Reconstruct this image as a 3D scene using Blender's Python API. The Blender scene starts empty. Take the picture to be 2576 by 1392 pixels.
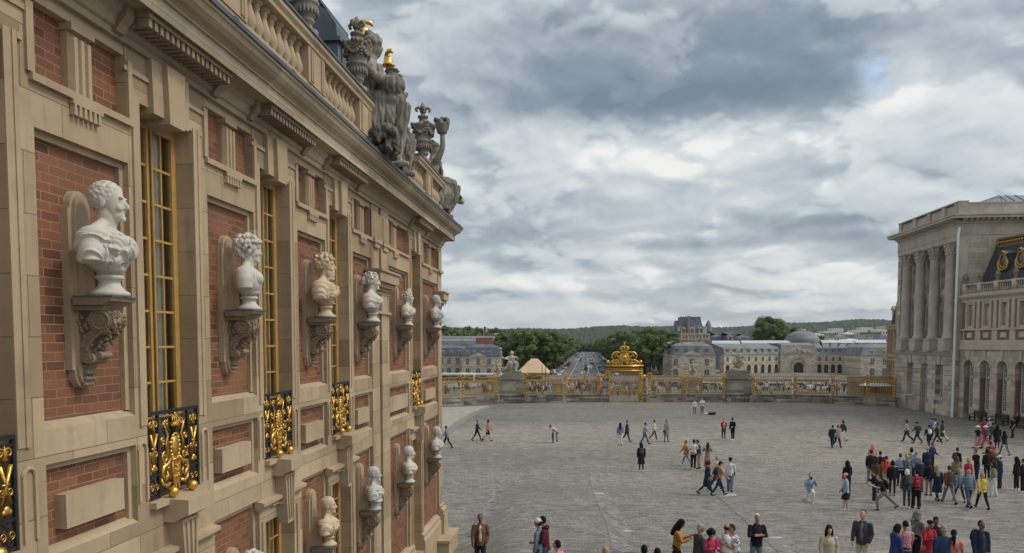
import bpy, bmesh, math, random
import numpy as np
from mathutils import Vector, Matrix, Euler
SC = bpy.context.scene
COL = SC.collection
R = math.radians
# ------------------------------------------------------------------ camera
cam = bpy.data.cameras.new("camera"); cam_o = bpy.data.objects.new("camera", cam); COL.objects.link(cam_o)
F_PX, W_PX, H_PX = 1850.0, 2576.0, 1392.0
YAW = math.atan(190/F_PX*math.cos(.0557)); PITCH = math.atan(103/F_PX); CAM_H = 8.0
cam.sensor_width = 36; cam.lens = 36*F_PX/W_PX; cam.shift_y = 270/W_PX
cam.clip_start = .1; cam.clip_end = 20000
cam_o.location = (0, 0, CAM_H); cam_o.rotation_euler = (R(90)-PITCH, 0, YAW)
SC.camera = cam_o
SC.view_settings.view_transform = 'Standard'; SC.view_settings.look = 'None'
SC.view_settings.exposure = EXPO = 0.34; SC.view_settings.gamma = 1
# ------------------------------------------------------------------ sun
SUN_EL, SUN_AZ = R(50), R(92)          # azimuth measured from +Y towards +X
sl = bpy.data.lights.new("sun", 'SUN'); sl.energy = 1.2; sl.angle = R(10); sl.color = (1, .92, .79)
so = bpy.data.objects.new("sun", sl); COL.objects.link(so)
sd = Vector((math.sin(SUN_AZ)*math.cos(SUN_EL), math.cos(SUN_AZ)*math.cos(SUN_EL), math.sin(SUN_EL)))
so.rotation_euler = sd.to_track_quat('Z', 'Y').to_euler(); so.location = sd*200
# ------------------------------------------------------------------ node helper
class NT:
    def __init__(s, tree): s.t = tree; s.n = tree.nodes; s.l = tree.links
    def new(s, typ, **kw):
        nd = s.n.new(typ)
        for k, v in kw.items(): setattr(nd, k, v)
        return nd
    def put(s, sock, v):
        if isinstance(v, bpy.types.NodeSocket): s.l.new(v, sock)
        else: sock.default_value = v
    def m(s, op, a, b=0.0, c=None, clamp=False):
        nd = s.new('ShaderNodeMath', operation=op); nd.use_clamp = clamp
        s.put(nd.inputs[0], a); s.put(nd.inputs[1], b)
        if c is not None: s.put(nd.inputs[2], c)
        return nd.outputs[0]
    def vm(s, op, a, b=(0, 0, 0), scale=None):
        nd = s.new('ShaderNodeVectorMath', operation=op)
        s.put(nd.inputs[0], a)
        if scale is not None: s.put(nd.inputs['Scale'], scale)
        else: s.put(nd.inputs[1], b)
        return nd.outputs[0]
    def sep(s, v):
        nd = s.new('ShaderNodeSeparateXYZ'); s.put(nd.inputs[0], v); return nd.outputs
    def comb(s, x=0., y=0., z=0.):
        nd = s.new('ShaderNodeCombineXYZ')
        for i, v in enumerate((x, y, z)): s.put(nd.inputs[i], v)
        return nd.outputs[0]
    def noise(s, v, scale=1., detail=4., rough=.5, dist=0., col=False, dim='3D'):
        nd = s.new('ShaderNodeTexNoise', noise_dimensions=dim); s.put(nd.inputs['Vector'], v)
        s.put(nd.inputs['Scale'], scale); nd.inputs['Detail'].default_value = detail
        nd.inputs['Roughness'].default_value = rough; nd.inputs['Distortion'].default_value = dist
        return nd.outputs['Color' if col else 'Fac']
    def ramp(s, f, stops, interp='LINEAR'):
        nd = s.new('ShaderNodeValToRGB'); nd.color_ramp.interpolation = interp
        e = nd.color_ramp.elements
        while len(e) < len(stops): e.new(.5)
        for el, (p, c) in zip(e, stops):
            el.position = p; el.color = (*c, 1) if len(c) == 3 else c
        s.put(nd.inputs[0], f); return nd.outputs[0]
    def mix(s, f, a, b, typ='MIX'):
        nd = s.new('ShaderNodeMix', data_type='RGBA', blend_type=typ)
        s.put(nd.inputs[0], f)
        for i, v in ((6, a), (7, b)):
            if not isinstance(v, bpy.types.NodeSocket) and len(v) == 3: v = (*v, 1)
            s.put(nd.inputs[i], v)
        return nd.outputs[2]
    def mr(s, v, a, b, c=0., d=1., smooth=False):
        nd = s.new('ShaderNodeMapRange'); nd.clamp = True
        if smooth: nd.interpolation_type = 'SMOOTHSTEP'
        for i, q in enumerate((v, a, b, c, d)): s.put(nd.inputs[i], q)
        return nd.outputs[0]
# ------------------------------------------------------------------ world: Nishita sky under a broken cloud deck
def px_dir(x, y):
    f = Vector((-math.sin(YAW)*math.cos(PITCH), math.cos(YAW)*math.cos(PITCH), -math.sin(PITCH)))
    r = Vector((math.cos(YAW), math.sin(YAW), 0)); u = r.cross(f)
    d = f + r*((x-1288)/F_PX) - u*((y-966)/F_PX); d.normalize()
    return math.atan2(d.x, d.y), math.asin(d.z)
w = bpy.data.worlds.new("World"); SC.world = w; w.use_nodes = True
w.cycles.sampling_method = 'MANUAL'; w.cycles.sample_map_resolution = 512
def build_world():
    T = NT(w.node_tree); T.n.clear()
    out = T.new('ShaderNodeOutputWorld'); bg = T.new('ShaderNodeBackground'); bg.inputs[1].default_value = .1
    T.l.new(bg.outputs[0], out.inputs[0])
    sky = T.new('ShaderNodeTexSky', sky_type='NISHITA'); sky.sun_disc = False
    sky.sun_elevation = SUN_EL; sky.sun_rotation = SUN_AZ; sky.altitude = 130; sky.air_density = 1.2; sky.dust_density = 2.0
    d = T.new('ShaderNodeTexCoord').outputs['Generated']
    x, y, z = T.sep(d)
    az = T.m('ARCTAN2', x, y)
    # clouds are laid out by azimuth and elevation, drawn out flat towards the horizon
    ze = T.m('POWER', T.m('MAXIMUM', z, 0.0001), .80)
    Q = T.comb(T.m('MULTIPLY', az, 4.2), T.m('MULTIPLY', ze, 8.0), 0.)
    wq = T.vm('SCALE', T.vm('SUBTRACT', T.noise(Q, 1.5, 4, .55, col=True, dim='2D'), (.5, .5, .5)), scale=.30)
    Qw = T.vm('ADD', Q, T.vm('MULTIPLY', wq, (1.0, .8, 0)))
    def puff(v):
        tot = None
        for sc, am in ((1.0, .46), (2.3, .30), (5.2, .15), (12.5, .06)):
            q = T.m('MULTIPLY', T.m('ABSOLUTE', T.m('SUBTRACT', T.noise(v, sc, 0, .5, dim='2D'), .5)), am*2)
            tot = q if tot is None else T.m('ADD', tot, q)
        return T.m('SUBTRACT', T.m('ADD', T.m('MULTIPLY', tot, 1.1), T.m('MULTIPLY', T.noise(v, .8, 6, .45, dim='2D'), 1.35)), .90)
    n = puff(Qw); nb = puff(T.vm('ADD', Qw, (.04, .11, 0)))
    soft = T.noise(Q, .5, 3, .5, dim='2D')
    b = T.m('ADD', .63, T.m('MULTIPLY', T.m('SUBTRACT', T.mr(n, -.06, .13, 0, 1, True), .45), .20))
    b = T.m('ADD', b, T.m('MULTIPLY', T.m('SUBTRACT', n, nb), T.mr(ze, .0, .3, .48, .52)))
    b = T.m('ADD', b, T.m('MULTIPLY', T.m('SUBTRACT', soft, .5), -.6))
    n1 = T.noise(Qw, 1.25, 6, .58, dim='2D')
    # large cloud masses, each an ellipse in azimuth / elevation with ragged edges
    wn = T.sep(T.noise(T.comb(T.m('MULTIPLY', az, 6.), T.m('MULTIPLY', z, 10.), 0.), 1.3, 7, .6, col=True))
    def blob(cx, cy, rx, ry, amt, rag=.8, hard=(1.25, .35), tilt=0.):
        nonlocal b
        a0, e0 = px_dir(cx, cy); a1 = px_dir(cx+rx, cy)[0]-a0; e1 = px_dir(cx, cy-ry)[1]-e0
        da = T.m('SUBTRACT', az, a0); de = T.m('SUBTRACT', z, math.sin(e0))
        if tilt: de = T.m('SUBTRACT', de, T.m('MULTIPLY', da, tilt))
        qa = T.m('ADD', T.m('DIVIDE', da, abs(a1)), T.m('MULTIPLY', T.m('SUBTRACT', wn[0], .5), rag))
        qe = T.m('ADD', T.m('DIVIDE', de, abs(e1)), T.m('MULTIPLY', T.m('SUBTRACT', wn[1], .5), rag))
        r = T.m('SQRT', T.m('ADD', T.m('MULTIPLY', qa, qa), T.m('MULTIPLY', qe, qe)))
        b = T.m('ADD', b, T.m('MULTIPLY', T.mr(r, hard[0], hard[1], 0, 1, True), amt))
    for q in CLOUDS: blob(*q)
    # the veil thickens and pales to the horizon
    b = T.m('ADD', b, T.m('MULTIPLY', T.mr(z, .14, .0, 0, 1), .05))
    # brighter veil round the hidden sun, added out of view to light the facade
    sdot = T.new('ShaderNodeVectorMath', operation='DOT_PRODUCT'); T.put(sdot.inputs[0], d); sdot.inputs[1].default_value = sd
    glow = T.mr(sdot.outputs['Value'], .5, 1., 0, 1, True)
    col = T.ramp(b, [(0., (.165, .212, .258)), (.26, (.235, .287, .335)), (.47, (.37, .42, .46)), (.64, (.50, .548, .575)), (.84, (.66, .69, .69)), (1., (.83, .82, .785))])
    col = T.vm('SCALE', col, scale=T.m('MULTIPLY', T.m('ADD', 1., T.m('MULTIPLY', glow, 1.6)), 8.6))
    # open blue between the clouds
    a0, e0 = px_dir(2235, 150)
    ra = T.m('DIVIDE', T.m('SUBTRACT', az, a0), .05); re = T.m('DIVIDE', T.m('SUBTRACT', z, math.sin(e0)), .05)
    rr = T.m('SQRT', T.m('ADD', T.m('MULTIPLY', ra, ra), T.m('MULTIPLY', re, re)))
    gap = T.m('MULTIPLY', T.mr(rr, 1., .1, 0, 1, True), T.mr(n1, .50, .40, 0, .8, True))
    blue = T.vm('MULTIPLY', sky.outputs[0], (1.5, 1.55, 1.6))
    col = T.mix(T.m('MAXIMUM', gap, .06), col, blue)
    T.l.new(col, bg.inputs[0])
CLOUDS = [  # centre px, radii px, brightness, raggedness, edge, tilt
    (1690, 165, 640, 185, -.46, .55, (1.3, .4), .0),
    (1480, 235, 300, 100, -.20, .8), (1900, 235, 330, 90, -.18, .8), (1200, 60, 330, 90, -.10, .7),
    (1560, 25, 330, 40, .05, .9), (2450, 330, 330, 180, -.10, .7), (2250, 190, 120, 95, .22, 1.),
    (1700, 385, 430, 48, .22, 1.1), (1320, 330, 220, 50, .12, 1.), (1560, 440, 170, 60, .18, 1.),
    (1420, 712, 330, 26, .22, .9), (2010, 722, 110, 20, .16, .9), (1520, 690, 180, 16, .10, .9),
    (1700, 610, 520, 22, -.16, .8), (1950, 560, 400, 26, -.10, .8), (1350, 600, 220, 30, -.10, .8),
    (1950, 480, 330, 26, .08, 1.), (1250, 745, 180, 14, -.08, .8), (2100, 640, 300, 24, -.06, .8)]
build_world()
# ------------------------------------------------------------------ mesh helper
class MB:
    def __init__(s): s.v = []; s.f = []; s.mi = []; s.c = 0
    def add(s, vs, fs, m=0):
        o = len(s.v); s.v.extend(vs); s.f.extend([tuple(i+o for i in f) for f in fs]); s.mi.extend([m]*len(fs)); return s
    def box(s, x0, x1, y0, y1, z0, z1, m=0):
        x0, x1 = min(x0, x1), max(x0, x1); y0, y1 = min(y0, y1), max(y0, y1); z0, z1 = min(z0, z1), max(z0, z1)
        return s.add([(x0, y0, z0), (x1, y0, z0), (x1, y1, z0), (x0, y1, z0), (x0, y0, z1), (x1, y0, z1), (x1, y1, z1), (x0, y1, z1)],
              [(3, 2, 1, 0), (4, 5, 6, 7), (0, 1, 5, 4), (1, 2, 6, 5), (2, 3, 7, 6), (3, 0, 4, 7)], m)
    def prism(s, poly, a0, a1, axis='y', m=0):
        """poly: 2D outline (counter clockwise) extruded along axis; remaining axes in x,y,z order"""
        def p3(p, a):
            return {'x': (a, p[0], p[1]), 'y': (p[0], a, p[1]), 'z': (p[0], p[1], a)}[axis]
        n = len(poly); vs = [p3(p, a0) for p in poly]+[p3(p, a1) for p in poly]
        fs = [tuple(range(n)), tuple(range(2*n-1, n-1, -1))]+[(i, i+n, (i+1) % n+n, (i+1) % n) for i in range(n)]
        return s.add(vs, fs, m)
    def tube(s, pts, rad, n=8, m=0, cap=True):
        pts = [Vector(p) for p in pts]; rad = rad if isinstance(rad, (list, tuple)) else [rad]*len(pts)
        vs = []; fs = []; prev = None
        for i, p in enumerate(pts):
            t = (pts[min(i+1, len(pts)-1)]-pts[max(i-1, 0)])
            if t.length < 1e-9: t = Vector((0, 0, 1))
            t.normalize()
            a = (prev - t*prev.dot(t)) if prev is not None else t.orthogonal()
            if a.length < 1e-6: a = t.orthogonal()
            a.normalize(); prev = a; b = t.cross(a)
            for k in range(n):
                an = 2*math.pi*k/n; q = p+(a*math.cos(an)+b*math.sin(an))*rad[i]; vs.append(q[:])
        for i in range(len(pts)-1):
            for k in range(n):
                fs.append((i*n+k, i*n+(k+1) % n, (i+1)*n+(k+1) % n, (i+1)*n+k))
        if cap:
            fs.append(tuple(range(n-1, -1, -1))); fs.append(tuple(range((len(pts)-1)*n, len(pts)*n)))
        return s.add(vs, fs, m)
    def lathe(s, prof, c=(0, 0, 0), n=16, m=0, sx=1., sy=1.):
        vs = []; fs = []
        for r, z in prof:
            for k in range(n):
                a = 2*math.pi*k/n; vs.append((c[0]+r*sx*math.cos(a), c[1]+r*sy*math.sin(a), c[2]+z))
        for i in range(len(prof)-1):
            for k in range(n): fs.append((i*n+k, i*n+(k+1) % n, (i+1)*n+(k+1) % n, (i+1)*n+k))
        fs.append(tuple(range(n-1, -1, -1))); fs.append(tuple(range((len(prof)-1)*n, len(prof)*n)))
        return s.add(vs, fs, m)
    def ell(s, c, r, rot=None, n=12, k=8, m=0):
        vs = [(0, 0, -1)]; fs = []
        for j in range(1, k):
            t = math.pi*j/k
            for i in range(n):
                a = 2*math.pi*i/n; vs.append((math.sin(t)*math.cos(a), math.sin(t)*math.sin(a), -math.cos(t)))
        vs.append((0, 0, 1)); L = len(vs)-1
        for i in range(n): fs.append((0, 1+(i+1) % n, 1+i)); fs.append((L, L-n+i, L-n+(i+1) % n))
        for j in range(k-2):
            for i in range(n):
                a = 1+j*n+i; b = 1+j*n+(i+1) % n; fs.append((a, b, b+n, a+n))
        r = (r, r, r) if isinstance(r, (int, float)) else r
        M = Euler(rot).to_matrix() if rot else None; out = []
        for v in vs:
            q = Vector((v[0]*r[0], v[1]*r[1], v[2]*r[2]))
            if M: q = M @ q
            out.append((q.x+c[0], q.y+c[1], q.z+c[2]))
        return s.add(out, fs, m)
    def xf(s, M, start=0):
        for i in range(start, len(s.v)): s.v[i] = (M @ Vector(s.v[i]))[:]
        return s
    def mesh(s, name, mats, smooth=False):
        me = bpy.data.meshes.new(name); me.from_pydata([tuple(v) for v in s.v], [], s.f)
        for mt in (mats if isinstance(mats, (list, tuple)) else [mats]): me.materials.append(mt)
        if max(s.mi, default=0): me.polygons.foreach_set('material_index', s.mi)
        if smooth: me.polygons.foreach_set('use_smooth', [True]*len(me.polygons))
        me.update(); return me
    def build(s, name, mats, parent=None, smooth=False, world=True):
        return link(name, s.mesh(name, mats, smooth), parent, world)
def link(name, me, parent=None, world=True):
    o = bpy.data.objects.new(name, me); COL.objects.link(o)
    if parent is not None:
        o.parent = parent
        if world and parent.parent is None: o.matrix_parent_inverse = parent.matrix_basis.inverted()
    return o
def tag(o, label=None, cat=None, group=None, kind=None):
    for k, v in (('label', label), ('category', cat), ('group', group), ('kind', kind)):
        if v: o[k] = v
    return o
def thing(name, label, cat, loc=(0, 0, 0), rz=0., group=None):
    o = bpy.data.objects.new(name, None); COL.objects.link(o); o.empty_display_size = .3
    o.location = loc; o.rotation_euler = (0, 0, rz); return tag(o, label, cat, group)
KIDS = {}
def kids(o): return [c for c in bpy.data.objects if c.parent == o]
def copy_tree(o, tree, parent=None):
    """tree: nested [(obj, [..])] of children, so nothing is searched inside the loop"""
    c = o.copy(); COL.objects.link(c)
    if parent is not None: c.parent = parent; c.matrix_parent_inverse = o.matrix_parent_inverse.copy()
    for ch, sub in tree: copy_tree(ch, sub, c)
    return c
def tree_of(o): return [(c, tree_of(c)) for c in kids(o)]
def blob_mesh(mb, name, mats, voxel=.02, smooth=4, disp=None, fac=.5):
    """weld overlapping closed shapes into one continuous surface (voxel remesh), relax it, optionally ripple it"""
    me = mb.mesh(name, mats); o = bpy.data.objects.new(name, me); COL.objects.link(o)
    r = o.modifiers.new('r', 'REMESH'); r.mode = 'VOXEL'; r.voxel_size = voxel; r.use_smooth_shade = True
    if smooth:
        sm = o.modifiers.new('s', 'SMOOTH'); sm.iterations = smooth; sm.factor = fac
    dg = bpy.context.evaluated_depsgraph_get(); ev = o.evaluated_get(dg)
    out = bpy.data.meshes.new_from_object(ev, depsgraph=dg); out.name = name
    bpy.data.objects.remove(o); bpy.data.meshes.remove(me)
    if disp: disp(out)
    return out
# ------------------------------------------------------------------ materials
def pbsdf(name):
    m = bpy.data.materials.new(name); m.use_nodes = True; T = NT(m.node_tree)
    return m, T, T.n['Principled BSDF']
def flat(name, c, rough=.7, metal=0., var=.15, scale=6., spec=.4, bump=0., bscale=40.):
    """plain colour broken up by soft procedural variation"""
    m, T, B = pbsdf(name)
    co = T.new('ShaderNodeTexCoord').outputs['Object']
    n = T.noise(co, scale, 5, .6)
    c1 = tuple(min(1, v*(1+var)) for v in c); c0 = tuple(v*(1-var) for v in c)
    T.l.new(T.mix(T.mr(n, .3, .7), c0, c1), B.inputs['Base Color'])
    B.inputs['Roughness'].default_value = rough; B.inputs['Metallic'].default_value = metal
    B.inputs['Specular IOR Level'].default_value = spec
    if bump:
        bp = T.new('ShaderNodeBump'); bp.inputs['Strength'].default_value = bump; bp.inputs['Distance'].default_value = .02
        T.l.new(T.noise(co, bscale, 5, .6), bp.inputs['Height']); T.l.new(bp.outputs[0], B.inputs['Normal'])
    return m
def plane_uv(T, ax):
    p = T.new('ShaderNodeTexCoord').outputs['Object']; x, y, z = T.sep(p)
    s = {'x': x, 'y': y, 'z': z}
    return p, T.comb(s[ax[0]], s[ax[1]], 0.)
def brick_tex(T, uv, bw, bh, mort, c1, c2, cm, bias=0., smooth=.1, off=.5):
    b = T.new('ShaderNodeTexBrick'); T.l.new(uv, b.inputs['Vector']); b.offset = off
    for k, v in (('Color1', (*c1, 1)), ('Color2', (*c2, 1)), ('Mortar', (*cm, 1)), ('Scale', 1.), ('Mortar Size', mort), ('Mortar Smooth', smooth), ('Bias', bias), ('Brick Width', bw), ('Row Height', bh)):
        b.inputs[k].default_value = v
    return b.outputs
def brick_mat(name, ax, bw=.27, bh=.1, mort=.0045, c1=(.28, .118, .062), c2=(.105, .046, .030), cm=(.31, .215, .14), bump=.5, sc=1.):
    m, T, B = pbsdf(name); p, uv = plane_uv(T, ax)
    jit = T.vm('SCALE', T.vm('SUBTRACT', T.noise(p, 5, 3, col=True), (.5, .5, .5)), scale=.012*sc)
    br = brick_tex(T, T.vm('ADD', uv, jit), bw, bh, mort, c1, c2, cm)
    # second, misaligned brick field gives a third tone to odd bricks
    b2 = brick_tex(T, T.vm('ADD', uv, jit), bw, bh, 0., (.55, .55, .55), (1.25, 1.2, 1.1), (1, 1, 1), bias=.25)
    col = T.mix(.55, br[0], T.mix(1., br[0], b2[0], 'MULTIPLY'))
    st = T.noise(p, .9, 5, .6); fine = T.noise(p, 22, 4, .65)
    col = T.mix(T.mr(st, .42, .68, 0, .55), col, (.165, .08, .05))
    col = T.mix(T.mr(fine, .6, .8, 0, .5), col, (.10, .05, .04))
    T.l.new(col, B.inputs['Base Color']); B.inputs['Roughness'].default_value = .85; B.inputs['Specular IOR Level'].default_value = .25
    bp = T.new('ShaderNodeBump'); bp.inputs['Strength'].default_value = bump; bp.inputs['Distance'].default_value = .012
    h = T.m('SUBTRACT', T.m('MULTIPLY', fine, .35), br[1])
    T.l.new(h, bp.inputs['Height']); T.l.new(bp.outputs[0], B.inputs['Normal'])
    return m
def stone_mat(name, ax='yz', c=(.435, .330, .215), dark=(.25, .178, .108), grime=(.11, .088, .062), bw=1.15, bh=.62, mort=.006, joint=(.30, .24, .17), amt=.55, g=.42, bump=.45, blocks=True, rough=.85, lo=.70, hi=1.16):
    m, T, B = pbsdf(name); p, uv = plane_uv(T, ax)
    n1 = T.noise(p, .55, 5, .6, .3); n2 = T.noise(p, 3.2, 6, .65); n3 = T.noise(p, 45, 4, .6)
    col = T.mix(T.mr(n1, .35, .7, 0, amt*1.3), c, dark)
    if blocks:
        jit = T.vm('SCALE', T.vm('SUBTRACT', T.noise(p, 2.5, 3, col=True), (.5, .5, .5)), scale=.012)
        br = brick_tex(T, T.vm('ADD', uv, jit), bw, bh, mort, (lo, lo*.985, lo*.95), (hi, hi*.995, hi*.98), (.5, .45, .4), smooth=.3)
        col = T.mix(1., col, br[0], 'MULTIPLY')
    # rain streaks: noise stretched along z
    x, y, z = T.sep(p); sp = T.comb(x, y, T.m('MULTIPLY', z, .09))
    stq = T.noise(sp, 5.5, 5, .6)
    col = T.mix(T.m('MULTIPLY', T.mr(stq, .52, .75, 0, g), T.mr(n2, .3, .6)), col, grime)
    col = T.mix(T.mr(n2, .55, .8, 0, g*1.2), col, dark)
    col = T.mix(T.mr(n3, .62, .8, 0, .35), col, tuple(v*.6 for v in dark))
    T.l.new(col, B.inputs['Base Color']); B.inputs['Roughness'].default_value = rough; B.inputs['Specular IOR Level'].default_value = .25
    bp = T.new('ShaderNodeBump'); bp.inputs['Strength'].default_value = bump; bp.inputs['Distance'].default_value = .012
    h = T.m('ADD', T.m('MULTIPLY', n2, .5), T.m('MULTIPLY', n3, .3))
    if blocks: h = T.m('SUBTRACT', h, T.m('MULTIPLY', br[1], .8))
    T.l.new(h, bp.inputs['Height']); T.l.new(bp.outputs[0], B.inputs['Normal'])
    return m
M = {}
M['stone'] = stone_mat('limestone')
M['stone_p'] = stone_mat('limestone_plain', blocks=False, amt=.45)
M['stone_g'] = stone_mat('grey_limestone', c=(.50, .45, .37), dark=(.34, .30, .245), grime=(.15, .135, .115), bw=1.4, bh=.6, g=.5, amt=.7)
M['stone_gp'] = stone_mat('grey_limestone_plain', c=(.50, .45, .37), dark=(.34, .30, .245), grime=(.15, .135, .115), g=.5, amt=.7, blocks=False)
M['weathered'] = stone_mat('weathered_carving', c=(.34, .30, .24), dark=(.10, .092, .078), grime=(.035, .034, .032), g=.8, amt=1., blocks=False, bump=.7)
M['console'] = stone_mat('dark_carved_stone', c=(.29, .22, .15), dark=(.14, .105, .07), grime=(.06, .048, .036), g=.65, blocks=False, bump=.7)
M['brick'] = brick_mat('red_brick', 'yz')
M['marble'] = stone_mat('white_marble', c=(.56, .515, .45), dark=(.42, .375, .315), grime=(.30, .265, .22), g=.5, amt=.6, blocks=False, bump=.15, rough=.55)
M['marble_b'] = stone_mat('veined_cream_marble', c=(.58, .46, .33), dark=(.44, .32, .20), grime=(.36, .27, .19), g=.45, amt=.8, blocks=False, bump=.15, rough=.55)
M['marble_g'] = stone_mat('greyed_marble', c=(.52, .49, .44), dark=(.36, .335, .30), grime=(.24, .22, .19), g=.6, amt=.8, blocks=False, bump=.25, rough=.6)
M['gold'] = flat('gilding', (.64, .385, .085), .33, .88, .4, 9, bump=.25, bscale=30)
M['gold_old'] = flat('worn_gilding', (.48, .30, .095), .42, .75, .35, 14, bump=.3, bscale=40)
M['iron'] = flat('black_iron', (.022, .026, .032), .45, .3, .2, 12)
M['lead'] = flat('lead_sheet', (.10, .115, .135), .5, .3, .3, 1.5, bump=.2, bscale=6)
M['slate'] = flat('slate', (.042, .046, .054), .7, 0, .3, 2., bump=.3, bscale=14)
M['ochre'] = flat('ochre_paint', (.42, .25, .075), .45, 0, .12, 5)
M['white_paint'] = flat('white_paint', (.72, .70, .64), .5, 0, .06, 5)
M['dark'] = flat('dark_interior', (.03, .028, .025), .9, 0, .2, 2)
M['curtain'] = flat('linen_blind', (.80, .76, .67), .9, 0, .12, 3)
M['bronze'] = flat('green_bronze', (.06, .10, .085), .5, .4, .3, 6)
def glass_mat(name, tint=(.92, .93, .91), refl=.18):
    m = bpy.data.materials.new(name); m.use_nodes = True; T = NT(m.node_tree); T.n.clear()
    o = T.new('ShaderNodeOutputMaterial'); t = T.new('ShaderNodeBsdfTransparent'); t.inputs[0].default_value = (*tint, 1)
    g = T.new('ShaderNodeBsdfGlossy'); g.inputs['Roughness'].default_value = .06
    co = T.new('ShaderNodeTexCoord').outputs['Object']; bp = T.new('ShaderNodeBump'); bp.inputs['Strength'].default_value = .12
    T.l.new(T.noise(co, 2.5, 2), bp.inputs['Height']); T.l.new(bp.outputs[0], g.inputs['Normal'])
    fr = T.new('ShaderNodeFresnel'); fr.inputs['IOR'].default_value = 1.5
    mx = T.new('ShaderNodeMixShader'); T.l.new(T.m('ADD', T.m('MULTIPLY', fr.outputs[0], 1.), .06), mx.inputs[0])
    T.l.new(t.outputs[0], mx.inputs[1]); T.l.new(g.outputs[0], mx.inputs[2]); T.l.new(mx.outputs[0], o.inputs[0])
    return m
M['glass'] = glass_mat('window_glass')
M['pane_dark'] = flat('dark_pane', (.045, .05, .055), .12, 0, .3, .8, spec=.6)
M['pane_far'] = flat('far_pane', (.10, .105, .105), .25, 0, .4, .5, spec=.6)
# ------------------------------------------------------------------ ground
def gc(X, Y):
    """courtyard level: nearly flat by the railing, rising gently towards the palace steps, falling to a gutter along the brick wing"""
    q = (43-Y)/4; sp = q if q > 30 else math.log(1+math.exp(q)); t = min(1, max(0, (X+5.2)/2.8)); return .24*min(sp, 9.)*t*t*(3-2*t)
def pxg(x, y, Z=0.):
    """pixel of the photograph -> point at height Z above the ground (used to read positions off the photograph)"""
    f = Vector((-math.sin(YAW)*math.cos(PITCH), math.cos(YAW)*math.cos(PITCH), -math.sin(PITCH)))
    r = Vector((math.cos(YAW), math.sin(YAW), 0)); u = r.cross(f)
    d = f + r*((x-1288)/F_PX) - u*((y-966)/F_PX); t = (Z-CAM_H)/d.z
    if Z > -1:
        for _ in range(30): t = .5*t+.5*(Z+gc(d.x*t, d.y*t)-CAM_H)/d.z
    return d.x*t, d.y*t
def pxY(x, y, Y):
    f = Vector((-math.sin(YAW)*math.cos(PITCH), math.cos(YAW)*math.cos(PITCH), -math.sin(PITCH)))
    r = Vector((math.cos(YAW), math.sin(YAW), 0)); u = r.cross(f)
    d = f + r*((x-1288)/F_PX) - u*((y-966)/F_PX); t = Y/d.y
    return d.x*t, CAM_H+d.z*t
G0 = -7.0
def gz(Y):
    if Y < 104: return 0.
    if Y < 290: t = (Y-104)/186; return G0*(t*t*(3-2*t)*.5+t*.5)
    return G0
def ground_mat():
    m, T, B = pbsdf('trodden_earth_and_asphalt'); p = T.new('ShaderNodeTexCoord').outputs['Object']
    n = T.noise(p, .05, 6, .6); n2 = T.noise(p, 1.2, 5, .6)
    x, y, z = T.sep(p)
    c = T.mix(T.mr(n, .35, .65), (.105, .10, .093), (.165, .155, .14))
    c = T.mix(T.mr(y, 700, 900), c, (.045, .07, .035))
    c = T.mix(T.mr(n2, .5, .8, 0, .4), c, (.08, .078, .072))
    T.l.new(c, B.inputs['Base Color']); B.inputs['Roughness'].default_value = .9
    return m
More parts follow.
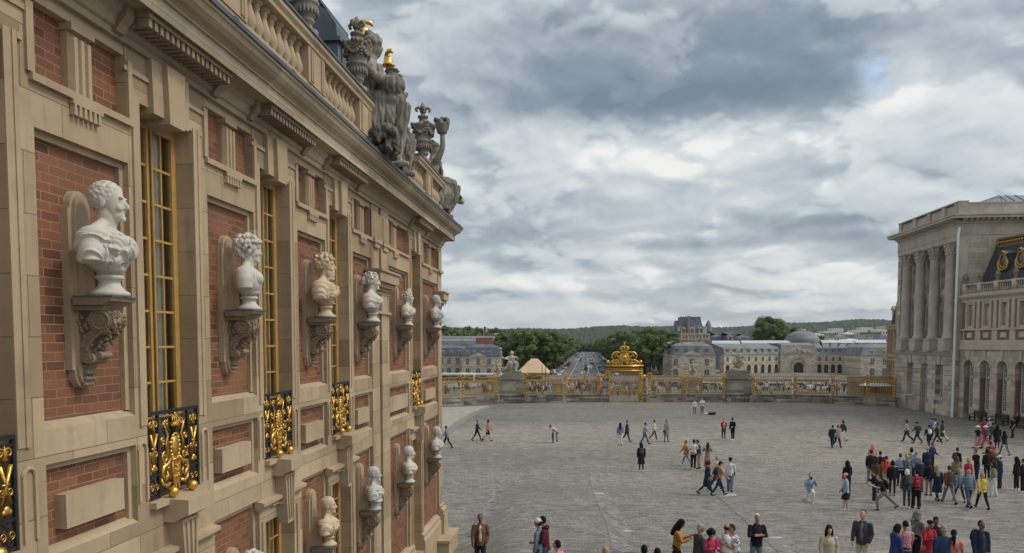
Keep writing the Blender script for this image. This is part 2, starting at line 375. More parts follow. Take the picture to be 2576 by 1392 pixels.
def cobble_mat(name, c1=(.305, .280, .243), c2=(.165, .152, .133), cm=(.085, .08, .072), bw=.26, bh=.17, rot=0., tint=1.):
    m, T, B = pbsdf(name); p = T.new('ShaderNodeTexCoord').outputs['Object']
    if rot:
        mp = T.new('ShaderNodeMapping'); mp.inputs['Rotation'].default_value = (0, 0, rot); T.l.new(p, mp.inputs['Vector']); q = mp.outputs[0]
    else: q = p
    jit = T.vm('ADD', T.vm('SCALE', T.vm('SUBTRACT', T.noise(p, 3.5, 3, col=True), (.5, .5, .5)), scale=.09),
               T.vm('SCALE', T.vm('SUBTRACT', T.noise(p, .22, 2, col=True), (.5, .5, .5)), scale=.22))
    qj = T.sep(T.vm('ADD', q, jit)); wn = T.new('ShaderNodeTexWhiteNoise', noise_dimensions='1D'); T.l.new(T.m('FLOOR', T.m('DIVIDE', qj[1], bh)), wn.inputs['W'])
    qs = T.comb(T.m('ADD', qj[0], T.m('MULTIPLY', wn.outputs['Value'], bw*3)), qj[1], 0.)
    br = brick_tex(T, qs, bw, bh, .012, c1, c2, cm, smooth=.6, off=0.)
    b2 = brick_tex(T, qs, bw, bh, 0., (.55, .55, .55), (1.5, 1.48, 1.44), (1, 1, 1), bias=-.1, off=0.)
    c = T.mix(.75, br[0], T.mix(1., br[0], b2[0], 'MULTIPLY'))
    # single setts and short runs of setts differ in tone
    xx, yy, zz = T.sep(p)
    vo = T.new('ShaderNodeTexVoronoi', voronoi_dimensions='2D'); T.l.new(T.vm('MULTIPLY', T.vm('ADD', q, T.vm('SCALE', jit, scale=.25)), (2.7, 5.0, 0)), vo.inputs['Vector']); vo.inputs['Scale'].default_value = 1.
    row = T.sep(vo.outputs['Color'])[0]
    c = T.mix(1., c, T.ramp(row, [(0, (.64, .64, .65)), (.45, (.95, .95, .95)), (.85, (1.08, 1.07, 1.05)), (1, (1.4, 1.38, 1.33))]), 'MULTIPLY')
    v2 = T.new('ShaderNodeTexVoronoi', voronoi_dimensions='2D'); T.l.new(T.vm('MULTIPLY', T.vm('ADD', q, T.vm('SCALE', jit, scale=.6)), (.75, 1.7, 0)), v2.inputs['Vector']); v2.inputs['Scale'].default_value = 1.
    c = T.mix(1., c, T.ramp(T.sep(v2.outputs['Color'])[1], [(0, (.94, .94, .94)), (1, (1.05, 1.05, 1.05))]), 'MULTIPLY')
    big = T.noise(T.comb(T.m('MULTIPLY', xx, .35), yy, 0.), .11, 5, .6, .4)
    c = T.mix(1., c, T.ramp(big, [(.3, (.82, .82, .83)), (.5, (1, 1, 1)), (.7, (1.14, 1.12, 1.08))]), 'MULTIPLY')
    # paler belt across the middle of the court, darker towards the railings
    wob = T.m('ADD', yy, T.m('MULTIPLY', T.m('SUBTRACT', T.noise(p, .08, 4), .5), 22.))
    c = T.mix(1., c, T.ramp(T.mr(wob, 20, 105), [(0, (.93, .93, .94)), (.22, (.98, .98, .98)), (.42, (1.12, 1.1, 1.06)), (.52, (1.22, 1.2, 1.15)), (.66, (.9, .9, .9)), (.82, (.86, .86, .87)), (1, (1.05, 1.02, .97))]), 'MULTIPLY')
    T.l.new(c, B.inputs['Base Color']); B.inputs['Roughness'].default_value = .72; B.inputs['Specular IOR Level'].default_value = .35
    bp = T.new('ShaderNodeBump'); bp.inputs['Strength'].default_value = .8; bp.inputs['Distance'].default_value = .03
    T.l.new(T.m('ADD', T.m('MULTIPLY', br[1], -.8), T.m('MULTIPLY', row, .9)), bp.inputs['Height']); T.l.new(bp.outputs[0], B.inputs['Normal'])
    return m
M['cobble'] = cobble_mat('granite_setts')
M['cobble_strip'] = cobble_mat('strip_setts', (.30, .285, .26), (.17, .16, .147), bw=.30, bh=.20, rot=R(68))
M['sand'] = flat('pale_gravel', (.285, .262, .225), .9, 0, .22, 1.2, bump=.3)
M['slab'] = flat('pale_slab', (.34, .325, .295), .7, 0, .15, 2., bump=.2)
M['slab_dark'] = flat('dark_slab', (.17, .165, .158), .7, 0, .15, 2., bump=.2)
def build_ground():
    b = MB(); ys = [-60, 0, 60, 104]+[104+186*i/12 for i in range(1, 13)]+[400, 700, 1200, 2000, 3500, 6500]
    xs = [-5000, -1500, -400, -120, -40, 0, 40, 120, 400, 1500, 5000]
    vs = [(x, y, gz(y)) for y in ys for x in xs]; n = len(xs)
    fs = [(j*n+i, j*n+i+1, (j+1)*n+i+1, (j+1)*n+i) for j in range(len(ys)-1) for i in range(n-1)]
    b.add(vs, fs); tag(b.build('ground', ground_mat()), kind='structure')
    gx = [-60, -30, -12, -8]+[-6+.4*i for i in range(16)]+[.5+2*i for i in range(20)]+[45, 60, 90]; gy = [-20, -8]+[-6+1.5*i for i in range(50)]+[72, 80, 90, 103]; n = len(gx)
    b = MB(); b.add([(x, y, .006+gc(x, y)) for y in gy for x in gx], [(j*n+i, j*n+i+1, (j+1)*n+i+1, (j+1)*n+i) for j in range(len(gy)-1) for i in range(n-1)])
    tag(b.build('courtyard', M['cobble'], None, True), kind='structure')
    def strip(name, pts, wd, m, z=.012):
        fine = [pts[0]]
        for (ax, ay), (bx, by) in zip(pts, pts[1:]): fine += [(ax+(bx-ax)*k/8, ay+(by-ay)*k/8) for k in range(1, 9)]
        q = [Vector((*pxg(*p), 0)) for p in fine]; vs = []
        for i, p in enumerate(q):
            t = (q[min(i+1, len(q)-1)]-q[max(i-1, 0)]).normalized(); s = Vector((-t.y, t.x, 0))*wd/2
            vs += [(p.x+s.x, p.y+s.y, z+.008+gc(p.x+s.x, p.y+s.y)), (p.x-s.x, p.y-s.y, z+.008+gc(p.x-s.x, p.y-s.y))]
        b = MB(); b.add(vs, [(2*i, 2*i+1, 2*i+3, 2*i+2) for i in range(len(q)-1)])
        return tag(b.build(name, m), kind='structure')
    def poly(name, pts, m, z=.010):
        b = MB(); b.add([(*g, z+.006+gc(*g)) for g in (pxg(*p) for p in pts)], [tuple(range(len(pts)))]); return tag(b.build(name, m), kind='structure')
    poly('gravel_path', [(1080, 1130), (1118, 1094), (1140, 1076), (1158, 1062), (1180, 1048), (1200, 1037), (1222, 1028), (1250, 1021), (1080, 1026)][::-1], M['sand'], .011)
    strip('gravel_kerb', [(1118, 1094), (1140, 1076), (1158, 1062), (1180, 1048), (1200, 1037), (1222, 1028), (1250, 1021)], .9, M['slab_dark'], .016)
    strip('paving_band', [(1230, 1140), (1256, 1146), (1272, 1155), (1279, 1168), (1274, 1190), (1262, 1222), (1240, 1262), (1216, 1300), (1185, 1350)], .55, M['cobble_strip'])
    strip('paving_band', [(1499, 1190), (1503, 1210), (1512, 1242), (1530, 1280), (1551, 1319), (1572, 1391)], .8, M['cobble_strip'])
    strip('paving_band', [(1795, 1222), (1817, 1245), (1870, 1290), (1951, 1362), (1990, 1396)], .7, M['cobble_strip'])
    strip('paving_band', [(2080, 1050), (2118, 1061), (2170, 1073), (2227, 1087)], .6, M['cobble_strip'])
    poly('paving_slab', [(1928, 1360), (1988, 1361), (2000, 1372), (1936, 1372)][::-1], M['slab_dark'], .018)
    for c in ((1825, 1244, 1855, 1249), (1938, 1352, 1968, 1357), (1498, 1241, 1520, 1245), (1570, 1335, 1590, 1340)):
        poly('paving_slab', [(c[0], c[3]), (c[2], c[3]), (c[2]-4, c[1]), (c[0]-6, c[1])], M['slab'], .02)
build_ground()
# ------------------------------------------------------------------ brick and stone palace wing on the left
W = -5.60; XB = -6.4; XBR = -5.735
WIN = [6.05, 9.47, 12.87, 16.27, 23.75]; HW = .63
PIERS = [(2.6, 5.42), (6.68, 8.84), (10.10, 12.24), (13.50, 15.64), (16.90, 18.73), (20.30, 23.12), (24.38, 27.2)]
wing = thing('brick_palace_wing', 'red brick and stone palace facade with marble busts and gilded balconies, nearest building', 'palace wing', (-5.6, 15, 0))
def facade():
    st = MB(); br = MB(); tr = MB()           # stone body, brick panels, plain trim
    def frame(b, y0, y1, z0, z1, wd, xf, m=0, bottom=True):
        b.box(XBR, xf, y0, y0+wd, z0, z1, m); b.box(XBR, xf, y1-wd, y1, z0, z1, m); b.box(XBR, xf, y0+wd, y1-wd, z1-wd, z1, m)
        if bottom: b.box(XBR, xf, y0+wd, y1-wd, z0, z0+wd, m)
    for i, (a, c) in enumerate(PIERS):
        s = .40 if i not in (4, 5, 6) else .34
        if i == 4: pa, pc = a+.36, c
        elif i == 5: pa, pc = a, c-.38
        elif i == 6: pa, pc = a+.34, c
        else: pa, pc = a+.38, c-.24
        if pa > a: st.box(XB, W, a, pa, 1.5, 11.6)
        if c > pc: st.box(XB, W, pc, c, 1.5, 11.6)
        for z0, z1 in ((5.30, 5.76), (6.73, 7.10), (10.19, 10.70)): st.box(XB, W, pa, pc, z0, z1)
        # weathered ledges above the stone bands
        for z in (7.10, 5.76): tr.prism([(W-.13, z), (W-.003, z), (W-.13, z+.07)], pa+.002, pc-.002, 'y')
        for z0, z1 in ((1.5, 5.30), (5.76, 6.73), (7.10, 10.19), (10.70, 11.6)): bq = MB(); bq.box(XB, XBR, pa, pc, z0, z1); bq.build('brick_panel', M['brick'], wing)
        for z0, z1 in ((5.76, 6.73), (7.17, 10.19)): frame(tr, pa, pc, z0, z1, .07, W-.075, bottom=False)
        # lower frame of the ground storey brick
        frame(tr, pa, pc, 1.5, 5.30, .085, W-.075, bottom=False)
        mid = (pa+pc)/2
        if i == 5: tr.box(XBR, W-.01, pa+.1, pc-.12, 6.0, 6.42)
        else: tr.box(XBR, W+.0, mid-.5*(pc-pa)*.64, mid+.5*(pc-pa)*.66, 5.985, 6.36)
        # frieze panel: projecting tray, triglyph and guttae
        tr.box(XBR, W+.055, pa-.06, pc+.06, 10.64, 10.72)
        tr.box(W, W+.036, pa-.10, pa, 10.722, 11.42); tr.box(W, W+.036, pc, pc+.08, 10.722, 11.42)
        tr.box(XBR, W-.02, pa, pc, 11.48, 11.6)
        tg = [mid] if i != 5 else [mid-.35]
        for t in tg:
            tr.box(XBR, W-.06, t-.165, t+.165, 10.72, 11.40)
            for k in (-.165, -.055, .055): tr.prism([(W-.06, t+k+.0), (W+.01, t+k+.025), (W+.01, t+k+.08), (W-.06, t+k+.105)][::-1], 10.74, 11.34, 'z')
            tr.box(XBR, W+.02, t-.19, t+.19, 11.40, 11.48)
            tr.box(W, W+.06, t-.25, t+.25, 10.59, 10.64)
            for k in range(6): tr.prism([(t-.235+k*.08, 10.59), (t-.205+k*.08, 10.59), (t-.19+k*.08, 10.47), (t-.25+k*.08, 10.47)][::-1], W+.001, W+.065, 'x')
    # window bays
    for j, c in enumerate(WIN):
        y0, y1 = c-HW, c+HW
        st.box(XB, W, y0, y1, 11.0, 11.6); st.box(XB, W-.002, y0, y1, 5.27, 5.93)
        st.box(XB, W, y0, y1, 4.85, 5.12)
        # architrave fillets beside the opening, with the stepped ears
        for sgn, e in ((-1, y0), (1, y1)):
            tr.box(W, W+.028, e+sgn*.10, e+sgn*.16, 6.95, 11.05)
            tr.box(W, W+.014, e+sgn*.0, e+sgn*.10, 6.95, 11.05)
            tr.box(W, W+.031, e+sgn*.162, e+sgn*.23, 10.98, 11.05)
            tr.box(W, W+.026, e-sgn*.30, e+sgn*.30, 11.30, 11.36); tr.box(W, W+.024, e-sgn*.32, e-sgn*.24, 11.05, 11.30)
            tr.box(W, W+.028, e+sgn*.10, e+sgn*.16, 1.5, 4.9)
            # round-headed sunk slip beside the balcony
            tr.box(W, W+.03, e+sgn*.03, e+sgn*.07, 6.0, 6.66); tr.box(W, W+.03, e+sgn*.19, e+sgn*.23, 6.0, 6.66)
            tr.tube([(W+.012, e+sgn*.13+.08*math.cos(a), 6.66+.08*math.sin(a)) for a in [math.pi*q/6 for q in range(7)]], .022, 6)
        # three stepped voussoirs
        for dy, wd, xo, zb in ((0, .21, .15, 10.86), (-.30, .14, .075, 10.93), (.30, .14, .075, 10.93)):
            tr.prism([(c+dy-wd*.82, zb), (c+dy+wd*.82, zb), (c+dy+wd, 11.6), (c+dy-wd, 11.6)], W-.3, W+xo, 'x')
            tr.prism([(c+dy-wd*.82, zb-3.95-1.8), (c+dy+wd*.82, zb-3.95-1.8), (c+dy+wd, 5.1), (c+dy-wd, 5.1)], W-.3, W+xo*.8, 'x')
        # hood mould above the lower window
        tr.prism([(W-.05, 5.12), (W+.05, 5.12), (W+.10, 5.20), (W+.13, 5.20), (W+.13, 5.26), (W-.05, 5.29)], c-.95, c+.95, 'y')
        # balcony sill with its corbel and fluted bracket
        tr.box(W-.35, W+.10, y0+.004, y1-.004, 5.86, 5.94)
        tr.prism([(W, 5.62), (W+.16, 5.62), (W+.30, 5.70), (W+.36, 5.72), (W+.36, 5.92), (W, 5.935)], c-.33, c+.33, 'y')
        tr.prism([(c-.13, 4.72), (c+.13, 4.72), (c+.21, 5.62), (c-.21, 5.62)], W, W+.20, 'x')
        for k in (-1, 0, 1): tr.prism([(c+k*.085-.014, 4.8), (c+k*.085+.014, 4.8), (c+k*.12+.02, 5.58), (c+k*.12-.02, 5.58)], W+.19, W+.225, 'x')
    # coupled pilaster strip
    st.box(XB, W+.02, 18.73, 19.40, 1.5, 11.6); st.box(XB, W+.043, 19.56, 20.30, 1.5, 11.6); st.box(XB, W-.35, 19.40, 19.56, 1.5, 11.6)
    st.box(XB, W+.03, 27.2, 27.85, 1.5, 11.6)
    def cap(y0, y1, z, p=.30):
        """Tuscan capital: necking, echinus, abacus, wrapped round three sides"""
        for dz0, dz1, q in ((-.62, -.55, .10), (-.10, .0, .05), (.0, .08, .11), (.08, .20, .20), (.20, .46, p), (.46, .52, p+.05)):
            tr.box(W-.1, W+q, y0-q*.55, y1+q*.55, z+dz0, z+dz1-.001)
    cap(18.73, 20.30, 9.40); cap(27.2, 27.85, 9.40, .28)
    for y in (18.95, 19.30, 19.75, 20.1):                      # triglyphs above the pilaster
        pass
    for t in (19.1, 19.92):
        tr.box(W, W+.05, t-.30, t+.30, 10.72, 11.42)
        for k in (-.28, -.14, .0, .14): tr.prism([(W+.05, t+k+.01), (W+.10, t+k+.035), (W+.10, t+k+.1), (W+.05, t+k+.13)][::-1], 10.74, 11.36, 'z')
        tr.box(W, W+.12, t-.34, t+.34, 10.62, 10.72); tr.box(W, W+.09, t-.22, t+.22, 10.50, 10.62)
    for t in (27.42, ): 
        tr.box(W+.03, W+.07, t-.2, t+.3, 10.72, 11.42); tr.box(W+.03, W+.12, t-.22, t+.43, 10.62, 10.72)
    # plinth, with the torus base of the corner pilaster
    for a, c in PIERS: tr.prism([(XB, 0), (W+.12, 0), (W+.12, 1.22), (W+.07, 1.30), (W+.07, 1.42), (W-.06, 1.5), (XB, 1.5)], a, c, 'y')
    for c in WIN: tr.box(XB, W+.08, c-HW+.002, c+HW-.002, 0, .9)
    for a, c in ((18.73, 20.3), (27.2, 27.85)):
        tr.box(XB, W+.22, a, c+(.12 if c > 27 else 0), 0, 1.5)
        tr.tube([(W+.08, a-.02, 1.60), (W+.08, c+.05, 1.60)], .12, 10); tr.tube([(W+.04, a-.01, 1.78), (W+.04, c+.03, 1.78)], .06, 8)
    tr.box(W+.12, W+.55, 26.4, 28.25, 0, .62); tr.box(W+.08, W+.60, 26.3, 28.3, .62, .72)
    # far end wall
    st.box(-16, XB, 27.5, 27.85, 0, 11.6); st.box(-16, W, -3, 2.6, 0, 11.6)
    st.build('stone_body', M['stone'], wing); tr.build('stone_trim', M['stone_p'], wing)
    # cornice, mitred round the far corner
    prof = [(-6.4, 11.6), (-5.54, 11.6), (-5.54, 11.68), (-5.50, 11.70), (-5.48, 11.76), (-5.46, 11.82), (-5.40, 11.86), (-5.38, 11.93), (-5.15, 11.95), (-5.15, 11.915), (-5.12, 11.915),
            (-5.12, 12.12), (-5.09, 12.13), (-5.09, 12.16), (-5.05, 12.19), (-4.99, 12.22), (-4.93, 12.28), (-4.90, 12.34), (-4.87, 12.36), (-4.87, 12.42), (-5.45, 12.50), (-6.4, 12.50)]
    b = MB(); n = len(prof); Y1 = 27.85
    vs = [(x, -3., z) for x, z in prof]+[(x, Y1+max(x-W, 0) if x > -6 else Y1-.35, z) for x, z in prof]+[(-16., Y1+max(x-W, 0) if x > -6 else Y1-.35, z) for x, z in prof]
    fs = [(k*n+i, k*n+(i+1) % n, (k+1)*n+(i+1) % n, (k+1)*n+i) for k in (0, 1) for i in range(n)]
    fs = [f[::-1] for f in fs]
    b.add(vs, fs); b.build('cornice', stone_mat('cornice_stone', 'yz', c=(.43, .35, .25), dark=(.25, .20, .14), grime=(.13, .11, .085), bw=2.1, bh=3., g=.5, amt=.7), wing)
    for c in WIN[1:]:
        d = MB(); d.box(W+.06, W+.42, c-1.02, c+1.02, 11.86, 11.945)
        for k in range(17): d.box(W+.10, W+.40, c-1.0+k*.12, c-1.0+k*.12+.066, 11.755, 11.862)
        for s in (-1, 1): d.prism([(W+.0, 11.62), (W+.12, 11.64), (W+.16, 11.72), (W+.24, 11.80), (W+.26, 11.94), (W+.0, 11.94)], c+s*1.12-.08, c+s*1.12+.08, 'y')
        d.build('dentil_block', M['console'], wing)
    g = MB()
    g.prism([(-4.91, 12.425), (-4.84, 12.40), (-4.83, 12.46), (-4.90, 12.50), (-5.40, 12.56), (-5.40, 12.505)], -3, 28.58, 'y')
    g.prism([(28.51, 12.425), (28.60, 12.40), (28.62, 12.46), (28.55, 12.50)], -16, -4.84, 'x')
    for y in range(0, 29, 2): g.tube([(-4.835, y, 12.46), (-4.86, y, 12.5), (-5.0, y, 12.515)], .018, 6)
    g.build('lead_gutter', M['lead'], wing)
    r = MB(); r.box(-16, -5.95, -3, 27.6, 12.45, 12.49)
    r.prism([(-6.3, 12.49), (-9.2, 17.0), (-16, 17.4), (-16, 12.49)][::-1], -3, 27.3, 'y'); r.build('roof', M['slate'], wing)
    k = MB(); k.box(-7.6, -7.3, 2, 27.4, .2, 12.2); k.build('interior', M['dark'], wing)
    # lead dormer with a barrel top and the brick chimney behind the balustrade
    d = MB(); d.box(-8.6, -6.5, 19.0, 21.2, 12.5, 15.9)
    d.prism([(-8.6, 15.9), (-6.5, 15.9), (-6.55, 16.3), (-6.8, 16.65), (-7.2, 16.85), (-8.6, 16.9)], 19.0, 21.2, 'y')
    d.box(-8.7, -6.4, 18.9, 21.3, 15.82, 15.92); d.box(-8.7, -6.95, 18.95, 21.25, 16.86, 16.93)
    for y in (19.3, 20.1, 20.9): d.tube([(-6.48, y, 12.6), (-6.48, y, 15.8)], .03, 6)
    d.build('roof_dormer', M['lead'], wing)
    ch = MB(); ch.box(-7.6, -6.6, 14.5, 15.6, 12.5, 16.6); ch.box(-7.7, -6.5, 14.4, 15.7, 16.6, 16.9); ch.build('chimney', M['brick'], wing)
    gd = MB()
    for y in (13.4, 13.8): 
        gd.tube([(-6.5, y, 14.0), (-6.45, y, 15.2), (-6.4, y, 16.0)], [.16, .2, .12], 10)
        for q in range(7): gd.ell((-6.38, y+.1*math.sin(q*2), 14.3+q*.22), (.12, .13, .12))
    gd.build('gilded_dormer_ornament', M['gold'], wing, True)
facade()
def balustrade():
    b = MB(); PED = [(9.9, 10.9), (13.35, 14.2), (16.4, 17.3), (23.3, 24.2), (26.4, 27.4)]
    runs = [(3, 9.9), (10.9, 13.35), (14.2, 16.4), (22.1, 23.3), (24.2, 26.4)]
    X0, X1 = -5.48, -5.14
    b.box(X0, X1, 3, 27.4, 12.52, 12.80)
    for a, c in PED:
        b.box(X0-.03, X1+.02, a, c, 12.80, 13.46)
        for k in (.10, .18): b.box(X1+.02, X1+.045, a+k, a+k+.05, 12.84, 13.42); b.box(X1+.02, X1+.045, c-k-.05, c-k, 12.84, 13.42)
    for a, c in [(3, 17.3), (22.1, 27.4)]:
        b.prism([(X0-.04, 13.46), (X1+.04, 13.46), (X1+.05, 13.52), (X1+.10, 13.58), (X1+.10, 13.66), (X0-.1, 13.66)], a, c, 'y')
    bal = b.build('balustrade', M['stone_p'], wing)
    l = MB()
    for a, c in [(3, 17.3), (22.1, 27.4)]: l.box(X0-.13, X1+.13, a-.02, c+.02, 13.662, 13.70)
    l.build('rail_cap', M['lead'], bal)
    prof = [(.115, 0), (.115, .06), (.075, .08), (.09, .11), (.125, .20), (.12, .27), (.075, .42), (.055, .50), (.075, .54), (.062, .57), (.10, .595), (.115, .60), (.115, .66)]
    q = MB(); q.lathe(prof, (0, 0, 0), 12); me = q.mesh('baluster', M['stone_p'], True)
    for a, c in runs[1:]:
        n = max(3, int((c-a)/.262)); st = (c-a)/n
        for k in range(n):
            o = link('baluster', me, bal, False); o.location = ((X0+X1)/2, a+st*(k+.5), 12.80)
    for k in range(14): 
        o = link('baluster', me, bal, False); o.location = ((X0+X1)/2, 9.9-.13-k*.262, 12.80)
balustrade()
def spiral(b, c, r0, r1, turns, a0, rad, up=1, n=22, m=0, x=None):
    """flat scroll in the YZ plane at x"""
    pts = []; rr = []
    for i in range(n+1):
        t = i/n; a = a0+up*turns*2*math.pi*t; r = r0+(r1-r0)*t
        pts.append((x, c[0]+r*math.cos(a), c[1]+r*math.sin(a))); rr.append(rad*(1-.45*t))
    b.tube(pts, rr, 6, m)
def make_window():
    """two-leaf casement, built around its own centre line at floor level"""
    root = None
    f = MB(); H = 5.07; x = 0.
    f.box(x-.09, x+.03, -HW, -HW+.06, 0, H); f.box(x-.09, x+.03, HW-.06, HW, 0, H); f.box(x-.09, x+.03, -HW+.06, HW-.06, H-.07, H)
    for s in (-1, 1):
        a, c = (.02, HW-.06) if s > 0 else (-HW+.06, -.02)
        f.box(x-.04, x+.03, a, a+.05, 0, H-.07); f.box(x-.04, x+.03, c-.05, c, 0, H-.07)
        f.box(x-.04, x+.03, a+.05, c-.05, H-.16, H-.07); f.box(x-.04, x+.03, a+.05, c-.05, 0, .55)
        m = (a+c)/2; f.box(x-.02, x+.012, m-.013, m+.013, .55, H-.16)
        for k in range(1, 9):
            z = .55+(H-.71)*k/9
            f.box(x-.02, x+.014, a+.05, m-.013, z-.016, z+.016); f.box(x-.02, x+.014, m+.013, c-.05, z-.016, z+.016)
    f.tube([(x+.06, 0, .4), (x+.06, 0, H-.2)], .014, 6)
    g = MB(); g.add([(x-.008, -HW+.07, .5), (x-.008, HW-.07, .5), (x-.008, HW-.07, H-.1), (x-.008, -HW+.07, H-.1)], [(0, 1, 2, 3)])
    cu = MB()
    for s in (-1, 1):
        a, c = (.06, .36) if s > 0 else (-.58, -.26)
        n = 10; vs = []; 
        for i in range(n+1):
            yy = a+(c-a)*i/n; xx = x-.10+.018*math.sin(i*2.1)
            vs += [(xx, yy, .2), (xx, yy, H-.12), (xx-.02, yy, .2), (xx-.02, yy, H-.12)]
        fs = []
        for i in range(n): o = 4*i; fs += [(o, o+4, o+5, o+1), (o+2, o+3, o+7, o+6)]
        cu.add(vs, fs)
    cu.box(x-.13, x-.125, -HW+.07, HW-.07, .2, H-.12, 1)
    cu.box(x-.30, x-.27, -HW, HW, .0, 1.3)
    cu.box(x-.32, x-.30, -HW, HW, 1.35, 2.6)
    return f.mesh('window', M['ochre']), g.mesh('glass', M['glass']), cu.mesh('blind', [M['curtain'], flat('grey_blind', (.46, .43, .37), .9)])
WM = make_window()
def make_railing():
    ir = MB(); gd = MB(); hw = HW-.02; x = .0
    ir.box(x-.03, x+.03, -hw, hw, 1.11, 1.15); ir.box(x-.018, x+.018, -hw, hw, 1.04, 1.06)
    for y in (-hw, -.36, .36, hw): ir.box(x-.018, x+.018, y-.016, y+.016, 0, 1.11)
    for s in (-1, 1):
        a, c = (.36, hw) if s > 0 else (-hw, -.36)
        ir.box(x-.015, x+.015, a, c, .30, .33); ir.box(x-.015, x+.015, a, c, .01, .04)
        m = (a+c)/2
        for q in (-.055, .055):
            for zz in (.09, .24): spiral(ir, (m+q, zz), .05, .012, 1.4, R(90), .010, 1 if q > 0 else -1, x=x)
            spiral(gd, (m+q, .165), .045, .012, 1.2, R(-90), .007, 1, x=x+.014)
        ir.tube([(x, m, .33), (x, m, 1.05)], .008, 6)
        # torch, crossed quiver and tassels of the side panels
        gd.tube([(x+.02, m-.06, .48), (x+.02, m+.07, .86)], [.010, .022], 8); gd.tube([(x+.02, m+.06, .48), (x+.02, m-.07, .86)], [.010, .022], 8)
        gd.lathe([(.0, 0), (.03, .01), (.014, .05), (.028, .08), (.0, .16)], (x+.02, m, .90), 8)
        gd.box(x+.01, x+.03, m-.05, m+.05, .66, .68); gd.ell((x+.02, m, .42), (.02, .04, .045)); gd.ell((x+.02, m-.035, .40), (.018, .03, .03)); gd.ell((x+.02, m+.035, .40), (.018, .03, .03))
        for zz, dr in ((.98, 1), (.60, -1)): spiral(gd, (m-.05, zz), .05, .01, 1.3, R(20), .012, dr, x=x+.015); spiral(gd, (m+.05, zz), .05, .01, 1.3, R(160), .012, -dr, x=x+.015)
    ir.box(x-.015, x+.015, -.36, .36, .06, .20)
    for y in (-.22, .22): ir.tube([(x, y, .2), (x, y*.8, .6), (x, y, 1.05)], .009, 6)
    for y in (-.29, -.12, .12, .29): spiral(ir, (y, .84), .075, .015, 1.5, R(60*y*10), .010, 1 if y > 0 else -1, x=x)
    for y in (-.27, .27): spiral(ir, (y, .62), .085, .015, 1.6, R(90), .010, 1 if y > 0 else -1, x=x)
    for k in range(-2, 3): ir.tube([(x, k*.05, .86+.02*abs(k)), (x, k*.11, .78)], .009, 6)
    # crown
    gd.lathe([(.085, 0), (.10, .015), (.085, .035), (.095, .05)], (x+.03, 0, .92), 14, sx=.5)
    for k in range(-2, 3):
        gd.tube([(x+.05, k*.04, .965), (x+.06, k*.055, 1.02), (x+.03, k*.03, 1.06), (x+.03, 0, 1.075)], .009, 6); gd.ell((x+.05, k*.042, .985), .014, n=8, k=6)
    gd.ell((x+.03, 0, 1.09), .022, n=8, k=6)
    # oval medallion with its wreath
    gd.ell((x+.03, 0, .64), (.035, .085, .15))
    for k in range(18):
        a = 2*math.pi*k/18; gd.ell((x+.03, .105*math.cos(a), .64+.175*math.sin(a)), (.02, .024, .03), (a, 0, 0), 7, 5)
    # banner and scrolls
    gd.add([(x+.045, -.085, .47), (x+.045, .085, .47), (x+.045, .072, .12), (x+.045, .04, .10), (x+.045, 0, .135), (x+.045, -.04, .10), (x+.045, -.072, .12)], [(0, 6, 5, 4, 3, 2, 1)])
    gd.box(x+.018, x+.044, -.085, .085, .145, .47); gd.box(x+.03, x+.055, -.10, .10, .455, .48)
    for y in (-.07, 0, .07): gd.ell((x+.03, y, .09), (.014, .014, .03), None, 8, 6)
    rnd = random.Random(4)
    for k in range(16): gd.ell((x+.05, rnd.uniform(-.06, .06), rnd.uniform(.22, .43)), (.012, rnd.uniform(.012, .026), .014), None, 6, 5)
    for s in (-1, 1):
        d = 1 if s > 0 else -1
        gd.tube([(x+.02, s*.10, .50), (x+.02, s*.17, .42), (x+.02, s*.28, .40), (x+.02, s*.31, .30), (x+.02, s*.24, .22), (x+.02, s*.17, .26), (x+.02, s*.20, .33)], [.02, .03, .034, .03, .028, .02, .012], 8)
        spiral(gd, (s*.24, .52), .075, .012, 1.4, R(90), .020, -d, x=x+.02)
        gd.tube([(x+.02, s*.13, .16), (x+.02, s*.22, .13), (x+.02, s*.30, .17), (x+.02, s*.33, .25)], [.025, .032, .024, .010], 8)
        gd.tube([(x+.02, s*.18, .58), (x+.02, s*.21, .70), (x+.02, s*.16, .80), (x+.02, s*.22, .92), (x+.02, s*.27, 1.0)], [.012, .018, .016, .014, .008], 6)
        spiral(gd, (s*.27, .76), .05, .01, 1.3, R(-60), .013, d, x=x+.015); spiral(gd, (s*.19, .98), .045, .01, 1.3, R(200), .012, d, x=x+.015)
        for k in range(9): gd.ell((x+.025, s*rnd.uniform(.1, .33), rnd.uniform(.22, 1.0)), (.014, rnd.uniform(.014, .03), rnd.uniform(.012, .03)), (rnd.uniform(0, 3), 0, 0), 6, 5)
    bl = MB(); bl.ell((.13, 0, .085), .072, n=20, k=14)
    return ir.mesh('balcony_railing', M['iron']), gd.mesh('gilded_ornament', M['gold'], True), bl.mesh('gilded_ball', M['gold'], True)
RM = make_railing()
for c in WIN:
    for z in (5.94, ):
        f = link('window', WM[0], wing); f.location = (-5.89, c, z)
        for q in (1, 2): link(('glass', 'blind')[q-1], WM[q], f, False)
    f = link('window', WM[0], wing); f.location = (-5.89, c, .9); f.scale = (1, 1, .775)
    for q in (1, 2): link(('glass', 'blind')[q-1], WM[q], f, False)
    o = link('balcony_railing', RM[0], wing); o.location = (W-.03, c, 5.95)
    link('gilded_ornament', RM[1], o, False)
    for dy in (-.24, .24): q = link('gilded_ball', RM[2], o, False); q.location = (0, dy, -.02)
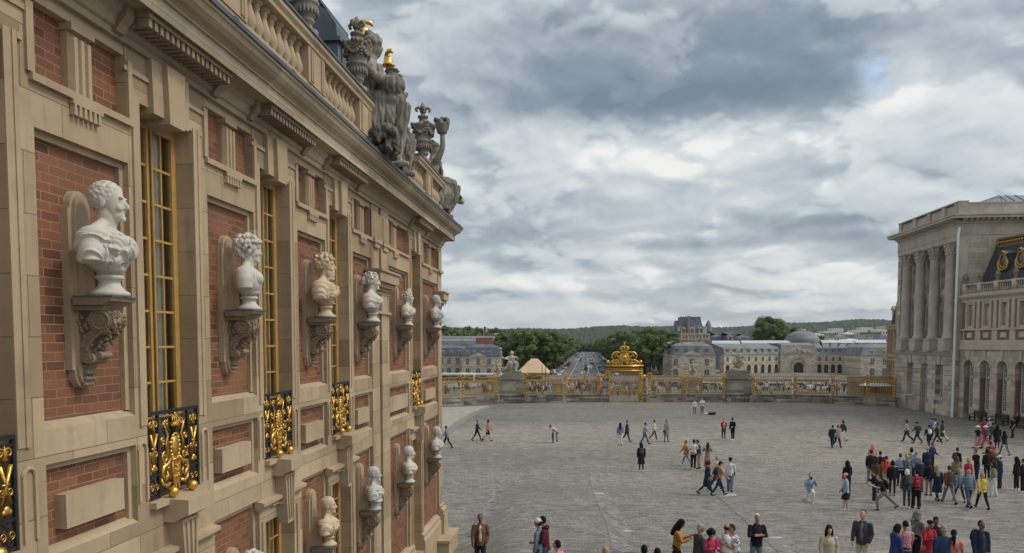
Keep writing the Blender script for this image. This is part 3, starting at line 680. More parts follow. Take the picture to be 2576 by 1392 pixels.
# ------------------------------------------------------------------ consoles and busts
def console_mesh():
    """scrolled bracket; x = distance out from the brick, z = 0 at the top"""
    b = MB(); hw = .17
    b.prism([(.14, -.10), (.52, -.10), (.56, -.06), (.60, -.05), (.62, -.0), (.14, 0)], -.31, .31, 'y'); b.box(0, .14, -.2, .2, -.1, 0)
    b.prism([(.0, -.17), (.46, -.17), (.50, -.10), (0, -.10)], -.25, .25, 'y')
    b.box(0, .12, -.14, .14, -.80, -.17)
    out = [(.48, -.17), (.56, -.24), (.57, -.33), (.52, -.41), (.43, -.45), (.35, -.50), (.28, -.58), (.245, -.68), (.25, -.76), (.22, -.84)]
    inn = [(.13, -.86), (.12, -.70), (.15, -.58), (.21, -.49), (.28, -.42), (.30, -.30), (.26, -.17)]
    for i in range(6):
        pass
    b.prism((out+inn)[::-1], -hw, hw, 'y')
    b.prism([(.10, -.17), (.30, -.17), (.30, -.40), (.18, -.52), (.14, -.8), (.10, -.8)][::-1], -.11, .11, 'y')
    b.tube([(.40, -hw-.025, -.31), (.40, hw+.025, -.31)], .145, 20)
    b.tube([(.24, -hw-.02, -.80), (.24, hw+.02, -.80)], .075, 16); b.tube([(.33, -hw+.05, -.76), (.33, hw-.02, -.76)], .05, 12)
    for s in (-1, 1):
        pts = []; 
        for i in range(30):
            a = R(100)+s*0-2*math.pi*1.9*i/29; r = .135-.115*i/29; pts.append((.40+r*math.cos(a), s*(hw+.03), -.31+r*math.sin(a)))
        b.tube(pts, [.019-.010*i/29 for i in range(30)], 6)
        pts = [(.24+(.07-.055*i/15)*math.cos(-2*math.pi*1.5*i/15), s*(hw+.022), -.80+(.07-.055*i/15)*math.sin(-2*math.pi*1.5*i/15)) for i in range(16)]
        b.tube(pts, .010, 6)
        pts = [(.50, -.43), (.40, -.46), (.31, -.53), (.25, -.62), (.215, -.70)]
        b.tube([(x, s*(hw+.005), z) for x, z in pts], .022, 6)
        rnd = random.Random(3)
        for k in range(16): b.ell((rnd.uniform(.13, .30), s*(hw+.005), rnd.uniform(-.66, -.25)), (.03, .014, .024), (0, rnd.uniform(0, 3), 0), 7, 5)
    rnd = random.Random(9)
    for k in range(40):                                  # acanthus over the front of the scroll
        t = rnd.random(); a = R(60)-t*R(150); b.ell((.40+.165*math.cos(a), rnd.uniform(-.14, .14), -.31+.165*math.sin(a)), (.03, .022, .035), (rnd.random()*3, a, 0), 6, 5)
    for k in range(22): t = k/21; b.ell((.50-.24*t+.02*math.sin(k*3), .11*math.sin(k*2.4), -.46-.26*t), (.028, .03, .03), None, 6, 5)
    b.prism([(.0, -.84), (.24, -.84), (.16, -1.0), (.12, -1.10), (.0, -1.18)][::-1], -.10, .10, 'y')
    for z, r in ((-.90, .055), (-.99, .05), (-1.07, .045), (-1.15, .035)):
        for dy in (-.07, 0, .07): b.ell((.14+.07*(-1.15-z)*-1*.9, dy, z), (r*1.2, r, r*.8), None, 8, 6)
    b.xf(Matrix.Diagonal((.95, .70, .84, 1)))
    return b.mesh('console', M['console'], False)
def plaque_mesh():
    """stone strip with rounded ends behind each bust; z = 0 at the console top"""
    b = MB()
    def outline(hw, r, z0, z1):
        pts = [(hw, z0), (hw, z1)]
        if hw > r: pts.append((r, z1))
        pts += [(r*math.cos(a), z1+.02+r*math.sin(a)*1.25) for a in [math.pi*k/10 for k in range(1, 10)]]
        if hw > r: pts.append((-r, z1))
        pts += [(-hw, z1), (-hw, z0)]
        if hw > r: pts.append((-r, z0))
        pts += [(-r*math.cos(a), z0-.02-r*math.sin(a)*1.25) for a in [math.pi*k/10 for k in range(1, 10)]]
        if hw > r: pts.append((r, z0))
        return pts
    b.prism(outline(.185, .15, -.80, .98), -.005, .085, 'x')
    b.prism(outline(.125, .12, -.80, .98), .083, .125, 'x')
    b.box(.12, .30, -.10, .10, .001, .62)
    return b.mesh('bust_backplate', M['stone_p'])
class Fine(MB):
    """rounder primitives for carved figures"""
    def ell(s, c, r, rot=None, n=12, k=8, m=0):
        q = max(r) if not isinstance(r, (int, float)) else r
        if q > .065: n, k = 34, 24
        return MB.ell(s, c, r, rot, n, k, m)
    def tube(s, pts, rad, n=8, m=0, cap=True):
        pts = [Vector(p) for p in pts]; rad = list(rad) if isinstance(rad, (list, tuple)) else [rad]*len(pts)
        if max(rad) > .06: n = max(n, 24)
        if len(pts) > 2:                                  # Catmull-Rom through the given points
            P = [pts[0]*2-pts[1]]+pts+[pts[-1]*2-pts[-2]]; o = []; q = []
            for i in range(1, len(P)-2):
                for j in range(4):
                    t = j/4; a, b_, c, d = P[i-1], P[i], P[i+1], P[i+2]
                    o.append((b_*2+(c-a)*t+(a*2-b_*5+c*4-d)*t*t+(b_*3-a-c*3+d)*t**3)*.5); q.append(rad[i-1]*(1-t)+rad[i]*t)
            pts = o+[pts[-1]]; rad = q+[rad[-1]]
        return MB.tube(s, pts, rad, n, m, cap)
CONS = console_mesh(); PLQ = plaque_mesh()
def bust(style, seed=0, s=1., vox=.012):
    """head and draped shoulders facing +x, standing on its socle at z = 0"""
    rnd = random.Random(seed); b = Fine()
    tc = Vector((-.02, 0, .53)); tr = Vector((.25, .34, .28))
    b.ell(tc, tr, (0, R(-6), 0), 20, 14)
    b.ell((.02, 0, .34), (.16, .20, .14))
    for sy in (-1, 1):
        b.ell((-.05, sy*.31, .63), (.17, .14, .15)); b.tube([(-.06, sy*.35, .64), (-.06, sy*.385, .52), (-.05, sy*.40, .36)], [.15, .15, .125], 14)
        b.ell((.12, sy*.12, .57), (.14, .15, .13) if style in ('bare', 'curly') else (.11, .15, .14)); b.ell((-.16, sy*.14, .60), (.10, .13, .13))
        b.tube([(-.02, sy*.06, .84), (-.04, sy*.27, .70)], [.07, .10], 10)
    b.tube([(-.05, 0, .66), (-.02, 0, .80), (.01, 0, .96)], [.15, .115, .11], 14)
    b.tube([(.04, .02, .70), (.05, .07, .94)], [.03, .04], 8)
    hz = .0
    b.ell((-.015, 0, 1.125), (.178, .145, .165), None, 18, 12); b.ell((.07, 0, 1.05), (.115, .115, .17), None, 16, 12)
    b.ell((.085, 0, .945), (.092, .088, .075)); b.ell((.155, 0, .905), (.038, .042, .034)); b.ell((.02, 0, .97), (.12, .105, .09))
    b.tube([(.165, 0, 1.105), (.195, 0, 1.055), (.208, 0, 1.025), (.185, 0, 1.01)], [.016, .022, .028, .022], 8)
    for sy in (-1, 1):
        b.ell((.160, sy*.05, 1.115), (.026, .050, .016), (0, 0, -sy*.35)); b.ell((.150, sy*.052, 1.075), (.022, .028, .016)); b.ell((.135, sy*.065, 1.01), (.045, .04, .04))
        b.ell((-.005, sy*.142, 1.05), (.035, .016, .052), (0, .2, 0)); b.ell((.19, sy*.015, 1.012), (.018, .014, .013))
    b.ell((.168, 0, .972), (.016, .032, .009)); b.ell((.166, 0, .953), (.016, .026, .010))
    def hair(n, r, lift, zmin=1.0, front=.10):
        for k in range(n):
            while True:
                v = Vector((rnd.gauss(0, 1), rnd.gauss(0, 1), rnd.gauss(0, 1))).normalized()
                p = Vector((-.015+v.x*(.178+lift), v.y*(.145+lift), 1.125+v.z*(.165+lift)))
                if p.z > zmin+max(0, p.x)*1.25-.0 and not (p.x > front and p.z < 1.19): break
            q = r*rnd.uniform(.8, 1.25); b.ell(p, (q, q*.9, q*.75), (rnd.random()*3, rnd.random()*3, 0), 7, 5)
    if style in ('short', 'toga', 'armour'): hair(300, .0145, .001)
    if style == 'curly':
        hair(110, .045, .035, .97)
        for k in range(26):
            a = 2*math.pi*k/26; b.ell((-.01+.205*math.cos(a), .175*math.sin(a), 1.19+.03*math.cos(a)), (.05, .05, .030), (rnd.random(), rnd.random(), a), 8, 5)
    if style == 'beard':
        hair(120, .036, .025, .98)
        for k in range(90):
            a = rnd.uniform(-1.5, 1.5); z = rnd.uniform(.80, .97); q = rnd.uniform(.020, .030)
            b.ell((.06+.115*math.cos(a), .10*math.sin(a), z), (q, q, q*1.2), None, 6, 5)
    if style in ('lady', 'lady2'):
        for k in range(26):
            a = 2*math.pi*k/26
            b.tube([(.10*math.cos(a)-.02, .13*math.sin(a), 1.20+.06*math.cos(a)*0), (-.16, .03*math.sin(a), 1.10)], [.022, .02], 6)
        hair(60, .03, .018, .99)
        b.ell((-.20, 0, 1.08), (.085, .085, .095)); 
        for k in range(14): b.ell((-.20+.07*math.cos(k), .08*math.sin(k*2.1), 1.08+.08*math.sin(k*1.3)), .03, None, 7, 5)
        if style == 'lady2': b.prism([(.05, -.10), (.13, .0), (.05, .10), (-.02, .12), (-.02, -.12)], 1.22, 1.37, 'z')
    if style == 'bald':
        hair(50, .018, .004, .98, .02)
    if style != 'bare' and style != 'curly':
        def surf(a, z, k=1.02):
            t = (z-tc.z)/tr.z; q = math.sqrt(max(.12, 1-t*t)); return (tc.x+tr.x*k*q*math.cos(a)+.04*(1-abs(t)), tc.y+tr.y*k*q*math.sin(a), z)
        nf = 13
        for k in range(nf):                               # folds falling from one shoulder across the chest
            u = k/(nf-1); a0 = R(70)-u*R(25); pts = []
            for i in range(9):
                t = i/8; a = R(105)-t*R(150+40*u)+R(14)*u; z = .80-.10*u-t*(.34+.12*u)+.05*math.sin(t*3)
                p = Vector(surf(a, min(z, .78))); pts.append(p+Vector((0, 0, rnd.uniform(-.008, .008))))
            b.tube(pts, [.016+.014*rnd.random() for _ in pts], 6)
        for k in range(8):                                # sleeve folds on the near shoulder
            u = k/7; b.tube([(-.14+.26*u, -.27-.05*math.sin(u*3), .69), (-.16+.28*u, -.38-.05*math.sin(u*3), .54), (-.14+.24*u, -.37, .36)], [.018, .022, .016], 6)
        for k in range(6):
            u = k/5; b.tube([(.02+.16*u, -.27+.10*u, .72-.02*u), (.10+.10*u, -.18+.12*u, .60-.05*u), (.13+.06*u, -.02+.12*u, .47-.06*u), (.10, .15, .40)], [.014, .024, .024, .014], 6)
        b.tube([(.0, -.17, .79), (.11, -.09, .69), (.16, .02, .62), (.13, .12, .66), (.03, .19, .76)], [.03, .036, .036, .032, .026], 8)
        b.tube([(-.10, -.30, .70), (-.02, -.24, .74), (.08, -.17, .64), (.12, -.14, .50), (.10, -.15, .38)], [.034, .036, .03, .026, .022], 8)
    else:
        for sy in (-1, 1): b.ell((.14, sy*.12, .55), (.065, .10, .085)); b.ell((.205, sy*.13, .545), .012, None, 6, 5)
        b.tube([(-.02, .0, .36), (.12, 0, .34), (.17, .0, .42)], [.1, .06, .04], 10)
    if style == 'armour':
        for k in range(12): a = R(-70)+R(140)*k/11; b.ell((.24*math.cos(a)-.03, .33*math.sin(a), .30), (.03, .035, .06), None, 8, 6)
        b.tube([(-.1, -.36, .35), (.12, -.26, .26), (.22, 0, .26), (.12, .26, .27), (-.1, .35, .35)], .045, 8)
    b.tube([(-.01, 0, .20), (-.02, 0, .40)], [.12, .16], 14)
    for i, v in enumerate(b.v):
        if v[2] < .30: b.v[i] = (v[0], v[1], .30-(.30-v[2])*.5)
    for i, v in enumerate(b.v):
        if v[2] > .88: b.v[i] = (v[0]*1.05-.0, v[1]*1.03, .86+(v[2]-.88)*1.12)
        elif v[2] > .72: b.v[i] = (v[0], v[1], .72+(v[2]-.72)*.875)
    M_ = Matrix.Diagonal((s*.97, s*.88, s*.965, 1)); b.xf(M_)
    def drape(me):
        if style in ('bare', 'curly'): return
        from mathutils import noise
        nr = [v.normal.copy() for v in me.vertices]; c_, q_ = math.cos(R(38)), math.sin(R(38))
        for v, vn in zip(me.vertices, nr):
            z = v.co.z/s
            if .26 < z < .74:
                u = v.co.y*c_+v.co.z*q_-v.co.x*.3; t = -v.co.y*q_+v.co.z*c_
                f = noise.noise(Vector((u*11, t*2.2, seed*3.1)))+.4*noise.noise(Vector((u*24, t*5, seed)))
                v.co = v.co+vn*(.030*s*(1-2.2*abs(f))-.012*s)*min(1, (z-.26)*8, (.74-z)*8)
    me = blob_mesh(b, 'figure', [M['marble']], vox*s, 6, drape, fac=.4)
    so = MB(); so.lathe([(.0, 0), (.205, 0), (.215, .02), (.215, .045), (.185, .06), (.165, .075), (.125, .12), (.115, .165), (.13, .19), (.155, .20), (.155, .235), (.12, .25)], (0, 0, 0), 28)
    so.xf(M_); sm = so.mesh('socle', [M['marble']], True)
    return me, sm
def sub_cons(y, z):
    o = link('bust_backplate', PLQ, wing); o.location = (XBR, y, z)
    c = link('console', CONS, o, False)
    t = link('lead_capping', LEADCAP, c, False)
lc = MB(); lc.box(.13, .60, -.225, .225, .001, .016); LEADCAP = lc.mesh('lead_capping', M['lead'])
GB = 'classical busts on brackets along the brick wing'
BUSTS = [  # style, y, z, turn, scale, material, label
    ('toga', 7.76, 8.50, 14, 1.0, 'marble', 'large white marble bust of a short-haired man in a toga, nearest on the brick facade', .0078),
    ('curly', 11.17, 8.50, 24, .90, 'marble', 'white marble bust with leafy curls and a bare chest, beside the second tall window', .0085),
    ('beard', 14.57, 8.50, 10, 1.0, 'marble_b', 'cream veined bust of a bearded man in a draped cloak, upper row', .0095),
    ('lady', 17.85, 8.50, 12, .96, 'marble', 'pale bust of a woman with her hair in a bun, before the stone pilaster', .012),
    ('lady2', 21.5, 8.50, 6, .80, 'marble', 'small upper bust wearing a pointed tiara, between the pilaster and the far window', .014),
    ('short', 25.6, 8.50, 8, .92, 'marble_g', 'stained upper bust of a man at the far corner, seen against the sky', .014),
    ('curly', 11.17, 3.52, 4, .86, 'marble_g', 'grey curly marble head just rising at the bottom edge of the facade', .013),
    ('bald', 14.57, 3.80, 14, .80, 'marble_b', 'cream bust of a balding man in a toga, lowest of the lower row', .013),
    ('armour', 17.85, 3.80, 18, .86, 'marble_g', 'grey marble bust with a broken arm stump and ruffled base, lower row', .013),
    ('short', 21.5, 3.80, 22, .86, 'marble', 'bright white draped bust with a headband, lower row before the far corner', .014),
    ('bald', 25.6, 3.90, 8, .88, 'marble_g', 'mottled bust of a bald man at the far corner, lower row over the courtyard', .014)]
for i, (sty, y, z, rz, s, mt, lab, vx) in enumerate(BUSTS):
    sub_cons(y, z)
    me, sm = bust(sty, i, s, vx)
    o = thing('marble_bust', lab, 'bust', (XBR+.42, y, z+.017), R(rz), GB)
    for q in (me, sm): q.materials[0] = M[mt]
    link('figure', me, o, False); link('socle', sm, o, False)
# ------------------------------------------------------------------ roof urns, statues, trophies
def urn_meshes():
    b = MB()
    b.lathe([(.30, 0), (.30, .22), (.22, .24), (.15, .34), (.14, .40), (.21, .44), (.21, .50), (.17, .53), (.27, .62), (.31, .76), (.31, .86), (.34, .88), (.34, .93), (.30, .95), (.33, 1.25), (.40, 1.42), (.43, 1.47), (.43, 1.54), (.30, 1.60), (.16, 1.63), (.15, 1.80), (.20, 1.82), (.20, 1.88), (.10, 1.9)], (0, 0, 0), 24)
    rnd = random.Random(5)
    for k in range(20): a = 2*math.pi*k/20; b.ell((.295*math.cos(a), .295*math.sin(a), .70), (.035, .035, .11), (0, 0, a), 7, 6)
    for k in range(5):                                    # swags of fruit under the lip
        a0 = 2*math.pi*k/5
        for i in range(9):
            t = i/8; a = a0+t*2*math.pi/5; z = 1.42-.24*math.sin(math.pi*t); r = .40-.03*math.sin(math.pi*t)
            b.ell((r*math.cos(a), r*math.sin(a), z), rnd.uniform(.05, .075), None, 8, 6)
        for i in range(4): b.ell((.39*math.cos(a0), .39*math.sin(a0), 1.44-.10*i), .06-.008*i, None, 7, 5)
    for k in range(34): a = rnd.random()*7; b.ell((.42*math.cos(a), .42*math.sin(a), 1.50+rnd.uniform(-.03, .07)), rnd.uniform(.05, .08), None, 7, 5)
    f = MB()                                              # fleur-de-lis
    f.lathe([(.05, 0), (.10, .02), (.10, .08), (.06, .12), (.06, .2), (.12, .28), (.11, .40), (.0, .58)], (0, 0, 1.86), 12)
    f.lathe([(.10, 0), (.13, .03), (.10, .06)], (0, 0, 2.02), 12)
    for k in range(4):
        a = k*math.pi/2; c, s = math.cos(a), math.sin(a)
        f.tube([(c*r, s*r, 1.9+z) for r, z in ((.04, .10), (.09, .24), (.19, .31), (.27, .25), (.25, .16), (.19, .17))], [.05, .055, .06, .055, .045, .03], 8)
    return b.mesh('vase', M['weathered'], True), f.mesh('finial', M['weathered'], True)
UV, UF = urn_meshes()
for y, lab in ((13.75, 'stone urn on the balustrade cut off by the top edge of the photo'), (16.85, 'large garlanded stone urn with a fleur-de-lis beside the first seated statue'),
               (20.2, 'garlanded urn half hidden behind the pair of seated statues'), (23.7, 'garlanded urn with a fleur-de-lis standing clear against the sky')):
    o = thing('garlanded_urn', lab, 'urn', (-5.31, y, 13.70), R(y*31), 'stone urns along the roof balustrade'); sc = .74 if y < 23 else .84; o.scale = (sc, sc, sc)
    link('vase', UV, o, False); link('finial', UF, o, False)
def figure_seated(seed, basket=False, jar=True, mirror=1):
    """colossal draped figure seated at the cornice, facing +x; z = 0 on the cornice"""
    rnd = random.Random(seed); b = Fine(); m = mirror
    b.box(-.45, .25, -.55, .55, -.05, 1.15); b.ell((-.1, 0, .7), (.55, .65, .75))
    b.ell((-.15, 0, 1.35), (.42, .46, .34)); b.tube([(-.15, 0, 1.3), (-.10, 0, 1.75), (-.05, 0, 2.2)], [.40, .33, .36], 14)
    b.ell((-.06, 0, 2.28), (.27, .46, .22)); b.tube([(-.06, 0, 2.35), (-.02, 0, 2.65)], [.17, .14], 10)
    b.ell((.0, 0, 2.88), (.25, .20, .27)); b.ell((.10, 0, 2.78), (.15, .14, .2)); b.tube([(.22, 0, 2.86), (.28, 0, 2.78)], [.03, .045], 6)
    for k in range(50):
        v = Vector((rnd.gauss(-.3, 1), rnd.gauss(0, 1), abs(rnd.gauss(.3, 1)))).normalized(); b.ell((v.x*.26, v.y*.21, 2.90+v.z*.25), rnd.uniform(.045, .07), None, 6, 5)
    b.ell((-.10, 0, 3.16), (.13, .13, .11)); b.tube([(-.25, -.1, 2.95), (-.05, -.24, 3.0), (.2, -.1, 3.05)], .045, 6)
    # thighs, shins, feet
    for s, kx, fx in ((1, .72, .62), (-1, .86, .40)):
        s *= m
        b.tube([(-.1, s*.22, 1.35), (.35, s*.30, 1.42), (kx, s*.32, 1.36)], [.30, .27, .21], 12)
        b.tube([(kx, s*.32, 1.36), (kx-.06, s*.33, .95), ((kx+fx)/2, s*.33, .5), (fx, s*.33, .10)], [.21, .20, .16, .11], 12)
        b.tube([(fx-.08, s*.33, .07), (fx+.30, s*.34, .04)], [.11, .07], 8)
        for k in range(7): u = k/6; b.tube([(.1+.5*u, s*(.50-.05*u), 1.42), (.05+.55*u, s*.58, .9), (-.1+.55*u, s*.55, .3)], [.05, .06, .04], 6)
    for k in range(12):
        u = k/11; y = -.5+u; b.tube([(.55+.2*math.cos(u*6), y*.7, 1.35), (.50+.12*math.cos(u*9), y*.8, .7), (.42+.10*math.sin(u*11), y*.9, .0)], [.06, .075, .05], 6)
    for k in range(10): u = k/9; b.tube([(.15+.12*math.sin(u*5), -.36+.72*u, 2.35), (.25, -.30+.5*u, 1.9), (.22, -.35+.7*u, 1.5)], [.03, .05, .035], 6)
    if basket:                                            # arm raised with a basket of fruit
        b.tube([(-.05, -m*.42, 2.3), (.1, -m*.70, 2.75), (.15, -m*.62, 3.35)], [.15, .12, .09], 10)
        b.lathe([(.10, 0), (.20, .05), (.30, .35), (.32, .45)], (.15, -m*.60, 3.35), 14)
        for k in range(34): a = rnd.random()*7; q = rnd.random()**.5*.3; b.ell((.15+q*math.cos(a), -m*.6+q*math.sin(a), 3.82+rnd.uniform(0, .24)*(1.2-q*2)), rnd.uniform(.06, .10), None, 7, 5)
        b.tube([(-.05, m*.42, 2.3), (.35, m*.55, 1.9), (.9, m*.42, 1.62)], [.15, .12, .08], 10); b.ell((.97, m*.42, 1.6), (.11, .06, .05))
        b.tube([(.2, .2, 1.3), (.8, .35, 1.25), (1.25, .4, .95), (1.5, .4, .80)], [.28, .25, .16, .08], 10)
        for k in range(6): b.tube([(.3, .1*k-.1, 1.5), (.9, .1*k, 1.35), (1.35, .06*k+.2, .95)], [.05, .06, .04], 6)
    else:
        b.tube([(-.05, -m*.42, 2.28), (.15, -m*.60, 1.95), (.55, -m*.42, 1.85)], [.16, .13, .09], 10)
        b.tube([(-.05, m*.42, 2.28), (.25, m*.62, 2.0), (.55, m*.45, 2.25)], [.16, .13, .09], 10)
        if jar:
            b.lathe([(.10, 0), (.26, .10), (.33, .26), (.30, .42), (.16, .50), (.13, .62), (.20, .66)], (.58, -m*.35, 1.5), 16)
    # cornucopia of fruit at the feet
    if not basket:
        for k in range(150):
            x = rnd.uniform(-.1, .75); b.ell((x, -m*rnd.uniform(.55, 1.25), rnd.uniform(.0, .62)*(1-.5*abs(x-.4))), rnd.uniform(.05, .09), (rnd.random(), rnd.random(), 0), 7, 5)
        b.tube([(.1, -m*.6, .2), (.5, -m*.8, .45), (.6, -m*1.1, .2)], [.2, .3, .12], 10)
    def folds(me):
        from mathutils import noise
        nr = [v.normal.copy() for v in me.vertices]
        for v, vn in zip(me.vertices, nr):
            c = v.co.copy(); f = noise.noise(Vector((c.x*6.5, c.y*6.5, c.z*1.3+seed)))+.5*noise.noise(Vector((c.x*15, c.y*15, c.z*3.5)))
            k = .040 if c.z < 2.4 else .014
            v.co = c+vn*(k*(1-2*abs(f))-k*.4)
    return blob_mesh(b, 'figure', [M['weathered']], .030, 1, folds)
o = thing('seated_statue', 'dark weathered seated woman holding a jar, on the roof edge beside the large urn', 'statue', (-5.32, 18.15, 12.50), R(8), 'seated stone figures on the roof edge')
link('figure', figure_seated(1), o, False); o.scale = (.9, .95, .98)
o = thing('seated_statue', 'second dark seated figure with a bent knee, behind the woman with the jar', 'statue', (-5.42, 19.75, 12.50), R(20), 'seated stone figures on the roof edge')
link('figure', figure_seated(2, jar=False, mirror=-1), o, False); o.scale = (.78, .85, .80)
o = thing('seated_statue', 'seated stone figure lifting a basket of fruit, at the far corner of the roof', 'statue', (-5.50, 26.3, 12.50), R(32), 'seated stone figures on the roof edge')
link('figure', figure_seated(3, True), o, False); o.scale = (.84, .84, .84)
def trophy(x, y, z0, z1, lab, face):
    o = thing('gilded_trophy', lab, 'roof ornament', (x, y, z0), R(face), 'gilded trophies above the roof'); K = .55
    p = MB(); p.box(-.25, .25, -.25, .25, 0, z1-z0-1.6); p.tube([(0, 0, z1-z0-1.6), (0, 0, z1-z0-.5)], .07, 8); p.build('post', M['lead'], o, False, False)
    g = MB(); h = z1-z0
    g.lathe([(.36, 0), (.40, .02), (.30, .10), (.26, .25), (.24, .42), (.16, .55), (.0, .62)], (0, 0, h-.85), 16, sx=1.1)
    g.tube([(-.32, 0, h-.35), (-.15, 0, h-.08), (.12, 0, h), (.36, 0, h-.06), (.46, 0, h-.22)], [.06, .12, .14, .12, .05], 8)
    for k in range(9): g.ell((.1*math.sin(k*2), .1*math.cos(k*2), h-1.0-k*.08), (.13, .13, .09), None, 8, 6)
    g.tube([(.3, 0, h-.8), (.42, 0, h-.92)], [.08, .1], 8)
    for i, v in enumerate(g.v): g.v[i] = (v[0]*K, v[1]*K, h+(v[2]-h)*K)
    g.build('helmet', M['gold'], o, True, False)
trophy(-6.7, 22.0, 12.5, 17.6, 'gilded helmet trophy rising behind the first urn', 20)
trophy(-6.5, 23.9, 12.5, 17.45, 'gilded helmet trophy seen behind the seated statues', -40)
# ------------------------------------------------------------------ columned stone pavilion on the right
M['stone_far'] = stone_mat('grey_ashlar', 'xz', c=(.53, .475, .39), dark=(.37, .325, .26), grime=(.17, .15, .125), bw=1.5, bh=.55, mort=.012, g=.5, amt=.7)
M['brick_x'] = brick_mat('pink_brick', 'xz', .24, .075, .01, c1=(.27, .145, .105), c2=(.19, .10, .075), cm=(.32, .26, .2))
def sash(b, g, x0, x1, y, z0, z1, nx, nz, fr=.07, bar=.035, m=0):
    """glazing bars and glass of one window in the xz plane, facing -y"""
    b.box(x0, x0+fr, y-.04, y+.06, z0, z1, m); b.box(x1-fr, x1, y-.04, y+.06, z0, z1, m)
    b.box(x0+fr, x1-fr, y-.04, y+.06, z0, z0+fr, m); b.box(x0+fr, x1-fr, y-.04, y+.06, z1-fr, z1, m)
    for k in range(1, nx): x = x0+(x1-x0)*k/nx; b.box(x-bar/2, x+bar/2, y-.03, y+.04, z0+fr, z1-fr, m)
    for k in range(1, nz): z = z0+(z1-z0)*k/nz; b.box(x0+fr, x1-fr, y-.026, y+.036, z-bar/2, z+bar/2, m)
    if nx > 3: b.box((x0+x1)/2-.05, (x0+x1)/2+.05, y-.045, y+.04, z0+fr, z1-fr, m)
    g.box(x0+fr, x1-fr, y+.045, y+.055, z0+fr, z1-fr)
def win_part(parent, x0, x1, y, z0, z1, nx, nz, mat='white_paint', **k):
    b = MB(); g = MB(); sash(b, g, x0, x1, y, z0, z1, nx, nz, **k)
    w_ = b.build('window', M[mat], parent, False, False); g.build('pane', M['pane_dark'], w_, False, False); return w_
pav = thing('columned_pavilion', 'grey stone palace pavilion with giant columns and a balustraded attic, right side', 'pavilion', (39.3, 99.0, 0), R(-90))
def pavilion():
    L = 15.3; D = 26.; s = MB(); t = MB()
    wx = [4.7, 8.4, 12.1]; hw = .85
    edges = [0]+[v for c in wx for v in (c-hw, c+hw)]+[L]
    # rusticated ground storey: courses with sunk joints
    for i in range(0, len(edges), 2):
        x0, x1 = edges[i], edges[i+1]
        s.box(x0, x1, .0, 1.2, 0, 6.6)
        for k in range(10): s.box(x0+(.002 if i else -.07), x1-(.002 if i < 6 else -.07), -.07, .0, 1.35+k*.52, 1.35+k*.52+.44)
        s.box(x0+(.001 if i else -.12), x1-(.001 if i < 6 else -.12), -.12, 0, 0, 1.3)
    for k in range(10): s.box(L, L+.068, -.065, 6, 1.35+k*.52, 1.35+k*.52+.44)
    s.box(L, L+.12, -.12, 6, 0, 1.3); s.box(0, L, 1.2, D, 0, 21)
    for i, c in enumerate(wx):
        s.box(c-hw, c+hw, 0, 1.2, 5.6, 6.6); 
        t.prism([(c-.18, 5.55), (c+.18, 5.55), (c+.25, 6.5), (c-.25, 6.5)], -.16, 0, 'y')
        if i != 1: s.box(c-hw, c+hw, .02, 1.2, 0, 1.75); t.box(c-1.15, c+1.15, -.22, .02, 1.55, 1.72); t.box(c-1.0, c-.8, -.18, -.0, 1.2, 1.55); t.box(c+.8, c+1.0, -.18, -.0, 1.2, 1.55)
        win_part(pav, c-hw+.02, c+hw-.02, .55, 1.75 if i != 1 else .05, 5.6, 4, 6 if i != 1 else 8)
        # principal storey: tall window under a pediment, small window above
        fb = MB(); z0, z1 = 8.9, 13.0
        for q in (-1, 1): fb.box(c+q*.80-.14, c+q*.80+.14, .62, .9, z0, z1)
        fb.box(c-1.0, c+1.0, .56, .9, z1, z1+.32); fb.box(c-1.15, c+1.15, .46, .9, z1+.32, z1+.42)
        if i == 1: fb.prism([(c-1.2, z1+.42), (c+1.2, z1+.42), (c, z1+1.15)], .42, .9, 'y')
        else: fb.prism([(c-1.2, z1+.42)]+[(c-1.2*math.cos(a), z1+.42+.72*math.sin(a)) for a in [math.pi*k/10 for k in range(1, 10)]][::1]+[(c+1.2, z1+.42)], .42, .9, 'y')
        for q in (-1, 1): fb.prism([(c+q*.85-.1, z1-.55), (c+q*.85+.1, z1-.55), (c+q*.85+.12, z1+.32), (c+q*.85-.12, z1+.32)], .50, .62, 'y')
        fb.box(c-.95, c+.95, .5, .9, 15.2, 15.35); fb.box(c-.9, c-.72, .72, .9, 15.35, 18.1); fb.box(c+.72, c+.9, .72, .9, 15.35, 18.1); fb.box(c-.9, c+.9, .72, .9, 18.1, 18.3)
        fb.build('window_surround', M['stone_gp'], pav, False, False)
        win_part(pav, c-.66, c+.66, .95, z0, z1, 4, 6, 'stone_gp'); win_part(pav, c-.72, c+.72, .95, 15.35, 18.1, 4, 4, 'stone_gp')
        # balcony balustrade between the column pedestals
        bb = MB(); bb.box(c-1.25, c+1.25, -.1, .2, 7.15, 7.35); bb.box(c-1.25, c+1.25, -.12, .22, 8.3, 8.48)
        for k in range(9): bb.lathe([(.06, 0), (.11, .25), (.05, .6), (.08, .95)], (c-1.12+k*.28, .05, 7.35), 8)
        bb.build('balcony', M['stone_gp'], pav, True, False)
    # recessed wall behind the columns, with the window voids
    for i in range(0, len(edges), 2):
        x0, x1 = edges[i]+(0.15 if i else 0), edges[i+1]-(.15 if i < 6 else 0)
        s.box(x0, x1, .9, 1.2, 7.1, 18.9)
    for c in wx:
        for z0, z1 in ((7.1, 8.9), (13.0, 15.35), (18.1, 18.9)): s.box(c-hw+.15-.30, c+hw-.15+.30, .9, 1.2, z0, z1)
    s.box(0, .9, .05, .9, 7.1, 18.9); s.box(L-.35, L, .05, .9, 7.1, 18.9)
    t.prism([(-.1, 6.6), (1.0, 6.6), (1.0, 7.1), (-.28, 7.1), (-.28, 7.0), (-.2, 6.85)][::-1], -.1, L+.1, 'x')
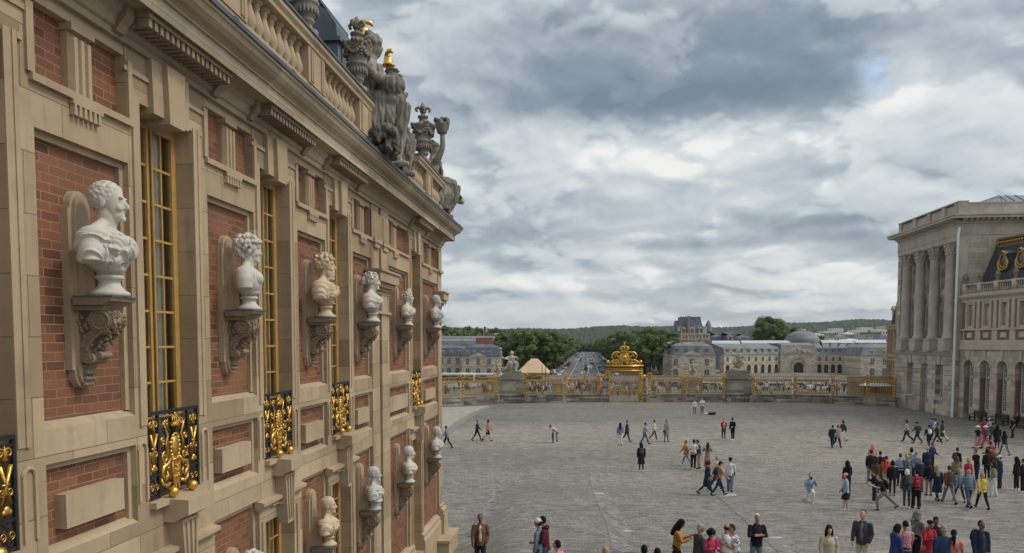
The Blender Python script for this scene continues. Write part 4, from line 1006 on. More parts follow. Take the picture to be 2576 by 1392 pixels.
    # entablature and modillion cornice wrapping the corner
    for y, z0, z1 in ((-.02, 18.9, 19.5), (-.07, 19.5, 19.62), (-.03, 19.62, 20.7), (-.15, 20.7, 20.9), (-.30, 20.9, 21.0), (-.95, 21.18, 21.45), (-1.05, 21.45, 21.62)):
        t.box(y+.0, L-y, y, D, z0, z1-.001)
    for k in range(27): t.box(.1+k*.57, .35+k*.57, -.75, 0, 21.0, 21.18)
    for k in range(20): t.box(L, L+.75, .3+k*.57, .55+k*.57, 21.0, 21.18)
    t.box(0, L, 0, D, 21.6, 21.8); 
    for x0, x1 in ((0, .8), (4.0, 4.8), (7.7, 8.5), (11.4, 12.2), (14.3, 15.3)): t.box(x0, x1, -.02, .9, 21.8, 23.0)
    for x0, x1 in ((.8, 4.0), (4.8, 7.7), (8.5, 11.4), (12.2, 14.3)): t.box(x0, x1, .2, .7, 21.8, 22.86); t.box(x0+.3, x1-.3, .14, .2, 22.05, 22.65)
    t.box(L-.9, L, .9, D, 21.8, 22.8); t.box(-.05, L+.05, -.08, .98, 23.0, 23.12); t.box(L-1, L+.05, .98, D, 22.8, 22.95)
    # broad pilaster strips on the plain return wall
    t.box(L, L+.14, 0, 1.0, 7.1, 18.9); t.box(L, L+.10, 3.0, 4.6, 14., 19.2)
    s.build('wall', M['stone_far'], pav, False, False); t.build('stone_trim', M['stone_gp'], pav, False, False)
    for x in (2.85, 6.6, 10.25, 14.0):                    # the giant Corinthian columns
        p = MB(); p.box(x-.75, x+.75, -.75, .85, 7.1, 8.35); p.box(x-.82, x+.82, -.82, .85, 8.35, 8.5); p.build('pedestal', M['stone_gp'], pav, False, False)
        b = MB(); b.lathe([(.74, 8.5), (.74, 8.62), (.66, 8.66), (.70, 8.76), (.60, 8.85), (.56, 8.95), (.57, 11.), (.55, 14.), (.50, 17.3), (.54, 17.36), (.50, 17.42)], (x, 0, 0), 24)
        c = b.build('column', M['stone_gp'], pav, True, False)
        k_ = MB(); k_.lathe([(.48, 17.42), (.52, 17.9), (.66, 18.6), (.72, 18.72)], (x, 0, 0), 20)
        for row, (z, r, n) in enumerate(((17.62, .55, 12), (18.0, .60, 12), (18.4, .70, 8))):
            for q in range(n): a = 2*math.pi*(q+.5*row)/n; k_.ell((x+r*math.cos(a), r*math.sin(a), z), (.10, .12, .20), (0, .35, a), 7, 6)
        for q in range(4): a = math.pi/4+q*math.pi/2; k_.ell((x+.80*math.cos(a), .80*math.sin(a), 18.6), (.13, .13, .13), None, 8, 6)
        k_.box(x-.74, x+.74, -.74, .74, 18.74, 18.9); k_.build('capital', M['stone_gp'], c, False, False)
    r = MB(); zt = 24.5
    r.add([(.8, .9, 22.4), (L-.9, .9, 22.4), (L-.9, D, 22.4), (.8, D, 22.4), (6.5, 6.5, zt), (L-5, 6.5, zt), (L-5, D, zt), (6.5, D, zt)], [(0, 1, 5, 4), (1, 2, 6, 5), (3, 0, 4, 7), (4, 5, 6, 7)])
    for k in range(24): 
        y = 1.2+k*1.0; y2 = max(y, 6.5); r.tube([(L-.9, y, 22.42), (L-5, y2, zt+.03)], .05, 5)
    for k in range(14): x = 1.2+k*1.; r.tube([(x, .9, 22.42), (min(max(x, 6.5), L-5), 6.5, zt+.03)], .05, 5)
    r.build('roof', flat('zinc_roof', (.15, .165, .185), .45, .2, .2, .6), pav, False, False)
    d = MB(); d.tube([(L+.25, -.12, 0), (L+.25, -.12, 19.4), (L+.12, .05, 20.3)], .13, 10)
    for z in (3.5, 6.5, 9.5, 12.5, 15.5, 18.5): d.tube([(L+.25, -.12, z-.07), (L+.25, -.12, z+.07)], .18, 10)
    d.build('drainpipe', M['white_paint'], pav, False, False)
    a = MB(); a.tube([(L-3, 15, 25), (L-3, 15, 30.5)], .035, 5); a.build('lightning_rod', M['iron'], pav, False, False)
pavilion()
# ------------------------------------------------------------------ arcaded brick wing beyond it
M['cream'] = stone_mat('cream_ashlar', 'xz', c=(.53, .455, .36), dark=(.39, .325, .25), grime=(.2, .17, .135), g=.4, amt=.6, blocks=False)
awg = thing('arcaded_brick_wing', 'brick and stone palace wing with arcades and gilded dormers, right edge', 'palace wing', (39.75, 83.45, 0), math.atan2(-.985, .17))
def arcwing():
    L = 24.; s = MB(); br = MB(); t = MB(); P = 2.42
    cs = [1.42+P*k for k in range(9)]; hw = .72; zs = 5.5
    s.box(0, L, .9, 9, 0, 13)
    for k, c in enumerate(cs):
        br = MB()
        x0, x1 = (0 if k == 0 else c-P/2), c+P/2
        s.box(x0, c-hw, 0, .9, 0, zs); s.box(c+hw, x1, 0, .9, 0, zs)
        n = 10; arc = [(c-hw*math.cos(math.pi*i/n), zs+hw*math.sin(math.pi*i/n)) for i in range(n+1)]
        for i in range(n): (a0, b0), (a1, b1) = arc[i], arc[i+1]; s.prism([(a0, b0), (a1, b1), (a1, 7.3), (a0, 7.3)], 0, .9, 'y')
        s.box(x0, c-hw, 0, .9, zs, 7.3); s.box(c+hw, x1, 0, .9, zs, 7.3)
        for i in range(n): (a0, b0), (a1, b1) = arc[i], arc[i+1]; t.prism([(a0, b0), (a1, b1), (c+(a1-c)*1.18, zs+(b1-zs)*1.18), (c+(a0-c)*1.18, zs+(b0-zs)*1.18)], -.07, 0, 'y')
        t.prism([(c-.12, 6.2), (c+.12, 6.2), (c+.2, 7.2), (c-.2, 7.2)], -.14, 0, 'y')
        for q in (-1, 1): t.box(c+q*hw-.14, c+q*hw+.14, -.10, 0, 4.35, 4.6); br.box(c+q*(hw-.004)-.0, c+q*(hw-.02), .12, .82, .5, 4.35)
        t.lathe([(.0, 0), (.30, 0), (.30, .05), (.0, .07)], (0, 0, 0), 16); st = len(t.v)-64; t.xf(Matrix.Translation((c+P/2, -.0, 6.3)) @ Matrix.Rotation(R(90), 4, 'X'), st)
        win_part(awg, c-.58, c+.58, .62, 1.1, 6.05, 4, 9, 'white_paint')
        dd = MB(); dd.box(c-.6, c+.6, .6, .9, .1, 1.1); dd.box(c-.4, c+.4, .55, .6, .3, .9); dd.build('door_panel', M['cream'], awg, False, False)
        # upper storey
        win_part(awg, c-.42, c+.42, .34, 9.75, 12.0, 4, 6, 'cream')
        for q in (-1, 1):
            t.box(c+q*.55-.13, c+q*.55+.13, -.05, .4, 9.5, 12.25); br.box(c+q*.9-.20, c+q*.9+.20, .0, .3, 9.5, 12.25)
        t.box(c+1.0, c+1.42, -.06, .4, 9.5, 12.25); t.box(c-.42, c+.42, .0, .4, 12.0, 12.25); t.box(c-.42, c+.42, 0, .4, 9.5, 9.75)
        br.box(c-.85, c+.85, .04, .3, 8.35, 9.25); t.box(c-.36, c+.36, -.04, .05, 8.55, 9.05); t.box(c+.98, c+1.44, -.05, .3, 8.3, 9.3)
        br.build('brick_infill', M['brick_x'], awg, False, False)
        t.box(c-.98, c-.85, -.04, .3, 8.3, 9.3); t.box(c+.85, c+.98, -.04, .3, 8.3, 9.3)
    s.box(0, L, .3, .9, 7.3, 12.4); t.box(-.0, L, -.18, .9, 7.3, 7.62); t.box(0, L, -.10, .3, 7.62, 8.3); t.box(0, L, -.09, .3, 9.3, 9.5); t.box(0, L, -.06, .3, 12.25, 12.5)
    t.prism([(-.06, 12.5), (.9, 12.5), (.9, 12.95), (-.42, 12.95), (-.40, 12.8), (-.2, 12.62)][::-1], 0, L, 'x'); t.box(0, L, -.08, .35, 12.95, 13.2)
    s.build('wall', M['stone_far'], awg, False, False); t.build('stone_trim', M['cream'], awg, False, False)
    bl = MB(); bl.box(0, L, -.1, .38, 14.0, 14.18)
    for k, c in enumerate(cs): bl.box(c+P/2-.28, c+P/2+.28, -.12, .4, 13.2, 14.22); 
    bl.box(0, .7, -.12, .4, 13.2, 14.22)
    for c in cs:
        for q in range(6): bl.lathe([(.06, 0), (.10, .2), (.045, .5), (.08, .8)], (c-.75+q*.30, .13, 13.2), 8)
    bl.build('balustrade', M['stone_gp'], awg, True, False)
    r = MB(); r.prism([(.9, 13.0), (3.4, 18.7), (9, 19.3), (9, 13.0)][::-1], .7, L, 'x'); r.build('roof', M['slate'], awg, False, False)
    g = MB(); g.box(.7, L, 3.2, 3.7, 18.75, 19.0); g.box(.7, L, 3.15, 3.6, 18.2, 18.32)
    for k in range(70): x = .9+k*.33; g.ell((x, 3.22, 18.52), (.14, .10, .16), None, 7, 5); g.ell((x+.16, 3.12, 18.08), (.07, .06, .13), None, 6, 5)
    g.build('gilded_cresting', M['gold_old'], awg, True, False)
    for k, c in enumerate(cs[1:], 1):
        x = c-.3; d = MB(); z = 16.35; y = 1.75
        for i in range(22):
            a = 2*math.pi*i/22; d.ell((x+.46*math.cos(a), y, z+.66*math.sin(a)), (.11, .12, .11), None, 7, 5)
        for q in (-1, 1): d.tube([(x+q*.45, y, z+.2), (x+q*.66, y, z-.2), (x+q*.58, y, z-.7), (x+q*.3, y-.05, z-1.05)], [.09, .12, .12, .06], 7)
        d.tube([(x-.55, y, z+.62), (x, y-.06, z+.98), (x+.55, y, z+.62)], .12, 8)
        for q in range(9): d.ell((x-.4+.1*q, y-.05, z-.95+.05*abs(q-4)), (.08, .07, .10), None, 6, 5)
        dd = d.build('gilded_dormer', M['gold_old'], awg, True, False)
        e = MB(); e.ell((x, y+.06, z), (.40, .08, .58)); e.build('pane', M['pane_dark'], dd, True, False)
        h = MB(); h.prism([(x-.62, z+.7), (x+.62, z+.7), (x+.45, z+.95), (x, z+1.08), (x-.45, z+.95)], y+.0, y+1.6, 'y'); h.box(x-.5, x+.5, y+.1, y+1.3, z-.9, z+.7); h.build('hood', M['lead'], dd, False, False)
    c = MB(); c.box(6.6, 8.2, 4.2, 5.6, 18.5, 21.6); c.box(6.45, 8.35, 4.05, 5.75, 21.6, 21.9); c.build('chimney', M['brick_x'], awg, False, False)
arcwing()
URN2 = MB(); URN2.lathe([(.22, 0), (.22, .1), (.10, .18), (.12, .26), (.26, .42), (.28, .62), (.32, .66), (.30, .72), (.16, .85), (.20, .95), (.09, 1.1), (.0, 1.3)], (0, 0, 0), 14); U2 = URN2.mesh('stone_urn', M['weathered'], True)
mw = Matrix.Translation(awg.location) @ Matrix.Rotation(awg.rotation_euler.z, 4, 'Z')
for k, lab in enumerate(('stone urn on the far wing balustrade, beside the pavilion wall', 'second stone urn along the far wing balustrade', 'third stone urn along the far wing balustrade', 'stone urn nearest the right edge of the photo')):
    o = link('stone_urn', U2); o.location = mw @ Vector((.35 if k == 0 else 1.42+2.42*(k-.5), .14, 14.22)); tag(o, lab, 'urn', 'urns on the far wing balustrade'); o.scale = (.95, .95, 1.0)
# ------------------------------------------------------------------ end of a brick building past the pavilion
fb = thing('brick_end_pavilion', 'distant brick and stone building with a slate roof, behind the columned pavilion', 'building', (44.8, 116, 0), R(-90))
def endpav():
    s = MB(); b = MB(); L = 14; D = 12
    s.box(0, L, 0, D, gz(122)-1, 10.4); 
    for z in (1.2, 5.4, 5.9, 10.0, 10.4): s.box(-.25, L+.25, -.25, D, z, z+.3)
    for k in range(6):
        x = .35+k*2.3
        for z0, z1 in ((1.7, 5.2), (6.4, 9.8)): b.box(x, x+.5, -.04, 0, z0, z1); b.box(x+1.25, x+1.7, -.04, 0, z0, z1)
    for k in range(4):
        y = .5+k*2.6
        for z0, z1 in ((1.7, 5.2), (6.4, 9.8)): b.box(-.04, 0, y, y+.6, z0, z1); b.box(-.04, 0, y+1.4, y+2., z0, z1)
    s.build('wall', M['stone_p'], fb, False, False); b.build('brick_panels', M['brick_x'], fb, False, False)
    for k in range(5):
        for z0, z1 in ((2., 5.), (6.6, 9.6)): win_part(fb, .35+k*2.3+.55, .35+k*2.3+1.2, -.03, z0, z1, 2, 4, 'stone_p')
    r = MB(); r.prism([(.2, 10.7), (L, 10.7), (L, 17), (4, 17)], .4, D, 'y'); r.build('roof', M['slate'], fb, False, False)
    d = MB(); d.box(.1, 1.1, .6, 2.2, 10.7, 12.9); d.prism([(-.1, 12.9), (1.2, 12.9), (.55, 13.5)], .4, 2.4, 'y'); d.box(2.6, 3.6, .1, 1.2, 10.7, 13.0); d.prism([(2.4, 13.0), (3.8, 13.0), (3.1, 13.6)], -.0, 1.4, 'y'); d.build('dormer', M['stone_p'], fb, False, False)
endpav()
lw = MB(); lw.box(37.5, 46, 110, 111, -1, 3.1); lw.box(37.3, 46.2, 109.8, 111.2, 3.1, 3.3)
tag(lw.build('garden_wall', M['stone_far']), 'low pale wall beyond the railing, left of the columned pavilion', 'wall')
# ------------------------------------------------------------------ benches
def bench_meshes():
    b = MB(); s = MB(); k = MB()
    for x in (-.85, .85):
        b.box(x-.05, x+.05, -.05, .05, 0, .62); b.box(x-.05, x+.05, .50, .60, 0, 1.0); b.tube([(x, -.05, .62), (x, .20, .70), (x, .52, .74)], .04, 6); b.box(x-.04, x+.04, -.02, .52, .34, .42)
    for q in range(5): s.box(-.85, .85, .0+q*.10, .085+q*.10, .42, .455)
    for q in range(5): k.box(-.82, .82, .51+.01*q, .54+.01*q, .50+q*.095, .58+q*.095)
    k.box(-.85, .85, .53, .60, .98, 1.04)
    return b.mesh('frame', M['bench']), s.mesh('seat', M['bench']), k.mesh('backrest', M['bench'])
M['bench'] = flat('dark_green_paint', (.018, .026, .024), .5, 0, .3, 8)
BM_ = bench_meshes()
def px_x(v):
    f = Vector((-math.sin(YAW), math.cos(YAW), 0)); r = Vector((math.cos(YAW), math.sin(YAW), 0)); return 1288+F_PX*(v.dot(r)/v.dot(f))
def along(px, out):
    lo, hi = -1., 14.
    for _ in range(40):
        md = (lo+hi)/2; v = mw @ Vector((md, -out, 0)); lo, hi = (md, hi) if px_x(v) < px else (lo, md)
    return mw @ Vector((lo, -out, 0))
BEN = {}
for px, lab in ((2458, 'dark slatted bench nearest the drainpipe, against the arcaded wing'), (2512, 'middle dark bench against the arcaded wing, behind the walkers in white hats'), (2566, 'dark bench with people sitting on it, at the right edge')):
    v = along(px, 1.15); BEN[px] = v; o = thing('park_bench', lab, 'bench', (v.x, v.y, .01), awg.rotation_euler.z, 'benches along the right wing')
    for m_, nm in zip(BM_, ('frame', 'seat', 'backrest')): link(nm, m_, o, False)
# ------------------------------------------------------------------ gilded railing, gate and statue pedestals
M['wall_old'] = stone_mat('blackened_ashlar', 'xz', c=(.36, .335, .29), dark=(.13, .105, .095), grime=(.035, .035, .033), bw=1.1, bh=.26, mort=.012, joint=(.1, .1, .1), g=.8, amt=.7, lo=.38, hi=1.25)
M['stone_ped'] = stone_mat('pedestal_stone', 'xz', c=(.33, .30, .245), dark=(.20, .18, .145), grime=(.09, .085, .075), bw=1.1, bh=.42, g=.5, amt=.8)
M['statue_pale'] = stone_mat('pale_statue_stone', c=(.50, .45, .36), dark=(.27, .235, .18), grime=(.12, .11, .09), g=.7, amt=1., blocks=False, bump=.6)
def fence_run(px, label, ww=.5):
    P = [Vector((*pxg(*p), 0)) for p in px]
    o = thing('gilded_railing', label, 'railing', P[0][:], 0, 'gilded railing runs on the stone wall')
    rnd = random.Random(len(px)*7+int(P[0].x))
    wallmb = MB(); cap = MB()
    for i in range(len(P)-1):
        a, c = P[i], P[i+1]; d = (c-a).normalized(); n = Vector((-d.y, d.x, 0))
        if n.y < 0: n = -n
        def bx(b, s0, s1, o0, o1, z0, z1):
            q = [a+d*s0+n*o0, a+d*s1+n*o0, a+d*s1+n*o1, a+d*s0+n*o1]
            b.add([(v.x, v.y, z0) for v in q]+[(v.x, v.y, z1) for v in q], [(3, 2, 1, 0), (4, 5, 6, 7), (0, 1, 5, 4), (1, 2, 6, 5), (2, 3, 7, 6), (3, 0, 4, 7)])
        L = (c-a).length
        bx(wallmb, 0, L, 0, ww, 0, 1.0); bx(cap, 0, L, -.04, ww+.04, 1.0, 1.12); bx(cap, -.25, .25, -.06, ww+.06, 0, .999)
        b = MB(); g = MB()
        def bar(s, z0, z1, r, bb): 
            v = a+d*s+n*.25; bb.box(v.x-r, v.x+r, v.y-r, v.y+r, z0, z1)
        m = int(L/.21)
        for k in range(1, m):
            s = L*k/m; bar(s, 1.2, 3.12, .032, b); v = a+d*s+n*.25
            g.lathe([(.012, 0), (.055, .06), (.03, .14), (.0, .24)], (v.x, v.y, 3.30), 5)
            g.ell((v.x, v.y, 3.2), (.055, .05, .07), None, 5, 4)
            if k % 2: g.ell((v.x, v.y, 1.38), (.07, .05, .09), None, 5, 4)
        for z0, z1, bb in ((1.18, 1.24, b), (1.50, 1.54, b), (2.86, 2.90, b), (3.10, 3.15, b)): bx(bb, .1, L-.1, .225, .275, z0, z1)
        for k in range(int(L/.21)):
            s = .1+k*.21; v = a+d*s+n*.24; z = 3.0
            g.ell((v.x, v.y, 3.0+.05*math.sin(k*2.2)), (.095, .06, .12), None, 6, 4)
            g.ell((v.x, v.y, 3.46+.10*math.sin(k*.45)**2+rnd.uniform(0, .08)), (.09, .05, .11), None, 5, 4)
            g.ell((v.x, v.y, 1.36), (.08, .05, .10), None, 5, 4)
        nb = b.build('railing_bars', M['gold_bar'], o); g.build('spearheads', M['gold_old'], nb)
        # gilded lyre post, crested at the top
        if i > 0 or True:
            for end in ([0] if i < len(P)-2 else [0, 1]):
                v = (a if end == 0 else c)+n*.25+d*(.25 if end == 0 else -.25); p = MB()
                for q in (-.17, .17): w_ = v+d*q; p.box(w_.x-.04, w_.x+.04, w_.y-.04, w_.y+.04, 1.12, 3.55)
                for z in (1.2, 1.6, 2.0, 2.4, 2.8, 3.2):
                    for q in (-.09, .0, .09): w_ = v+d*q; p.ell((w_.x, w_.y-.03, z+rnd.uniform(-.05, .05)), (.085, .06, .13), (rnd.random(), 0, 0), 6, 5)
                p.box(v.x-.30, v.x+.30, v.y-.12, v.y+.12, 3.5, 3.6)
                for q in range(9): w_ = v+d*(-.3+.075*q); p.ell((w_.x, w_.y, 3.72+.18*math.sin(math.pi*q/8)), (.08, .07, .10), None, 6, 5)
                p.build('gilded_post', M['gold'], o)
    wallmb.build('base_wall', M['wall_old'], o); cap.build('coping', M['stone_ped'], o)
M['gold_bar'] = flat('gilded_bars', (.36, .235, .075), .42, .5, .3, 3)
fence_run([(1030, 1029), (1068, 1026), (1162, 1020), (1254, 1016)], 'gilded railing on a dark wall, between the brick wing and the left pedestal')
fence_run([(1318, 1014.5), (1418, 1013), (1512, 1012)], 'gilded railing between the left statue pedestal and the royal gate')
fence_run([(1630, 1012), (1722, 1012), (1825, 1012.5)], 'gilded railing between the royal gate and the right pedestal')
fence_run([(1891, 1013), (1995, 1013.5), (2088, 1015), (2175, 1018.5), (2252, 1023.5)], 'curving gilded railing from the right pedestal to the columned pavilion')
def pedestal(px0, px1, yb, label):
    x0, y0 = pxg(px0, yb); x1, y1 = pxg(px1, yb); cx, cy = (x0+x1)/2, (y0+y1)/2; w_ = (x1-x0)/2
    o = thing('statue_pedestal', label, 'pedestal', (cx, cy+.9, 0), math.atan2(y1-y0, x1-x0), 'stone pedestals in the railing')
    p = MB(); p.box(-w_-.05, w_+.05, -1, 1, 0, 1.05); p.box(-w_-.10, w_+.10, -1.05, 1.05, 1.05, 1.2); p.build('plinth', M['wall_old'], o, False, False)
    d = MB(); d.box(-w_+.08, w_-.08, -.92, .92, 1.2, 3.05); d.box(-w_+.35, w_-.35, -.96, -.92, 1.5, 2.8); d.box(-w_+.05, w_-.05, -.95, .95, 3.05, 3.15); d.box(-w_-.08, w_+.08, -1.08, 1.08, 3.15, 3.35)
    d.build('die', M['stone_ped'], o, False, False)
    c = MB(); n = 6
    for k in range(n):
        t0, t1 = k/n, (k+1)/n; r0 = w_-(w_-1.15)*math.sin(t0*math.pi/2); r1 = w_-(w_-1.15)*math.sin(t1*math.pi/2)
        c.add([(-r0, -.95, 3.35+.75*t0), (r0, -.95, 3.35+.75*t0), (r0, .95, 3.35+.75*t0), (-r0, .95, 3.35+.75*t0), (-r1, -.95, 3.35+.75*t1), (r1, -.95, 3.35+.75*t1), (r1, .95, 3.35+.75*t1), (-r1, .95, 3.35+.75*t1)],
              [(0, 1, 5, 4), (1, 2, 6, 5), (2, 3, 7, 6), (3, 0, 4, 7)]+([(4, 5, 6, 7)] if k == n-1 else []))
    c.box(-1.3, 1.3, -.98, .98, 4.1, 4.25); c.build('swept_cap', M['stone_ped'], o, False, False)
    return o.location.copy()
pl = pedestal(1255, 1317, 1015, 'square stone pedestal carrying the seated statue with a staff, left of the gate')
pr = pedestal(1826, 1890, 1012.5, 'square stone pedestal carrying the tangled statue group, right of the gate')
def group_meshes():
    me = figure_seated(21, False, False)
    b = MB(); rnd = random.Random(8)
    b.box(-.6, .6, -.9, .9, 0, .2)
    for k in range(60):
        z = rnd.uniform(.1, 2.0); q = 1.0-.42*z; b.ell((rnd.uniform(-.5, .5)*q, rnd.uniform(-1, 1)*q, z), (rnd.uniform(.14, .26), rnd.uniform(.14, .28), rnd.uniform(.16, .34)), (rnd.random()*3, rnd.random()*3, 0), 8, 6)
    b.tube([(0, .1, 1.2), (.05, .15, 1.9), (.05, .1, 2.3)], [.36, .32, .2], 10); b.ell((.1, .1, 2.62), (.2, .18, .24)); b.tube([(0, .4, 2.1), (.2, .8, 1.8), (.3, .9, 1.3)], [.16, .13, .1], 8); b.tube([(0, -.2, 2.1), (.2, -.7, 2.2), (.1, -.9, 2.6)], [.16, .13, .1], 8)
    b.ell((.15, -.55, 1.5), (.2, .2, .24)); b.ell((.2, -.5, 1.15), (.26, .26, .36)); b.ell((.2, .62, .9), (.2, .2, .24)); b.ell((.2, .6, .5), (.3, .28, .36))
    return me, blob_mesh(b, 'figure', [M['statue_pale']], .045, 1)
GM = group_meshes(); GM[0].materials[0] = M['statue_pale']
o = thing('seated_allegory', 'pale seated statue holding a tall staff, on the left pedestal of the railing', 'statue', (pl.x, pl.y, 4.25), R(-70), 'statues on the railing pedestals')
link('figure', GM[0], o, False); o.scale = (1.0, 1.2, .82)
sp = MB(); sp.tube([(-.1, -1.02, 1.2), (.0, -1.22, 2.6), (.0, -1.28, 3.45)], [.07, .075, .08], 8); sp.ell((0, -1.29, 3.62), .19, None, 10, 8); sp.tube([(-.05, -.42, 2.25), (.1, -.85, 2.0), (.0, -1.15, 2.3)], [.16, .13, .1], 8)
q = sp.build('staff', M['statue_pale'], o, True, False)
o = thing('statue_group', 'pale tangled stone group of figures and trophies, on the right pedestal of the railing', 'statue', (pr.x, pr.y, 4.25), R(-84), 'statues on the railing pedestals')
link('figure', GM[1], o, False); o.scale = (.85, 1.05, 1.0)
for px, lab in ((1250, 'weathered statue on a plain base behind the railing, left of the seated statue'), (1741, 'pale statue on a plain base behind the railing, right of the gate')):
    x, z = pxY(px, 930, 122); o = thing('forecourt_statue', lab, 'statue', (x, 122, gz(122)), R(-80), 'forecourt statues beyond the railing')
    p = MB(); p.box(-1., 1., -1.5, 1.5, -.2, 2.6); p.box(-1.1, 1.1, -1.6, 1.6, 2.6, 2.85); p.build('base', M['stone_ped'], o, False, False)
    k = link('figure', GM[1], o, False); k.location = (0, 0, 2.85); k.scale = (.85, .85, .95)
# the gate itself
gate = thing('royal_gate', 'tall gilded gate crowned by a royal crest, in the middle of the railing', 'gate', (*pxg(1570, 1012), 0), math.atan2(1.3, 60))
def build_gate():
    hw = 2.2; G = M['gold']
    for s in (-1, 1):
        p = MB(); x = s*hw
        for q in (-.22, .22): p.box(x+q-.05, x+q+.05, -.14, .14, 0, 4.2)
        for z in (0, 1.2, 1.4, 3.0, 4.0): p.box(x-.30, x+.30, -.18, .18, z, z+.12)
        p.box(x-.15, x+.15, -.04, .04, 1.5, 2.9)
        for k in range(16): z = .25+k*.25; p.ell((x+.08*math.sin(k*2.3), -.12, z), (.11, .07, .12), None, 6, 5)
        p.build('gilded_pilaster', G, gate, False, False)
        g = MB(); s_ = s
        w0, w1 = (.03, hw-.30) if s > 0 else (-hw+.30, -.03)
        n = 14
        for k in range(n+1): xx = w0+(w1-w0)*k/n; g.box(xx-.026, xx+.026, -.026, .026, .1, 4.1)
        for z in (.1, 1.35, 1.62, 4.05): g.box(w0, w1, -.035, .035, z, z+.06)
        for k in range(n*2): xx = w0+(w1-w0)*(k+.5)/(n*2); g.lathe([(.01, 0), (.04, .05), (.0, .16)], (xx, 0, 1.0), 5)
        lf = g.build('gate_leaf', M['gold_bar'], gate, False, False)
        e = MB(); rnd = random.Random(5)
        for k in range(46): e.ell((rnd.uniform(w0, w1), -.04, 1.5+rnd.gauss(0, .13)), (rnd.uniform(.05, .12), .05, rnd.uniform(.05, .11)), None, 6, 5)
        e.build('leaf_ornament', M['gold_old'], lf, True, False)
    t = MB(); t.box(-hw-.30, hw+.30, -.22, .22, 4.2, 4.32); t.box(-hw-.28, hw+.28, -.20, .20, 4.75, 4.85); t.box(-hw-.38, hw+.38, -.32, .32, 4.85, 5.02)
    for k in range(36): x = -hw-.2+k*(2*hw+.4)/35; t.ell((x, -.12, 4.53), (.045, .05, .15), (0, .5*(-1)**k, 0), 6, 5); t.lathe([(.0, 0), (.05, .18), (.05, .22)], (x, -.1, 3.93), 6)
    t.box(-hw-.1, hw+.1, -.06, .06, 4.38, 4.42); t.build('entablature', G, gate, True, False)
    c = MB(); rnd = random.Random(2)
    c.lathe([(.0, -.08), (.62, -.06), (.70, .0), (.62, .06), (.0, .10)], (0, 0, 0), 24); c.xf(Matrix.Translation((0, 0, 6.05)) @ Matrix.Rotation(R(90), 4, 'X'))
    c.ell((0, -.12, 6.05), (.26, .14, .28))
    for k in range(16): a = 2*math.pi*k/16; c.ell((.44*math.cos(a), -.08, 6.05+.44*math.sin(a)), (.10, .06, .10), None, 6, 5); c.ell((.70*math.cos(a), 0, 6.05+.66*math.sin(a)), (.10, .10, .10), None, 6, 5)
    for s in (-1, 1):
        c.tube([(s*.5, 0, 6.55), (s*.85, 0, 6.75), (s*1.3, 0, 6.72), (s*1.62, 0, 6.4), (s*1.62, 0, 6.0), (s*1.4, 0, 5.75)], [.10, .13, .13, .12, .10, .07], 8)
        c.tube([(s*.80, 0, 5.75), (s*.85, 0, 6.2), (s*1.15, 0, 6.40), (s*1.36, 0, 6.15), (s*1.15, 0, 5.98)], [.12, .10, .09, .07, .05], 8)
        c.tube([(s*1.4, 0, 5.75), (s*1.75, 0, 5.45), (s*2.05, 0, 5.25), (s*2.3, 0, 5.4), (s*2.22, 0, 5.62), (s*2.0, 0, 5.6)], [.09, .11, .12, .12, .09, .06], 8)
        c.ell((s*2.2, 0, 5.42), (.2, .18, .26)); c.box(s*.75, s*1.55, -.12, .12, 5.68, 5.76)
        for k in range(26): c.ell((s*rnd.uniform(.3, 1.6), -.03, 5.05+rnd.uniform(.05, .65)), (rnd.uniform(.08, .17), .12, rnd.uniform(.08, .16)), None, 6, 5)
        for k in range(8): c.ell((s*(.55+.1*k), 0, 6.75-.02*k*k*.5), .09, None, 6, 5)
    cr = c.build('coat_of_arms', G, gate, True, False)
    k_ = MB(); k_.lathe([(.40, 0), (.46, .06), (.40, .14), (.44, .20)], (0, 0, 6.75), 18, sy=.7)
    for k in range(8):
        a = 2*math.pi*k/8; cx, cy = math.cos(a), .7*math.sin(a)
        k_.tube([(cx*.42, cy*.42, 6.95), (cx*.62, cy*.62, 7.2), (cx*.50, cy*.5, 7.48), (0, 0, 7.62)], [.06, .07, .06, .04], 6); k_.ell((cx*.46, cy*.46, 7.05), .09, None, 6, 5)
    k_.ell((0, 0, 7.68), .10); k_.box(-.025, .025, -.025, .025, 7.7, 8.02); k_.box(-.11, .11, -.025, .025, 7.86, 7.91); k_.build('crown', G, cr, True, False)
build_gate()
for px, lab in ((1523, 'grey stone gate pier with a gilded scroll on top, left of the gate'), (1616, 'grey stone gate pier with a gilded scroll on top, right of the gate')):
    x, y = pxg(px, 1012); o = thing('gate_pier', lab, 'gate pier', (x, y+.4, 0), 0, 'stone piers flanking the gate')
    b = MB(); b.box(-.5, .5, -.5, .5, 0, 1.1); b.box(-.38, .38, -.4, .4, 1.1, 3.05); b.box(-.24, .24, -.43, -.4, 1.5, 2.7); b.box(-.46, .46, -.48, .48, 3.05, 3.25); b.build('shaft', M['wall_old'], o, False, False)
    g = MB(); s = -1 if px < 1570 else 1
    spir = [(s*(-.35+.12*k), 0, 3.35+.55*math.exp(-k*.25)+.10*math.sin(k*1.3)) for k in range(12)]
    g.tube(spir, [.12]*4+[.10]*4+[.07]*4, 8)
    rnd = random.Random(px)
    for k in range(26): t = rnd.random(); g.ell((s*(-.4+1.5*t), rnd.uniform(-.1, .1), 3.35+.45*(1-t)*rnd.random()+.05), (.11, .09, .10), None, 6, 5)
    g.build('gilded_scroll', M['gold'], o, True, False)
